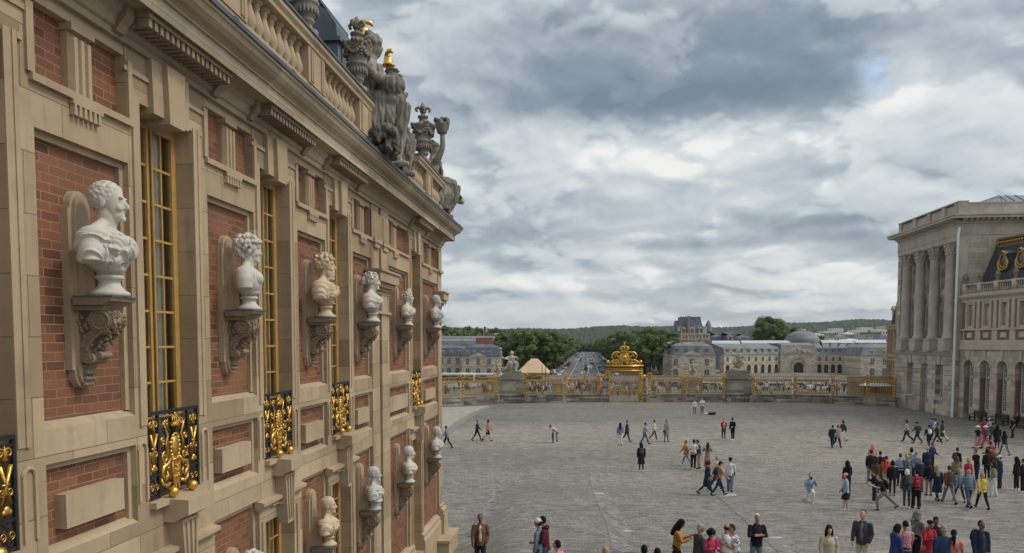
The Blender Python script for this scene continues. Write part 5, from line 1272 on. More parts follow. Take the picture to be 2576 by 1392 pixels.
# ------------------------------------------------------------------ town, avenue and hills beyond the railing
M['wall_cream'] = stone_mat('cream_masonry', 'xz', c=(.56, .475, .37), dark=(.42, .35, .265), grime=(.25, .21, .17), bw=1.6, bh=.5, mort=.015, g=.35, amt=.6)
M['wall_white'] = flat('white_render', (.62, .60, .56), .8, 0, .1, .3)
M['wall_rose'] = brick_mat('rose_brick', 'xz', .4, .2, .02, c1=(.34, .17, .12), c2=(.27, .13, .095), cm=(.4, .33, .27))
M['roof_blue'] = flat('blue_slate', (.085, .10, .13), .55, 0, .35, .35, bump=.2, bscale=3)
M['roof_grey'] = flat('grey_roof', (.15, .15, .155), .6, 0, .35, .3, bump=.2, bscale=3)
M['roof_pale'] = flat('pale_zinc', (.42, .44, .46), .5, 0, .15, .3)
M['tile_red'] = flat('red_brick_stack', (.30, .115, .075), .8, 0, .2, 1.)
def mansard(b, x0, x1, y0, y1, z0, z1, z2, i1=1.3, i2=None, m=0):
    i2 = i2 or min((y1-y0)/2-.3, 5.5)
    q = lambda i, z: [(x0+i, y0+i, z), (x1-i, y0+i, z), (x1-i, y1-i, z), (x0+i, y1-i, z)]
    rings = [q(-.35, z0), q(-.35, z0+.12), q(0, z0+.14), q(i1, z1), q(i2, z2)]
    vs = [v for r in rings for v in r]; fs = [(3, 2, 1, 0), (16, 17, 18, 19)]
    for k in range(4):
        for j in range(4): fs.append((k*4+j, k*4+(j+1) % 4, (k+1)*4+(j+1) % 4, (k+1)*4+j))
    b.add(vs, fs, m)
def arch_poly(x, hw, z0, z1, n=8):
    return [(x-hw, z0), (x+hw, z0)]+[(x+hw*math.cos(a), z1-hw+hw*math.sin(a)) for a in [math.pi*k/n for k in range(n+1)]]
def far_window(o, x, y, z0, z1, hw, arch=False, side=None, kind='window'):
    f = MB(); g = MB()
    if arch:
        f.prism(arch_poly(x, hw+.18, z0-.1, z1+.18), y-.10, y, 'y'); g.prism(arch_poly(x, hw, z0, z1), y-.14, y-.08, 'y')
        f.box(x-.05, x+.05, y-.17, y-.14, z0, z1-.05)
    else:
        f.box(x-hw-.18, x+hw+.18, y-.10, y, z0-.15, z1+.2); g.box(x-hw, x+hw, y-.14, y-.08, z0, z1)
        f.box(x-.05, x+.05, y-.17, y-.14, z0, z1)
        for k in range(1, 4): f.box(x-hw, x+hw, y-.165, y-.14, z0+(z1-z0)*k/4-.03, z0+(z1-z0)*k/4+.03)
    w_ = f.build(kind, M['wall_cream'], o); g.build('pane', M['pane_far'], w_)
def far_dormer(o, x, y, z, s=1., mat='wall_cream'):
    d = MB(); d.box(x-.75*s, x+.75*s, y, y+1.8*s, z, z+1.6*s); d.prism([(x-.95*s, z+1.6*s), (x+.95*s, z+1.6*s), (x+.6*s, z+1.95*s), (x, z+2.1*s), (x-.6*s, z+1.95*s)], y-.12, y+2.1*s, 'y')
    q = d.build('dormer', M[mat], o); g = MB(); g.box(x-.45*s, x+.45*s, y-.05, y+.0, z+.2*s, z+1.45*s); g.build('pane', M['pane_far'], q)
# --- stables on the left
def stables_left():
    o = thing('mansard_stable_block', 'cream stone building with a blue slate mansard roof, left beyond the railing', 'building', (-50, 335, G0))
    XL, XR = pxY(1162, 900, 330)[0], pxY(1257, 900, 330)[0]; XL2 = pxY(860, 900, 338)[0]
    ze = pxY(1200, 897, 330)[1]; zb = pxY(1200, 874, 330)[1]; zt = pxY(1200, 866, 330)[1]
    s = MB(); s.box(XL, XR, 330, 352, G0-1, ze); s.box(XL2, XL, 338, 352, G0-1, ze)
    xm = (XL+XR)/2-1.2
    for z in (ze-.5, G0+4.6): s.box(XL-.15, XR+.15, 329.85, 330, z, z+.4); s.box(XR, XR+.15, 330, 352, z, z+.4); s.box(XL2, XL-.15, 337.85, 338, z, z+.4)
    s.prism([(xm-4.2, ze-.1), (xm+4.2, ze-.1), (xm, ze+1.7)], 329.6, 331.5, 'y')
    for x in (XL, XL+1.0, XR-2.2, XR-1.): s.box(x, x+.7, 329.8, 330, G0, ze)
    s.build('wall', M['wall_cream'], o)
    for x in (xm-4.8, xm, xm+5.0): far_window(o, x, 330, G0+5.2, G0+7.9, .75); far_window(o, x, 330, G0+.3, G0+3.6, .95, True)
    for x in (XL-3.5, XL-7.5, XL-11, XL-15, XL-19, XL-27, XL-35): far_window(o, x, 338, G0+5.2, G0+7.9, .75); far_window(o, x, 338, G0+.3, G0+3.6, .9, True)
    r = MB(); mansard(r, XL, XR, 330, 352, ze, zb, zt); mansard(r, XL2, XL-.4, 338, 352, ze, zb-.4, zt-.4); r.build('roof', M['roof_blue'], o)
    for x in (xm-4.9, xm-1.8, xm+1.8, xm+5.1): far_dormer(o, x, 330.4, ze+.7, .95)
    for x in (XL-2.5, XL-6.5, XL-10.5, XL-18, XL-26): far_dormer(o, x, 338.4, ze+.7, .95)
    for y in (337, 345):
        d = MB(); d.box(XR-1.6, XR-.1, y, y+1.6, ze+.5, ze+2.2); d.build('dormer', M['roof_grey'], o)
    for a, c, z in ((1198, 1212, 866), (1212, 1240, 867)):
        xa, xc = pxY(a, 860, 344)[0], pxY(c, 860, 344)[0]; k = MB(); zz = pxY(a, 853 if a < 1210 else 852, 344)[1]; k.box(xa, xc, 343, 344.5, zt-1.5, zz); k.box(xa-.1, xc+.1, 342.9, 344.6, zz, zz+.25); k.build('chimney', M['tile_red'], o)
stables_left()
def roof_block(name, label, px0, px1, ye, yt, Y, D, wall, roof, cat='building', flat_=False, ybase=None, nwin=0, grp=None):
    xa, _ = pxY(px0, 860, Y); xb, _ = pxY(px1, 860, Y); ze = pxY(px0, ye, Y)[1]; zt = pxY(px0, yt, Y)[1]; z0 = G0-1 if ybase is None else pxY(px0, ybase, Y)[1]
    o = thing(name, label, cat, ((xa+xb)/2, Y+D/2, z0), 0, grp); s = MB(); s.box(xa, xb, Y, Y+D, z0, ze)
    s.build('wall', M[wall], o); r = MB()
    if flat_: r.box(xa-.3, xb+.3, Y-.3, Y+D, ze, zt)
    else: mansard(r, xa, xb, Y, Y+D, ze, ze+(zt-ze)*.62, zt, .9, D*.42)
    r.build('roof', M[roof], o)
    if nwin:
        for k in range(nwin):
            x = xa+(xb-xa)*(k+.5)/nwin; g = MB(); hh = min(1.9, (ze-max(z0, G0))*.5); g.box(x-.5, x+.5, Y-.05, Y-.0, ze-.5-hh, ze-.5); g.build('window', M['pane_far'], o)
    return o, xa, xb, ze, zt
roof_block('slate_roofed_range', 'long low building with a dark slate roof, behind the left mansard block', 700, 1262, 868, 852, 390, 18, 'wall_cream', 'roof_grey')
roof_block('slate_roofed_range', 'far pale-roofed range with a small clock roof below the flag, left town', 640, 1290, 857, 846, 470, 20, 'wall_white', 'roof_grey')
roof_block('rose_brick_block', 'flat-topped rose brick block among the trees, left of the avenue', 1244, 1310, 842, 839, 600, 16, 'wall_rose', 'wall_white', flat_=True, nwin=6)
roof_block('white_villa', 'white modern villa high among the trees on the left hill', 1112, 1152, 838, 832, 690, 12, 'wall_white', 'roof_pale', flat_=True, nwin=4)
roof_block('white_villa', 'small white hillside house with a pale gable, lower left hill', 1124, 1142, 851, 846, 560, 10, 'wall_white', 'roof_pale', nwin=2)
# flag
o = thing('flagpole', 'flagpole flying a blue, white and red flag over the left roofs', 'flagpole', (pxY(1217, 850, 470)[0], 478, 10))
x, zt = pxY(1217, 820, 478); _, zb = pxY(1217, 850, 478); b = MB(); b.tube([(x, 478, zb), (x, 478, zt)], .11, 6); b.box(x-5, x+5, 474, 482, zb-1.8, zb-.6); b.prism([(x-6, zb-.6), (x+6, zb-.6), (x+2.4, zb+.6), (x-2.4, zb+.6)], 473, 483, 'y'); b.build('pole', M['roof_pale'], o)
fl = MB()
for k in range(3): fl.add([(x+.1+k*1.15, 478+.3*math.sin(k*2), zt-.3-.5*k), (x+.1+(k+1)*1.15, 478+.3*math.sin(k*2+2), zt-.8-.5*k), (x+.1+(k+1)*1.15, 478+.3*math.sin(k*2+2), zt-3.6-.5*k), (x+.1+k*1.15, 478+.3*math.sin(k*2), zt-3.1-.5*k)], [(0, 1, 2, 3)], k)
fl.build('flag', [flat('flag_blue', (.03, .06, .25)), M['wall_white'], flat('flag_red', (.5, .03, .04))], o)
# --- stables on the right: pavilion, hemicycle of arcades, end pavilion
def stables_right():
    o = thing('arcaded_stables', 'long curved cream stone stables with arcades, slate roofs and a central pediment', 'building', (100, 380, G0))
    s = MB(); r = MB()
    XL, XR = pxY(1692, 900, 330)[0], pxY(1800, 900, 330)[0]; XF = pxY(1668, 900, 345)[0]
    ze = pxY(1750, 893, 330)[1]; zb = ze+4.0; zt = ze+5.6
    s.box(XL, XR, 330, 352, G0-1, ze); s.box(XF, XL, 345, 365, G0-1, ze+.4); xm = (XL+XR)/2-1.
    for z in (ze-.5, G0+4.5): s.box(XL-.15, XR+.15, 329.85, 330, z, z+.4); s.box(XL-.15, XL, 330, 345, z, z+.4); s.box(XF, XL-.15, 344.85, 345, z+.3, z+.7)
    s.prism([(xm-4, ze-.1), (xm+4, ze-.1), (xm, ze+1.7)], 329.6, 331.5, 'y')
    for x in (xm-6.8, xm, xm+6.6): far_window(o, x, 330, G0+5., G0+8., .85); far_window(o, x, 330, G0+.2, G0+3.6, 1.05, True)
    far_window(o, XR+2.0, 352-.2, G0+.3, G0+4.4, 1.0, True)
    mansard(r, XL, XR, 330, 352, ze, zb, zt); mansard(r, XF, XL-.4, 345, 365, ze+.4, zb+.2, zt+.2)
    for x in (xm-6.5, xm-2.3, xm+2.2, xm+6.6): far_dormer(o, x, 330.4, ze+.9, .9, 'roof_grey')
    for q in (1.5, 3.6, 5.4): far_dormer(o, XF+q-.4, 345.4, ze+1.2, .7)
    for a, c in ((1713, 1748), (1778, 1790)):
        k = MB(); k.box(pxY(a, 870, 342)[0], pxY(c, 870, 342)[0], 341, 342.5, zt-1, pxY(a, 857, 342)[1]); k.build('chimney', M['tile_red'], o)
    # bays are flat wall panels set round the curve, each with an arch below and a window above
    def bay(p, q, k, ztop, arch=True):
        d = (q-p); L = d.length; d.normalize(); n = Vector((d.y, -d.x, 0)); 
        if n.y > 0: n = -n
        mt = Matrix(((d.x, -n.x, 0, p.x), (d.y, -n.y, 0, p.y), (0, 0, 1, 0), (0, 0, 0, 1)))
        b = MB(); hw = min(1.1, L*.30); c = L/2
        b.box(0, L, 0, 3, G0-1, ztop); b.box(0, L, -.12, 0, G0+5.1, G0+5.45); b.box(0, L, -.25, 0, ztop-.5, ztop)
        b.xf(mt); s.add(b.v, b.f)
        f = MB(); f.prism(arch_poly(c, hw+.22, G0, G0+4.5), -.08, 0, 'y'); f.xf(mt); w_ = f.build('arcade_opening', M['wall_cream'], o)
        g = MB(); g.prism(arch_poly(c, hw, G0, G0+4.3), -.14, -.06, 'y'); g.xf(mt); g.build('opening', M['dark'], w_)
        f = MB(); f.box(c-hw*.6-.16, c+hw*.6+.16, -.07, 0, G0+5.9, G0+8.3); f.xf(mt); w_ = f.build('window', M['wall_cream'], o)
        g = MB(); g.box(c-hw*.6, c+hw*.6, -.12, -.05, G0+6., G0+8.1); g.xf(mt); g.build('pane', M['pane_far'], w_)
        rr = MB(); rr.add([(0, -.4, ztop), (L, -.4, ztop), (L, .9, ztop+3.1), (0, .9, ztop+3.1), (L, 9, ztop+5.2), (0, 9, ztop+5.2)], [(0, 1, 2, 3), (3, 2, 4, 5)]); rr.xf(mt); r.add(rr.v, rr.f)
        dd = MB(); dd.box(c-.65, c+.65, .0, 1.4, ztop+.9, ztop+2.3); dd.box(c-.85, c+.85, -.1, 1.6, ztop+2.3, ztop+2.5); dd.xf(mt); q_ = dd.build('dormer', M['roof_grey'], o)
        g = MB(); g.box(c-.42, c+.42, -.06, -.0, ztop+1.0, ztop+2.2); g.xf(mt); g.build('pane', M['pane_far'], q_)
    zt2 = G0+9.5
    A, B = Vector((66, 366, 0)), Vector((97, 385, 0)); n = 8
    for k in range(n): bay(A+(B-A)*k/n, A+(B-A)*(k+1)/n, k, zt2)
    pts = [Vector((115+21*math.sin(R(t)), 385-21*(1-math.cos(R(t))), 0)) for t in [68*k/8 for k in range(9)]]
    for k in range(8): bay(pts[k], pts[k+1], k, zt2)
    # centre block: pediment over a great arch
    s.box(97, 115, 384, 396, G0-1, zt2+.3); s.prism([(98.5, zt2+.3), (113.5, zt2+.3), (106, zt2+3.6)], 383.6, 386, 'y'); s.box(96.8, 115.2, 383.8, 384, zt2-.4, zt2+.3)
    f = MB(); f.prism(arch_poly(106, 3.7, G0, G0+8.2), 383.75, 384, 'y'); w_ = f.build('great_arch', M['statue_pale'], o)
    g = MB(); g.prism(arch_poly(106, 2.3, G0, G0+5.2), 383.66, 383.76, 'y'); g.build('doorway', M['dark'], w_)
    q = MB(); rnd = random.Random(3)
    for k in range(40): a = rnd.uniform(.1, 3.04); q.ell((106+3.0*math.cos(a), 383.7, G0+4.6+2.9*math.sin(a)), rnd.uniform(.25, .5), None, 6, 5)
    for k in range(26): t = rnd.uniform(-1, 1); q.ell((106+t*5.2, 383.5, zt2+.6+rnd.random()*2.4*(1-abs(t))), rnd.uniform(.25, .45), None, 6, 5)
    q.build('carved_relief', M['statue_pale'], o)
    for x in (101.3, 110.7): e = MB(); e.ell((x-3.2 if x < 106 else x+3.2, 386, zt2+2.4), (1.1, .5, .6)); e.build('oculus', M['pane_far'], o)
    r.add([(96.5, 383.7, zt2+.3), (115.5, 383.7, zt2+.3), (114, 386, zt2+4.4), (98, 386, zt2+4.4), (114, 396, zt2+5.6), (98, 396, zt2+5.6)], [(0, 1, 2, 3), (3, 2, 4, 5)])
    # right-hand end pavilion
    XA, XB2 = pxY(2166, 900, 352)[0], pxY(2330, 900, 352)[0]
    s.box(XA, XB2, 352, 375, G0-1, ze-.6); mansard(r, XA, XB2, 352, 375, ze-.6, ze+3.2, ze+5)
    for k in range(3): far_window(o, XA+5+k*5.4, 352, G0+5, G0+8, .85); far_window(o, XA+5+k*5.4, 352, G0+.2, G0+3.6, .95, True); far_dormer(o, XA+5.+k*5.4, 352.4, ze+.1, .9)
    s.build('wall', M['wall_cream'], o); r.build('roof', M['roof_grey'], o)
stables_right()
x, z = pxY(2017, 862, 432); o = thing('low_dome', 'large dark lead dome rising behind the curved stables', 'dome', (x, 432, 6))
b = MB(); zt = pxY(2017, 832, 432)[1]; rr = pxY(2062, 862, 432)[0]-x; b.lathe([(rr, G0), (rr, z)]+[(rr*math.cos(a), z+(zt-z)*math.sin(a)) for a in [math.pi/2*k/10 for k in range(1, 9)]]+[(rr*.22, zt-.3), (rr*.22, zt)], (x, 432, 0), 32); b.build('shell', M['roof_grey'], o, True)
b = MB(); b.lathe([(rr*.2, zt), (rr*.2, zt+.7), (0, zt+.9)], (x, 432, 0), 16); b.build('lantern', M['roof_pale'], o)
for a, c, yy in ((1780, 1862, 860), (1866, 1990, 859.5), (2068, 2150, 858.5), (2152, 2232, 858)):
    xa, xb = pxY(a, yy, 425)[0], pxY(c, yy, 425)[0]; z = pxY(a, yy, 425)[1]; o = thing('skylight_range', 'white glazed roof ridge above the stables, %s' % ('beside the town hall' if a < 1800 else 'left of the dark dome' if a < 1900 else 'right of the dark dome' if a < 2100 else 'farthest right by the columned pavilion'), 'roof', ((xa+xb)/2, 428, G0), 0, 'white skylight ridges')
    b = MB(); b.box(xa, xb, 425, 431, G0, z-1.0); b.build('wall', M['roof_grey'], o); b = MB(); b.prism([(424.5, z-1.0), (431.5, z-1.0), (428, z+.6)], xa, xb, 'x'); b.build('glazing', M['roof_pale'], o)
# --- town hall
def town_hall():
    Y = 455; X = lambda p, y=Y: pxY(p, 860, y)[0]; Z = lambda p, y=Y: pxY(1740, p, y)[1]
    o = thing('town_hall', 'town hall with a very tall slate roof and a brick chimney stack, above the stables', 'building', (X(1740), 465, G0))
    s = MB(); s.box(X(1697), X(1784), Y, Y+22, G0-1, Z(841)); 
    for yy in (841, 853): s.box(X(1697)-.4, X(1784)+.4, Y-.4, Y+22, Z(yy)-.3, Z(yy)+.4)
    for k in range(6): x = X(1697)+(X(1784)-X(1697))*k/5; s.box(x-.5, x+.5, Y-.25, Y, G0, Z(841))
    s.build('wall', M['wall_cream'], o)
    for k in range(5):
        x = X(1697)+(X(1784)-X(1697))*(k+.5)/5; far_window(o, x-.9, Y, Z(851), Z(844), .55); far_window(o, x+.9, Y, Z(851), Z(844), .55); far_window(o, x, Y, Z(866), Z(857), .7)
    r = MB(); q = lambda a, c, y0, y1, z: [(X(a), y0, z), (X(c), y0, z), (X(c), y1, z), (X(a), y1, z)]
    vs = q(1703, 1772, Y+.5, Y+20, Z(839))+q(1713, 1764, Y+4, Y+16, Z(800))+q(1712, 1765, Y+3.8, Y+16.2, Z(797.5)); r.add(vs, [(0, 1, 5, 4), (1, 2, 6, 5), (2, 3, 7, 6), (3, 0, 4, 7), (4, 5, 9, 8), (5, 6, 10, 9), (6, 7, 11, 10), (7, 4, 8, 11), (8, 9, 10, 11)])
    vs = q(1697, 1716, Y+2, Y+14, Z(839))+q(1702, 1714, Y+5, Y+12, Z(806)); r.add(vs, [(0, 1, 5, 4), (1, 2, 6, 5), (2, 3, 7, 6), (3, 0, 4, 7), (4, 5, 6, 7)])
    for k in range(9): x = X(1714)+(X(1763)-X(1714))*k/8; r.box(x-.15, x+.15, Y+3.8, Y+4, Z(797.5), Z(797.5)+.9)
    r.build('roof', M['roof_blue'], o)
    c = MB(); c.box(X(1729.5), X(1734.5), Y+.2, Y+2.5, Z(841), Z(797)); c.box(X(1729), X(1735), Y, Y+2.7, Z(797), Z(795.5))
    ch = c.build('chimney', M['wall_rose'], o); c = MB()
    for k in range(9): z = Z(838-4.6*k); c.box(X(1729.3), X(1731), Y+.1, Y+.2, z, z+.55); c.box(X(1733), X(1734.7), Y+.1, Y+.2, z, z+.55)
    c.build('stone_quoins', M['wall_cream'], ch)
    for p in (1719, 1742, 1764): far_dormer(o, X(p), Y+.4, Z(839), 1.9)
    for p in (1708, 1775): k = MB(); k.box(X(p)-.8, X(p)+.8, Y+1, Y+2.6, Z(841), Z(823)); k.box(X(p)-1, X(p)+1, Y+.8, Y+2.8, Z(823), Z(821)); k.build('chimney', M['roof_pale'], o)
    t = MB(); x = X(1784, 470); rr = X(1793, 470)-x; t.lathe([(rr, G0), (rr, Z(836, 470)), (rr+.5, Z(835, 470)), (rr+.2, Z(833, 470)), (rr*.95, Z(822, 470)), (rr*.72, Z(814, 470)), (rr*.3, Z(809, 470)), (rr*.3, Z(807, 470)), (0, Z(806, 470))], (x, 474, 0), 20); t.build('domed_tower', M['roof_grey'], o, True)
town_hall()
roof_block('mansard_wing', 'dark mansard wing with pale dormers, right of the town hall', 1785, 1823, 862, 838, 462, 16, 'wall_cream', 'roof_blue', nwin=0)
o, xa, xb, ze, zt = roof_block('mansard_wing', 'higher dark mansard pavilion with one big pale dormer, above the stables', 1823, 1850, 862, 836, 455, 16, 'wall_cream', 'roof_blue'); far_dormer(o, (xa+xb)/2, 455.2, ze+.5, 1.9)
o, xa, xb, ze, zt = roof_block('mansard_wing', 'long dark mansard range left of the big round tree', 1850, 1893, 862, 840, 460, 16, 'wall_cream', 'roof_blue')
for k in (1, 3): far_dormer(o, xa+(xb-xa)*k/4, 460.2, ze+.4, 1.3)
roof_block('cream_town_house', 'cream town house with a pale zinc roof, left of the town hall', 1655, 1697, 851, 843, 480, 14, 'wall_cream', 'roof_pale', nwin=5)
# --- pale town on the right
rnd = random.Random(12); TOWN = [(2040, 2075, 846, 838, 560), (2072, 2100, 838, 833, 640), (2098, 2132, 850, 842, 560), (2094, 2120, 836, 826, 720), (2122, 2150, 842, 835, 640), (2150, 2185, 850, 843, 570), (2146, 2180, 836, 830, 700), (2180, 2215, 842, 836, 640), (2205, 2240, 834, 828, 720), (2212, 2250, 852, 842, 560), (2055, 2082, 856, 850, 500), (2125, 2160, 858, 852, 500), (2185, 2230, 859, 852, 500), (2165, 2195, 830, 824, 800), (2215, 2236, 826, 821, 830)]
DESC = ['grey-roofed house behind the dark dome', 'white house with a flat roof above the dome', 'long pale apartment block in the right town', 'tall pale block with a white roof, highest left of the right town', 'white block in the middle of the right town', 'dark-roofed house in the right town', 'pale block below the wooded skyline at right', 'white apartment block beside the columned pavilion', 'white block under the wooded skyline next to the columned pavilion', 'dark-roofed house beside the brick end pavilion', 'low pale house right of the dome', 'low white house above the skylight ridge', 'long dark slate roof above the skylight ridge', 'small far white block on the wooded slope', 'tiny far white tower block near the columned pavilion']
for i, (a, c, ye, yt, Y) in enumerate(TOWN): roof_block('town_house', DESC[i], a, c, ye, yt, Y, 14, ('wall_white', 'wall_cream', 'wall_white')[i % 3], ('roof_pale', 'wall_white', 'roof_grey', 'wall_white', 'roof_pale')[i % 5] if i not in (12, 9, 5) else 'roof_blue', flat_=i in (1, 3, 6, 7, 8, 13, 14), nwin=5, grp='pale houses of the right-hand town')
# ------------------------------------------------------------------ trees
def leaf_mat(name, c0, c1, c2):
    m, T, B = pbsdf(name); g = T.new('ShaderNodeNewGeometry'); p = T.new('ShaderNodeTexCoord').outputs['Object']
    oi = T.new('ShaderNodeObjectInfo').outputs['Random']
    n = T.noise(p, .35, 4, .6); c = T.mix(T.mr(n, .35, .65), c0, c1); c = T.mix(T.m('MULTIPLY', g.outputs['Random Per Island'], .6), c, c2)
    c = T.mix(1., c, T.ramp(oi, [(0, (.8, .85, .8)), (1, (1.15, 1.1, 1.)) ]), 'MULTIPLY')
    T.l.new(c, B.inputs['Base Color']); B.inputs['Roughness'].default_value = .7; B.inputs['Specular IOR Level'].default_value = .25
    return m
M['leaf'] = leaf_mat('broad_leaves', (.040, .078, .020), (.082, .128, .034), (.13, .17, .05))
M['leaf_dark'] = leaf_mat('dark_leaves', (.022, .050, .026), (.042, .075, .036), (.07, .10, .04))
M['bark'] = flat('bark', (.06, .05, .04), .9, 0, .3, 2)
def crown_mesh(seed, rx, ry, h0, h1, nclump, nleaf, ls, mat):
    rnd = random.Random(seed); b = MB(); cs = []
    for k in range(nclump):
        while True:
            v = Vector((rnd.uniform(-1, 1), rnd.uniform(-1, 1), rnd.uniform(-1, 1)))
            if .35 < v.length < 1: break
        cs.append((Vector((v.x*rx, v.y*ry, (h0+h1)/2+v.z*(h1-h0)/2)), rnd.uniform(.22, .38)*rx))
    for k in range(nleaf):
        c, r = cs[rnd.randrange(len(cs))]
        v = Vector((rnd.gauss(0, 1), rnd.gauss(0, 1), rnd.gauss(0, 1))).normalized()*r*rnd.uniform(.7, 1.08); v.z *= .8
        p = c+v; nrm = (v.normalized()+Vector((rnd.uniform(-.6, .6), rnd.uniform(-.6, .6), rnd.uniform(-.2, .8)))).normalized()
        t = nrm.orthogonal().normalized(); t = Matrix.Rotation(rnd.random()*6.28, 3, nrm) @ t; u = nrm.cross(t); s = ls*rnd.uniform(.6, 1.3)
        b.add([(p+t*s)[:], (p+u*s*.6)[:], (p-t*s)[:], (p-u*s*.6)[:]], [(0, 1, 2, 3)])
    for c, r in cs: b.ell(c, (r*.74, r*.74, r*.58), None, 7, 5)
    return b.mesh('crown', mat)
def trunk_mesh(h, r):
    b = MB(); b.tube([(0, 0, -.6), (0, 0, h*.4), (.1, .1, h)], [r*1.3, r, r*.6], 8)
    for a in range(5): b.tube([(0, 0, h*.55), (math.cos(a*1.3)*h*.22, math.sin(a*1.3)*h*.22, h*.95)], [r*.5, r*.2], 5)
    return b.mesh('trunk', M['bark'])
CR = [crown_mesh(s, 6.4, 6.4, 4.2, 20.5, 46, 5200, .48, M['leaf']) for s in (1, 2, 3)]; TM = trunk_mesh(9, .38)
FARCR = [crown_mesh(s, 6.4, 6.4, 4.0, 20.0, 34, 1300, .85, M['leaf']) for s in (5, 6)]
def tree(x, y, z, sc, k, label, group, far=False, name='avenue_tree', mats=None):
    o = thing(name, label, 'tree', (x, y, z), k*1.7, group); o.scale = (sc[0], sc[0], sc[1]) if isinstance(sc, tuple) else (sc, sc, sc)
    link('crown', (FARCR if far else CR)[k % (2 if far else 3)] if mats is None else mats, o, False); link('trunk', TM, o, False)
GL, GR = 'trees lining the left of the avenue', 'trees lining the right of the avenue'
rnd = random.Random(77); k = 0
for X, ya, yb, st in ((-18, 345, 1180, 13), (-29, 342, 560, 14), (-40, 352, 480, 14)):
    y = ya
    while y < yb:
        tree(X+rnd.uniform(-1, 1), y, G0, (rnd.uniform(1.0, 1.2), rnd.uniform(.95, 1.06)), k, 'leafy plane tree in the rows along the left of the avenue', GL, y > 460); k += 1; y += st*rnd.uniform(.9, 1.1)*(1 if y < 600 else 1.8)
for X, ya, yb, st in ((17.5, 360, 1180, 13), (28.5, 348, 640, 14), (38.5, 378, 600, 15)):
    y = ya
    while y < yb:
        tree(X+rnd.uniform(-1, 1), y, G0, (rnd.uniform(1., 1.2), rnd.uniform(.95, 1.06)), k, 'leafy plane tree in the rows along the right of the avenue', GR, y > 460); k += 1; y += st*rnd.uniform(.9, 1.1)*(1 if y < 600 else 1.8)
for X in range(-34, 42, 9): tree(X, 1215+(X*7) % 12, G0-3, (1.0, .95), k, 'tree in the far row closing the avenue', 'trees closing the far end of the avenue', True); k += 1
BIG = crown_mesh(9, 9.5, 9.5, 8, 31, 60, 7000, .55, M['leaf']); BIG2 = crown_mesh(10, 7.5, 7.5, 8, 25, 46, 4500, .6, M['leaf_dark'])
tree(pxY(1938, 860, 470)[0], 470, G0, 1.02, 1, 'big round mid-green tree standing above the stables roof', None, name='round_tree', mats=BIG)
tree(pxY(1985, 860, 480)[0], 480, G0, 1., 2, 'darker tree between the big round tree and the dome', None, name='dark_tree', mats=BIG2)
tree(pxY(2052, 860, 500)[0], 500, G0, .85, 4, 'low dark tree just right of the dome', None, name='dark_tree', mats=BIG2)
for i, (px, yt, Y) in enumerate(((1118, 818, 640), (1134, 826, 600), (1152, 823, 650), (1172, 817, 680), (1166, 834, 560), (1190, 828, 600), (1208, 822, 690), (1224, 834, 560), (1238, 823, 700), (1196, 842, 520), (1262, 826, 720), (1282, 830, 700), (1150, 842, 530), (1110, 838, 540), (1300, 836, 640), (1250, 850, 520))):
    x, zt = pxY(px, yt, Y); s_ = 1.05 if Y > 600 else .8
    tree(x, Y, zt-20*s_, s_, i, 'tree on the wooded slope above the left-hand roofs', 'trees on the left slope', True, 'hillside_tree')
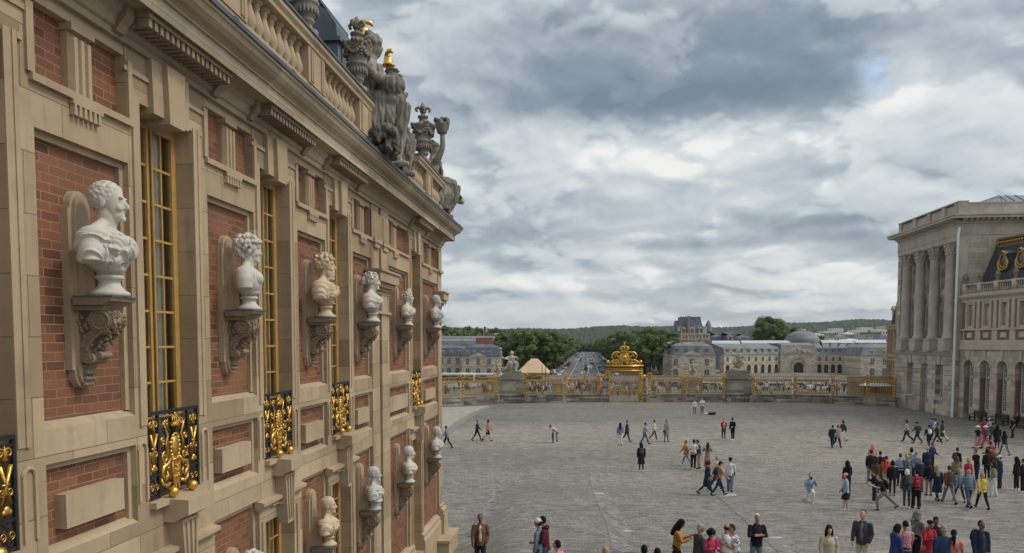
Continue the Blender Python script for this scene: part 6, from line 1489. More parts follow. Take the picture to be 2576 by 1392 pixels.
# ------------------------------------------------------------------ wooded hills
def forest():
    rng = np.random.default_rng(5)
    def cells(X, Y, size, seed):
        """height of a canopy of domes on a jittered lattice"""
        ix, iy = np.floor(X/size), np.floor(Y/size); best = np.zeros_like(X)
        def h(a, b, k): return (np.sin(a*127.1+b*311.7+k*74.7+seed)*43758.5453) % 1
        for dx in (-1, 0, 1):
            for dy in (-1, 0, 1):
                cx, cy = ix+dx, iy+dy; jx, jy, r = h(cx, cy, 1), h(cx, cy, 2), .55+.45*h(cx, cy, 3)
                d = np.hypot(X-(cx+jx)*size, Y-(cy+jy)*size)/(size*.9*r); best = np.maximum(best, r*np.sqrt(np.clip(1-d*d, 0, 1)))
        return best
    def sheet(name, x0, x1, nx, y0, y1, ny, base, amp, size):
        xs = np.linspace(0, 1, nx); ys = np.linspace(0, 1, ny)**1.3*(y1-y0)+y0
        V = []; 
        for y in ys:
            X = (x0+(x1-x0)*xs)*y/y1; Y = np.full_like(X, y); Z = base(X, Y)+amp*cells(X, Y, size, 1.)+.4*amp*cells(X, Y, size*.45, 7.)
            V.append(np.stack([X, Y, Z], 1))
        V = np.concatenate(V); f = [(j*nx+i, j*nx+i+1, (j+1)*nx+i+1, (j+1)*nx+i) for j in range(ny-1) for i in range(nx-1)]
        me = bpy.data.meshes.new(name); me.from_pydata(V.tolist(), [], f); me.polygons.foreach_set('use_smooth', [True]*len(f)); me.materials.append(M['canopy']); return link(name, me)
    def sm(t): t = np.clip(t, 0, 1); return t*t*(3-2*t)
    def prof(X, Y):
        az = X/Y; crest = 47+3*np.sin(az*23)+2.5*np.sin(az*57)+np.interp(az, [-.3, -.12, 0, .08, .16, .25, .35, .6], [4, 1, 5, 8, 6, 18, 26, 28])
        return G0-4+(crest-G0)*sm((Y-1500)/1250)
    m, T, B = pbsdf('forest_canopy'); p = T.new('ShaderNodeTexCoord').outputs['Object']
    c = T.mix(T.mr(T.noise(p, .035, 5, .65), .35, .65), (.012, .028, .014), (.036, .062, .028)); c = T.mix(T.mr(T.noise(p, .28, 4, .6), .5, .75, 0, .7), c, (.016, .030, .014))
    T.l.new(c, B.inputs['Base Color']); B.inputs['Roughness'].default_value = .85
    bp = T.new('ShaderNodeBump'); bp.inputs['Strength'].default_value = 1; bp.inputs['Distance'].default_value = 3; T.l.new(T.noise(p, .3, 5, .65), bp.inputs['Height']); T.l.new(bp.outputs[0], B.inputs['Normal']); M['canopy'] = m
    tag(sheet('forest', -1200, 2400, 900, 1230, 3000, 150, prof, 15, 13), 'dense dark woodland covering the low hills on the horizon', 'forest', None, 'stuff')
    hl = MB(); xs = np.linspace(-2600, 4200, 40); ys = np.linspace(1450, 4200, 14); vs = []
    for y in ys:
        X = xs*y/3000; Z = prof(X, np.minimum(np.full_like(X, y), 3000))-9; vs += [(float(a), float(y), float(c)) for a, c in zip(X, Z)]
    hl.add(vs, [(j*40+i, j*40+i+1, (j+1)*40+i+1, (j+1)*40+i) for j in range(13) for i in range(39)]); tag(hl.build('hills', M['canopy'], None, True), kind='structure')
forest()
# ------------------------------------------------------------------ avenue
M['asphalt'] = flat('worn_asphalt', (.13, .13, .13), .85, 0, .2, .15)
M['paint'] = flat('road_paint', (.62, .61, .58), .7, 0, .1, .3)
AX = .5
b = MB(); b.add([(AX-11.5, 285, G0+.03), (AX+11., 285, G0+.03), (AX+10.5, 1260, G0+.05), (AX-11, 1260, G0+.05)], [(0, 1, 2, 3)]); tag(b.build('avenue', M['asphalt']), kind='structure')
b = MB()
for xo in (-8.3, 0., 5.2):
    for y in range(292, 900, 12 if xo else 8): b.box(AX+xo-.14, AX+xo+.14, y, y+7.5, G0+.03, G0+.065)
tag(b.build('lane_markings', M['paint']), kind='structure')
b = MB(); b.box(AX-3.0, AX+2.2, 430, 432, G0+.03, G0+.12); b.box(AX-1, AX+2.4, 432, 500, G0+.03, G0+.2); tag(b.build('traffic_island', M['slab']), kind='structure')
def car_mesh(name, col, van=False):
    b = MB(); 
    if van: body = [(-2.4, .35), (2.4, .35), (2.45, 1.0), (1.9, 1.25), (1.4, 2.0), (-2.3, 2.1), (-2.4, 1.9)]; gl = [(1.0, 1.3), (1.85, 1.3), (1.42, 1.95), (1.0, 1.98)]
    else: body = [(-2.1, .30), (2.1, .30), (2.15, .62), (1.95, .80), (1.05, .92), (.45, 1.42), (-.9, 1.46), (-1.75, .98), (-2.1, .92)]; gl = [(-1.5, .98), (.95, .95), (.40, 1.37), (-.85, 1.40)]
    b.prism(body, -.85, .85, 'y', 0)
    for s in (-1, 1): b.prism(gl, s*.86-.012, s*.86+.012, 'y', 1)
    if not van: b.prism([(.99, .95), (.50, 1.36), (.54, 1.39), (1.06, .96)], -.74, .74, 'y', 1); b.prism([(-1.60, .99), (-.93, 1.40), (-.97, 1.44), (-1.7, 1.0)], -.74, .74, 'y', 1)
    for x in (-1.35, 1.35):
        for s in (-1, 1): b.tube([(x, s*.70, .32), (x, s*.88, .32)], .33, 12, 2)
    for s in (-1, 1): b.box(2.08, 2.17, s*.62-.14, s*.62+.14, .62, .74, 3); b.box(-2.13, -2.06 if not van else -2.42, s*.68-.1, s*.68+.1, .72, .88, 4)
    return b.mesh(name, [col, M['pane_dark'], M['iron'], M['paint'], flat('tail_lamp', (.3, .01, .01))])
CC = {'white': (.66, .66, .65), 'black': (.012, .012, .014), 'silver': (.34, .35, .36), 'grey': (.10, .105, .11), 'red': (.28, .02, .02), 'blue': (.03, .06, .16)}
CARM = {k: car_mesh('car', flat('car_'+k, v, .3, .1, .05, 2, spec=.5)) for k, v in CC.items()}; VANM = car_mesh('van', flat('van_white', (.68, .68, .66), .4, 0, .05), True)
def car(x, y, z, rz, col, where, grp, van=False):
    o = bpy.data.objects.new('delivery_van' if van else 'parked_car' if 'parked' in grp else 'driving_car', VANM if van else CARM[col]); COL.objects.link(o); o.location = (x, y, z); o.rotation_euler = (0, 0, rz)
    tag(o, '%s %s %s' % (col, 'van' if van else 'car', where), 'van' if van else 'car', grp)
rnd = random.Random(31); cols = ['black', 'grey', 'silver', 'white', 'black', 'grey', 'blue', 'white', 'red']
for px, py, c in ((1452, 907, 'white'), (1512, 934, 'black'), (1543, 919, 'white'), (1525, 927, 'grey'), (1549, 929, 'black'), (1536, 940, 'grey'), (1470, 903, 'silver'), (1480, 900, 'black'), (1430, 902, 'grey'), (1442, 901, 'silver'), (1456, 900, 'red'), (1466, 896, 'white'), (1446, 893, 'black'), (1440, 889, 'silver'), (1455, 889, 'white'), (1462, 886, 'black'), (1490, 905, 'blue'), (1478, 892, 'silver'), (1449, 897, 'black'), (1488, 915, 'grey')):
    x, y = pxg(px, py, G0+.05)
    if 285 < y < 1250: car(x, y, G0+.06, R(90 if x > 0 else -90)+rnd.uniform(-.05, .05), c, 'driving on the tree-lined avenue', 'cars driving on the avenue')
for k in range(34):
    y = 330+k*21+rnd.uniform(-6, 6); xo = rnd.choice((-6.3, -2.6, 2.8, 6.6)); car(AX+xo, y, G0+.06, R(90 if xo > 0 else -90), cols[rnd.randrange(9)], 'driving on the tree-lined avenue', 'cars driving on the avenue')
for k in range(34):
    y = 340+k*13+rnd.uniform(-2, 2); c = cols[rnd.randrange(9)]; car(12.6+rnd.uniform(-.5, .5), y, gz(y)+.02, R(90+38), c, 'parked along the right of the avenue', 'cars parked on the right of the avenue')
for k in range(16):
    y = 330+k*17+rnd.uniform(-3, 3); c = cols[rnd.randrange(9)]; car(-12.6+rnd.uniform(-.5, .5), y, gz(y)+.02, R(90), c, 'parked along the left of the avenue', 'cars parked on the left of the avenue')
x, y = pxg(1392, 940, G0); car(x, y, G0, R(80), 'white', 'parked beside the timber-roofed pavilion', 'cars parked on the left of the avenue', True)
x, y = pxg(1394, 926, G0); car(x, y, G0, R(80), 'white', 'standing under the left avenue trees', 'cars parked on the left of the avenue', True)
for px, Y, c in ((1750, 150, 'black'), (1772, 158, 'white'), (1795, 152, 'silver'), (1700, 165, 'grey'), (1728, 172, 'black'), (1830, 170, 'white'), (1940, 150, 'silver'), (1965, 154, 'white'), (2010, 160, 'grey'), (2060, 150, 'white'), (2120, 158, 'silver'), (1360, 190, 'blue'), (1340, 200, 'black'), (1660, 175, 'grey'), (1905, 165, 'black')):
    x, _ = pxY(px, 960, Y); car(x, Y, gz(Y)+.03, R(rnd.choice((0, 8, 172, 20))), c, 'on the square behind the railing, right of the gate' if px > 1500 else 'on the square behind the left railing', 'cars parked on the square')
def coach(px, Y, lab, L=9.5):
    x, _ = pxY(px, 960, Y); o = thing('tour_coach', lab, 'coach', (x, Y, gz(Y)), R(4), 'coaches parked behind the left railing')
    b = MB(); b.prism([(-L/2, .45), (L/2-.1, .45), (L/2, 1.2), (L/2-.3, 3.1), (-L/2, 3.2)], -1.2, 1.2, 'y'); b.build('body', M['wall_white'], o, False, False)
    g = MB(); g.box(-L/2+.4, L/2-.5, -1.23, -1.2, 1.65, 2.75); g.prism([(L/2-.06, 1.3), (L/2+.01, 1.3), (L/2-.28, 2.95), (L/2-.35, 2.95)], -1.05, 1.05, 'y'); g.build('windows', M['pane_dark'], o, False, False)
    for q in (-L*.3, L*.3): t = MB(); t.tube([(q, -1.22, .5), (q, 1.22, .5)], .5, 14); t.build('wheel', M['iron'], o, False, False)
coach(1140, 150, 'white coach behind the railing, closest to the brick wing'); coach(1205, 156, 'white coach behind the left railing, nearest the seated statue', 8.5); coach(1235, 172, 'white coach standing farther back behind the seated statue pedestal')
# timber pavilion, statue of a rider, sentry boxes, parasol
Y = 232; o = thing('timber_pavilion', 'open timber pavilion with a pale shingled hip roof, left of the gate', 'pavilion', (pxY(1340, 950, Y)[0], Y+5, gz(Y)))
xa, ze = pxY(1299, 938, Y); xb, _ = pxY(1381, 938, Y); zt = pxY(1340, 903.5, Y)[1]; xm = (xa+xb)/2+.2
M['shingle'] = None
m, T, B = pbsdf('pale_shingle'); p, uv = plane_uv(T, 'xz'); br = brick_tex(T, uv, 1.6, .20, .02, (.62, .43, .27), (.51, .34, .205), (.30, .19, .12), smooth=.5); T.l.new(T.mix(T.mr(T.noise(p, .6, 4), .4, .7, 0, .5), br[0], (.55, .43, .33)), B.inputs['Base Color']); B.inputs['Roughness'].default_value = .8; M['shingle'] = m
r = MB(); r.add([(xa, Y, ze), (xb, Y, ze), (xb, Y+10, ze), (xa, Y+10, ze), (xm-1., Y+4.4, zt), (xm+1.0, Y+4.4, zt), (xm+1, Y+5.6, zt), (xm-1., Y+5.6, zt)], [(0, 1, 5, 4), (1, 2, 6, 5), (2, 3, 7, 6), (3, 0, 4, 7), (4, 5, 6, 7), (3, 2, 1, 0)]); r.build('roof', M['shingle'], o)
r = MB(); r.box(xa+.2, xb-.2, Y+.2, Y+.5, ze-.55, ze-.02); r.box(xa+.2, xa+.5, Y+.5, Y+9.8, ze-.55, ze-.02); r.box(xb-.5, xb-.2, Y+.5, Y+9.8, ze-.55, ze-.02); r.build('eaves_beam', flat('timber', (.42, .30, .18), .8, 0, .15, 1), o)
for x in (xa+.5, xb-.9):
    for y in (Y+.6, Y+9): q = MB(); q.box(x, x+.5, y, y+.5, gz(Y)-.3, ze-.5); q.build('post', flat('timber_post', (.42, .30, .18), .8, 0, .15, 1) if 0 else M['shingle'], o)
q = MB(); q.box(xa+2, xb-3, Y+7, Y+7.4, gz(Y), ze-1.2); q.build('counter_wall', M['dark'], o)
for dx, lab in ((-.9, 'left of two thin dark masts before the timber pavilion roof'), (0, 'right of two thin dark masts before the timber pavilion roof')):
    x, z = pxY(1372, 918, 200); q = MB(); q.tube([(x+dx, 200, gz(200)), (x+dx, 200, z)], .08, 6); tag(q.build('mast', M['iron']), lab, 'pole')
Y = 300; x, zb = pxY(1474, 946, Y); o = thing('equestrian_statue', 'green bronze horseman on a stone plinth in front of the avenue', 'statue', (x, Y, G0), R(-90))
p = MB(); p.box(-1.6, 1.6, -1.1, 1.1, -.5, 2.6); p.box(-1.8, 1.8, -1.3, 1.3, 2.6, 2.9); p.build('plinth', M['statue_pale'], o, False, False)
b = MB(); b.tube([(-1.2, 0, 4.6), (0, 0, 4.7), (1.0, 0, 4.8)], [.62, .62, .58], 12); b.tube([(.9, 0, 4.9), (1.5, 0, 5.7), (1.7, 0, 6.1)], [.5, .32, .26], 10); b.tube([(1.6, 0, 6.15), (2.2, 0, 5.75)], [.26, .15], 8)
for dx, dy, kx in ((.9, .3, .25), (.8, -.3, .7), (-1.1, .32, -.2), (-1.2, -.32, .15)): b.tube([(dx, dy, 4.4), (dx+kx, dy, 3.7), (dx+kx*.5, dy, 2.9)], [.3, .17, .12], 8)
b.tube([(-1.5, 0, 4.8), (-2.0, 0, 4.2), (-1.9, 0, 3.4)], [.16, .2, .06], 8)
b.tube([(0, 0, 5.0), (0, 0, 5.8), (.05, 0, 6.5)], [.42, .38, .36], 10); b.ell((.05, 0, 7.0), (.28, .25, .32)); b.ell((.0, 0, 7.25), (.5, .42, .14)); b.tube([(.05, -.4, 6.4), (.7, -.7, 6.2), (1.3, -.6, 6.5)], [.17, .13, .08], 8); b.tube([(0, .4, 6.4), (.3, .55, 5.8), (.8, .2, 5.6)], [.17, .13, .1], 8)
for s in (-1, 1): b.tube([(0, s*.4, 5.2), (.4, s*.68, 4.6), (.2, s*.7, 3.9)], [.26, .2, .14], 8)
q = link('rider_and_horse', blob_mesh(b, 'rider_and_horse', [M['bronze']], .07, 1), o, False)
def booth(px, Y, lab, w=.85, yellow=True):
    x, _ = pxY(px, 960, Y); z = gz(Y); o = thing('sentry_box', lab, 'sentry box', (x, Y, z), 0, 'grey sentry boxes behind the railing')
    b = MB(); b.box(-w, w, -w, w, 0, 2.05); b.build('cabin', flat('booth_grey', (.27, .27, .26), .7) if 'booth_grey' not in bpy.data.materials else bpy.data.materials['booth_grey'], o, False, False)
    r = MB(); r.lathe([(w*1.65, 2.05), (w*1.6, 2.15), (.1, 2.95), (.0, 3.1)], (0, 0, 0), 4); r.xf(Matrix.Rotation(R(45), 4, 'Z')); r.build('roof', M['roof_grey'], o, False, False)
    d = MB(); d.box(-.18, .42, -w-.04, -w, .25, 1.95); d.build('door', M['ochre_bright'] if yellow else M['pane_far'], o, False, False)
M['ochre_bright'] = flat('yellow_panel', (.62, .34, .03), .6)
booth(1403, 108, 'sentry box with a bright yellow door behind the left railing'); booth(1576, 122, 'small pale sentry box seen through the royal gate', .9, False); booth(1500, 125, 'plain grey sentry box between the railing and the gate', .8, False)
x, z = pxY(2203, 963, 108); o = thing('parasol', 'wide white parasol behind the right end of the railing', 'parasol', (x, 108, gz(108)))
b = MB(); b.lathe([(2.3, 2.05), (2.3, 2.12), (1.2, 2.5), (.1, 2.75), (0, 2.8)], (0, 0, 0), 8); b.build('canopy', M['wall_white'], o, False, False); b = MB(); b.tube([(0, 0, 0), (0, 0, 2.7)], .04, 6); b.build('pole', M['iron'], o, False, False)
# ------------------------------------------------------------------ the crowd on the square
def crowd():
    rnd = random.Random(6); b = MB()
    for k in range(520):
        if k < 330: px = rnd.uniform(1325, 1625)
        else: px = rnd.choice((rnd.uniform(1640, 1830), rnd.uniform(1110, 1330), rnd.uniform(1890, 2240)))
        Y = rnd.uniform(112, 205); x, _ = pxY(px, 960, Y); z = gz(Y); h = rnd.uniform(.9, 1.08); t = rnd.randrange(8); l = rnd.choice((8, 8, 9, 10)); a = rnd.random()*6.3
        c, s = math.cos(a)*.1, math.sin(a)*.1
        for q in (-1, 1): b.tube([(x+c*q, Y+s*q, z), (x+c*q*.9, Y+s*q*.9, z+.85*h)], [.07, .10], 5, l)
        b.tube([(x, Y, z+.8*h), (x, Y, z+1.15*h), (x, Y, z+1.42*h), (x, Y, z+1.5*h)], [.17, .19, .21, .08], 6, t); b.ell((x, Y, z+1.62*h), (.10, .10, .13), None, 6, 5, 11)
        b.ell((x, Y+.02, z+1.66*h), (.11, .11, .11), None, 6, 4, 8)
        for q in (-1, 1): b.tube([(x+c*q*2.3, Y+s*q*2.3, z+1.4*h), (x+c*q*2.6, Y+s*q*2.6-.1, z+.9*h)], [.06, .045], 5, t)
    cols = [(.55, .54, .52), (.03, .03, .035), (.08, .10, .17), (.35, .05, .05), (.20, .19, .18), (.45, .40, .32), (.12, .13, .12), (.60, .45, .42), (.025, .025, .03), (.06, .09, .16), (.28, .25, .2), (.40, .26, .18)]
    tag(b.build('crowd', [flat('crowd_%d' % i, c, .8) for i, c in enumerate(cols)]), 'dense crowd of visitors on the square behind the railing', 'crowd', None, 'stuff')
crowd()

# ------------------------------------------------------------------ light haze over the town
hz = MB(); hz.box(-2000, 3600, -70, 4300, -14, 130); hm = bpy.data.materials.new('haze'); hm.use_nodes = True; T = NT(hm.node_tree); T.n.clear()
ho = T.new('ShaderNodeOutputMaterial'); hv = T.new('ShaderNodeVolumePrincipled'); hv.inputs['Density'].default_value = .00004; hv.inputs['Color'].default_value = (.80, .87, .93, 1); hv.inputs['Anisotropy'].default_value = .2
T.l.new(hv.outputs[0], ho.inputs['Volume']); tag(hz.build('haze', hm), kind='stuff')
# ------------------------------------------------------------------ visitors in the courtyard
POSE = {  # lean, left leg (hip, knee), right leg, left arm (pitch, out, elbow, inward), right arm, head pitch
    'stand': (2, (2, 2), (-2, 2), (2, 9, 12, 4), (4, 9, 14, 4), 4),
    'ease': (2, (9, 6), (-5, 3), (-4, 10, 30, 12), (10, 9, 20, 4), 2),
    'walk': (5, (24, 6), (-20, 16), (-22, 8, 18, 2), (24, 8, 26, 2), 3),
    'walk2': (5, (-14, 34), (18, 4), (18, 8, 24, 2), (-16, 8, 16, 2), 3),
    'phone': (4, (3, 2), (-3, 3), (22, 8, 95, 22), (26, 8, 88, 22), 22),
    'raise': (2, (4, 3), (-3, 3), (45, 16, 112, 10), (45, 16, 112, 10), 0),
    'fold': (2, (3, 2), (-2, 2), (18, 12, 92, 62), (16, 12, 98, 66), 6),
    'hold': (3, (3, 2), (-3, 2), (8, 9, 70, 20), (4, 8, 14, 4), 12),
    'bend': (52, (8, 6), (-2, 8), (66, 8, 10, 4), (70, 8, 14, 4), 20),
    'lunge': (20, (46, 52), (-44, 4), (40, 10, 70, 14), (46, 10, 66, 14), 4),
    'kneel': (8, (84, 92), (4, 100), (46, 14, 120, 16), (44, 14, 122, 16), 4),
    'sit': (-4, (84, 82), (82, 78), (24, 10, 50, 18), (20, 10, 50, 18), 4)}
def skeleton(pose):
    lean, L, Rr, aL, aR, hp = POSE[pose]; J = {}
    def leg(h, k, s):
        a = R(h); b = R(h-k); hip = Vector((0, s*.095, .93)); kn = hip+Vector((math.sin(a), 0, -math.cos(a)))*.45; an = kn+Vector((math.sin(b), 0, -math.cos(b)))*.43
        return hip, kn, an
    J['L'] = leg(*L, 1); J['R'] = leg(*Rr, -1)
    low = min(J['L'][2].z, J['R'][2].z)
    if pose == 'kneel': low = min(low, J['R'][1].z+.02)
    dz = .075-low
    for k in 'LR': J[k] = [p+Vector((0, 0, dz)) for p in J[k]]
    pel = Vector((0, 0, .95+dz)); q = R(lean); up = Vector((math.sin(q), 0, math.cos(q))); fw = Vector((math.cos(q), 0, -math.sin(q)))
    J['pel'] = pel; J['up'] = up; J['fw'] = fw; J['chest'] = pel+up*.32; J['neck'] = pel+up*.50
    hq = R(lean*.6+hp); hu = Vector((math.sin(hq), 0, math.cos(hq))); J['head'] = J['neck']+hu*.175+up*.02+fw*.012; J['hq'] = hq
    for nm, s, (p, o, e, i) in (('aL', 1, aL), ('aR', -1, aR)):
        sh = J['neck']-up*.055+Vector((0, s*.185, 0)); a = R(p); ab = R(o)
        u = Vector((math.sin(a)*math.cos(ab), s*math.sin(ab), -math.cos(a)*math.cos(ab))); el = sh+u*.29
        b = R(p+e); ii = R(i); f = Vector((math.sin(b)*math.cos(ii), -s*math.sin(ii), -math.cos(b)*math.cos(ii))).normalized(); wr = el+f*.255
        J[nm] = (sh, el, wr, f)
    return J
SK = {p: skeleton(p) for p in POSE}
MC = {}
def cached(key, fn):
    if key not in MC: MC[key] = fn()
    return MC[key]
def body_mesh(pose):
    J = SK[pose]; b = MB(); up, fw = J['up'], J['fw']; hd = J['head']; hq = J['hq']
    H = lambda x, y, z: hd+Vector((x*math.cos(hq)+z*math.sin(hq), y, -x*math.sin(hq)+z*math.cos(hq)))
    b.tube([J['pel']-up*.06, J['pel']+up*.12, J['chest'], J['neck']-up*.06], [.125, .115, .13, .09], 12)
    b.tube([J['neck']-up*.08, J['neck']+up*.03, hd-Vector((0, 0, .02))], [.07, .052, .055], 10)
    b.ell(H(-.012, 0, .03), (.098, .076, .095), (0, hq, 0), 14, 10); b.ell(H(.03, 0, -.035), (.068, .062, .085), (0, hq, 0), 12, 8); b.ell(H(.062, 0, -.095), (.026, .028, .022))
    b.tube([H(.088, 0, .02), H(.112, 0, -.02), H(.09, 0, -.032)], [.011, .017, .013], 6)
    for s in (-1, 1): b.ell(H(-.005, s*.078, -.005), (.018, .010, .03)); b.ell(H(.082, s*.03, .028), (.014, .026, .009)); b.ell(H(.085, s*.022, -.062), (.012, .018, .006))
    for nm, s in (('aL', 1), ('aR', -1)):
        sh, el, wr, f = J[nm]; b.tube([sh, (sh+el)/2, el, (el*2+wr)/3, wr], [.052, .047, .038, .040, .026], 10)
        n = Vector((0, s, 0)); t = f.cross(n).normalized()*s; m = wr+f*.05
        b.ell(m, (.030, .030, .030)); b.tube([wr, wr+f*.09], [.026, .034], 8)
        for q, (off, ln) in enumerate(((-.026, .062), (-.009, .074), (.009, .070), (.026, .054))):
            p0 = wr+f*.085+t*off; p1 = p0+f*ln*.55-n*.010; b.tube([p0, p1, p1+f*ln*.35-n*.024], [.011, .010, .0085], 6)
        b.tube([wr+f*.03+t*.025, wr+f*.065+t*.052-n*.01, wr+f*.095+t*.055-n*.02], [.013, .011, .009], 6)
    for k in 'LR':
        h, kn, an = J[k]; b.tube([h, (h+kn)/2, kn, (kn*2+an)/3, an], [.082, .074, .054, .054, .036], 10); b.tube([an, an+Vector((.0, 0, -.03))], [.04, .04], 8); b.tube([an+Vector((-.03, 0, -.04)), an+Vector((.15, 0, -.055))], [.035, .028], 8)
    return blob_mesh(b, 'body', [SKIN[0]], .0125, 2, fac=.35)
def torso_rings(b, J, rings, n=14):
    """closed loft of ellipses along the spine: (height along the spine, half depth, half width, shift)"""
    up, fw = J['up'], J['fw']; vs = []; fs = []
    for h, a, w_, sft in rings:
        c = J['pel']+(up*h if h > -.05 else up*-.05+Vector((0, 0, h+.05)))
        for k in range(n): t = 2*math.pi*k/n; vs.append((c+fw*(sft+a*math.cos(t))+Vector((0, w_*math.sin(t), 0)))[:])
    m = len(rings)
    for i in range(m-1):
        for k in range(n): fs.append((i*n+k, i*n+(k+1) % n, (i+1)*n+(k+1) % n, (i+1)*n+k))
    fs.append(tuple(range(n-1, -1, -1))); fs.append(tuple(range((m-1)*n, m*n))); b.add(vs, fs)
def top_mesh(pose, kind):
    J = SK[pose]; b = MB(); w_ = 1.05 if kind in ('jacket', 'coat', 'hoodie') else 1.
    if pose in ('kneel', 'sit') and kind == 'coat': kind = 'jacket'
    low = {'tee': -.06, 'shirt': -.10, 'jacket': -.13, 'hoodie': -.11, 'coat': -.50, 'kurta': -.40}[kind]
    rings = []
    if kind == 'coat': rings += [(low, .19, .235, .0), (-.30, .18, .225, .0)]
    if kind == 'kurta': rings += [(low, .18, .23, .0), (-.22, .165, .205, 0)]
    rings += [(max(low, -.13), .142*w_, .178*w_, -.005), (.05, .128*w_, .165*w_, 0), (.18, .128*w_, .160*w_, .004), (.30, .134*w_, .172*w_, .008), (.38, .122*w_, .172*w_, .0), (.445, .095*w_, .135*w_, -.01), (.485, .074, .092, -.012), (.53, .056, .062, -.010)]
    torso_rings(b, J, rings)
    for nm in ('aL', 'aR'):
        sh, el, wr, f = J[nm]; b.ell(sh-J['up']*.012, .066*w_)
        if kind == 'tee': b.tube([sh, sh+(el-sh)*.75], [.072, .064], 10)
        else: b.tube([sh, (sh+el)/2, el, (el+wr)/2, wr-f*.005], [.070*w_, .064*w_, .056*w_, .052*w_, .044*w_], 10)
        if kind == 'jacket':
            for q in (.3, .55, .8): b.ell(sh+(el-sh)*q, (.068*w_, .068*w_, .02), (.4, .5, 0))
    if kind == 'hoodie': b.ell(J['neck']-J['fw']*.07+J['up']*.01, (.09, .12, .07))
    if kind in ('jacket', 'coat'): b.tube([J['neck']+Vector((0, s*.07, .0))+J['fw']*x for s, x in ((1, .06), (1, -.05), (0, -.08), (-1, -.05), (-1, .06))], .024, 6)
    return blob_mesh(b, 'top', [SKIN[0]], .019, 2, fac=.4)
def bottom_mesh(pose, kind):
    J = SK[pose]; b = MB(); g = {'trousers': 1., 'wide': 1.28, 'slim': .86, 'shorts': 1.1, 'skirt': 1., 'longskirt': 1.}[kind]
    torso_rings(b, J, [(-.10, .115, .15, -.01), (.0, .132, .168, -.01), (.08, .122, .160, 0)])
    if kind in ('skirt', 'longskirt'):
        z = .42 if kind == 'skirt' else .72
        torso_rings(b, J, [(-z, .20 if kind == 'skirt' else .24, .25, .02), (-.25, .17, .21, .01), (.02, .135, .17, 0)])
    else:
        for k in 'LR':
            h, kn, an = J[k]
            if kind == 'shorts': b.tube([h, (h+kn)/2, kn+(h-kn)*.12], [.098*g, .090*g, .082*g], 12)
            else: b.tube([h, (h+kn)/2, kn, (kn+an)/2, an+(kn-an)*.06], [.098*(.5+.5*g), .086*g, .068*g, .062*g, .055*g*g], 12)
    return blob_mesh(b, 'trousers' if 'skirt' not in kind else 'skirt', [SKIN[0]], .019, 2, fac=.4)
def shoe_mesh(pose):
    J = SK[pose]; b = MB()
    for k in 'LR':
        h, kn, an = J[k]; d = (an-kn).normalized(); tilt = math.atan2(-d.x, -d.z) if d.z < -.2 else -1.2
        f = Vector((math.cos(tilt*.7), 0, math.sin(tilt*.7)*-1)); 
        if d.z > -.35: f = Vector((0, 0, -1))
        b.tube([an-f*.045+d*.045, an+f*.05+d*.05, an+f*.13+d*.055, an+f*.175+d*.058], [.040, .042, .040, .024], 10); b.tube([an, an+d*.05], [.045, .045], 8)
    return b.mesh('shoes', [SKIN[0]], True)
def hair_mesh(kind):
    b = MB()
    if kind in ('short', 'crop', 'grey'): b.ell((-.030, 0, .038), (.094, .080, .095), None, 14, 10); b.ell((-.05, 0, -.01), (.07, .078, .08))
    if kind == 'bob': b.ell((-.02, 0, .045), (.108, .092, .1)); b.tube([(-.04, 0, .02), (-.055, 0, -.13)], [.10, .085], 12); b.ell((-.01, .07, -.05), (.05, .03, .09)); b.ell((-.01, -.07, -.05), (.05, .03, .09))
    if kind == 'long': b.ell((-.02, 0, .045), (.106, .09, .1)); b.tube([(-.045, 0, .02), (-.075, 0, -.15), (-.105, 0, -.30), (-.11, 0, -.44)], [.095, .10, .085, .05], 12); b.tube([(.02, .075, .02), (.015, .085, -.12), (.0, .09, -.26)], [.035, .035, .02], 8); b.tube([(.02, -.075, .02), (.015, -.085, -.12), (.0, -.09, -.26)], [.035, .035, .02], 8)
    if kind == 'curly': 
        rnd = random.Random(2); b.ell((-.02, 0, .05), (.12, .105, .11))
        for k in range(40): v = Vector((rnd.gauss(-.4, 1), rnd.gauss(0, 1), rnd.gauss(0, 1))).normalized(); b.ell(Vector((-.04, 0, .01))+v*.105, .04, None, 7, 5)
    if kind == 'bun': b.ell((-.022, 0, .042), (.100, .083, .098)); b.ell((-.12, 0, .02), .05)
    if kind == 'tail': b.ell((-.022, 0, .042), (.100, .083, .098)); b.tube([(-.10, 0, .03), (-.15, 0, -.06), (-.14, 0, -.22), (-.13, 0, -.32)], [.03, .05, .04, .02], 8)
    if kind == 'bald': b.ell((-.04, 0, -.005), (.078, .082, .055))
    if kind in ('cap', 'hood', 'hat', 'beret'):
        b.ell((-.015, 0, .055), (.108, .092, .085))
        if kind == 'cap': b.ell((.11, 0, .045), (.085, .07, .012), (0, .2, 0))
        if kind == 'hat': b.lathe([(.19, .03), (.20, .045), (.11, .06), (.10, .14), (.0, .16)], (-.01, 0, 0), 16)
        if kind == 'hood': b.tube([(-.03, 0, .05), (-.05, 0, -.08), (-.05, 0, -.17)], [.12, .125, .14], 12)
        if kind == 'beret': b.ell((-.03, 0, .085), (.14, .13, .05))
    return blob_mesh(b, 'hair', [SKIN[0]], .013, 2, fac=.4)
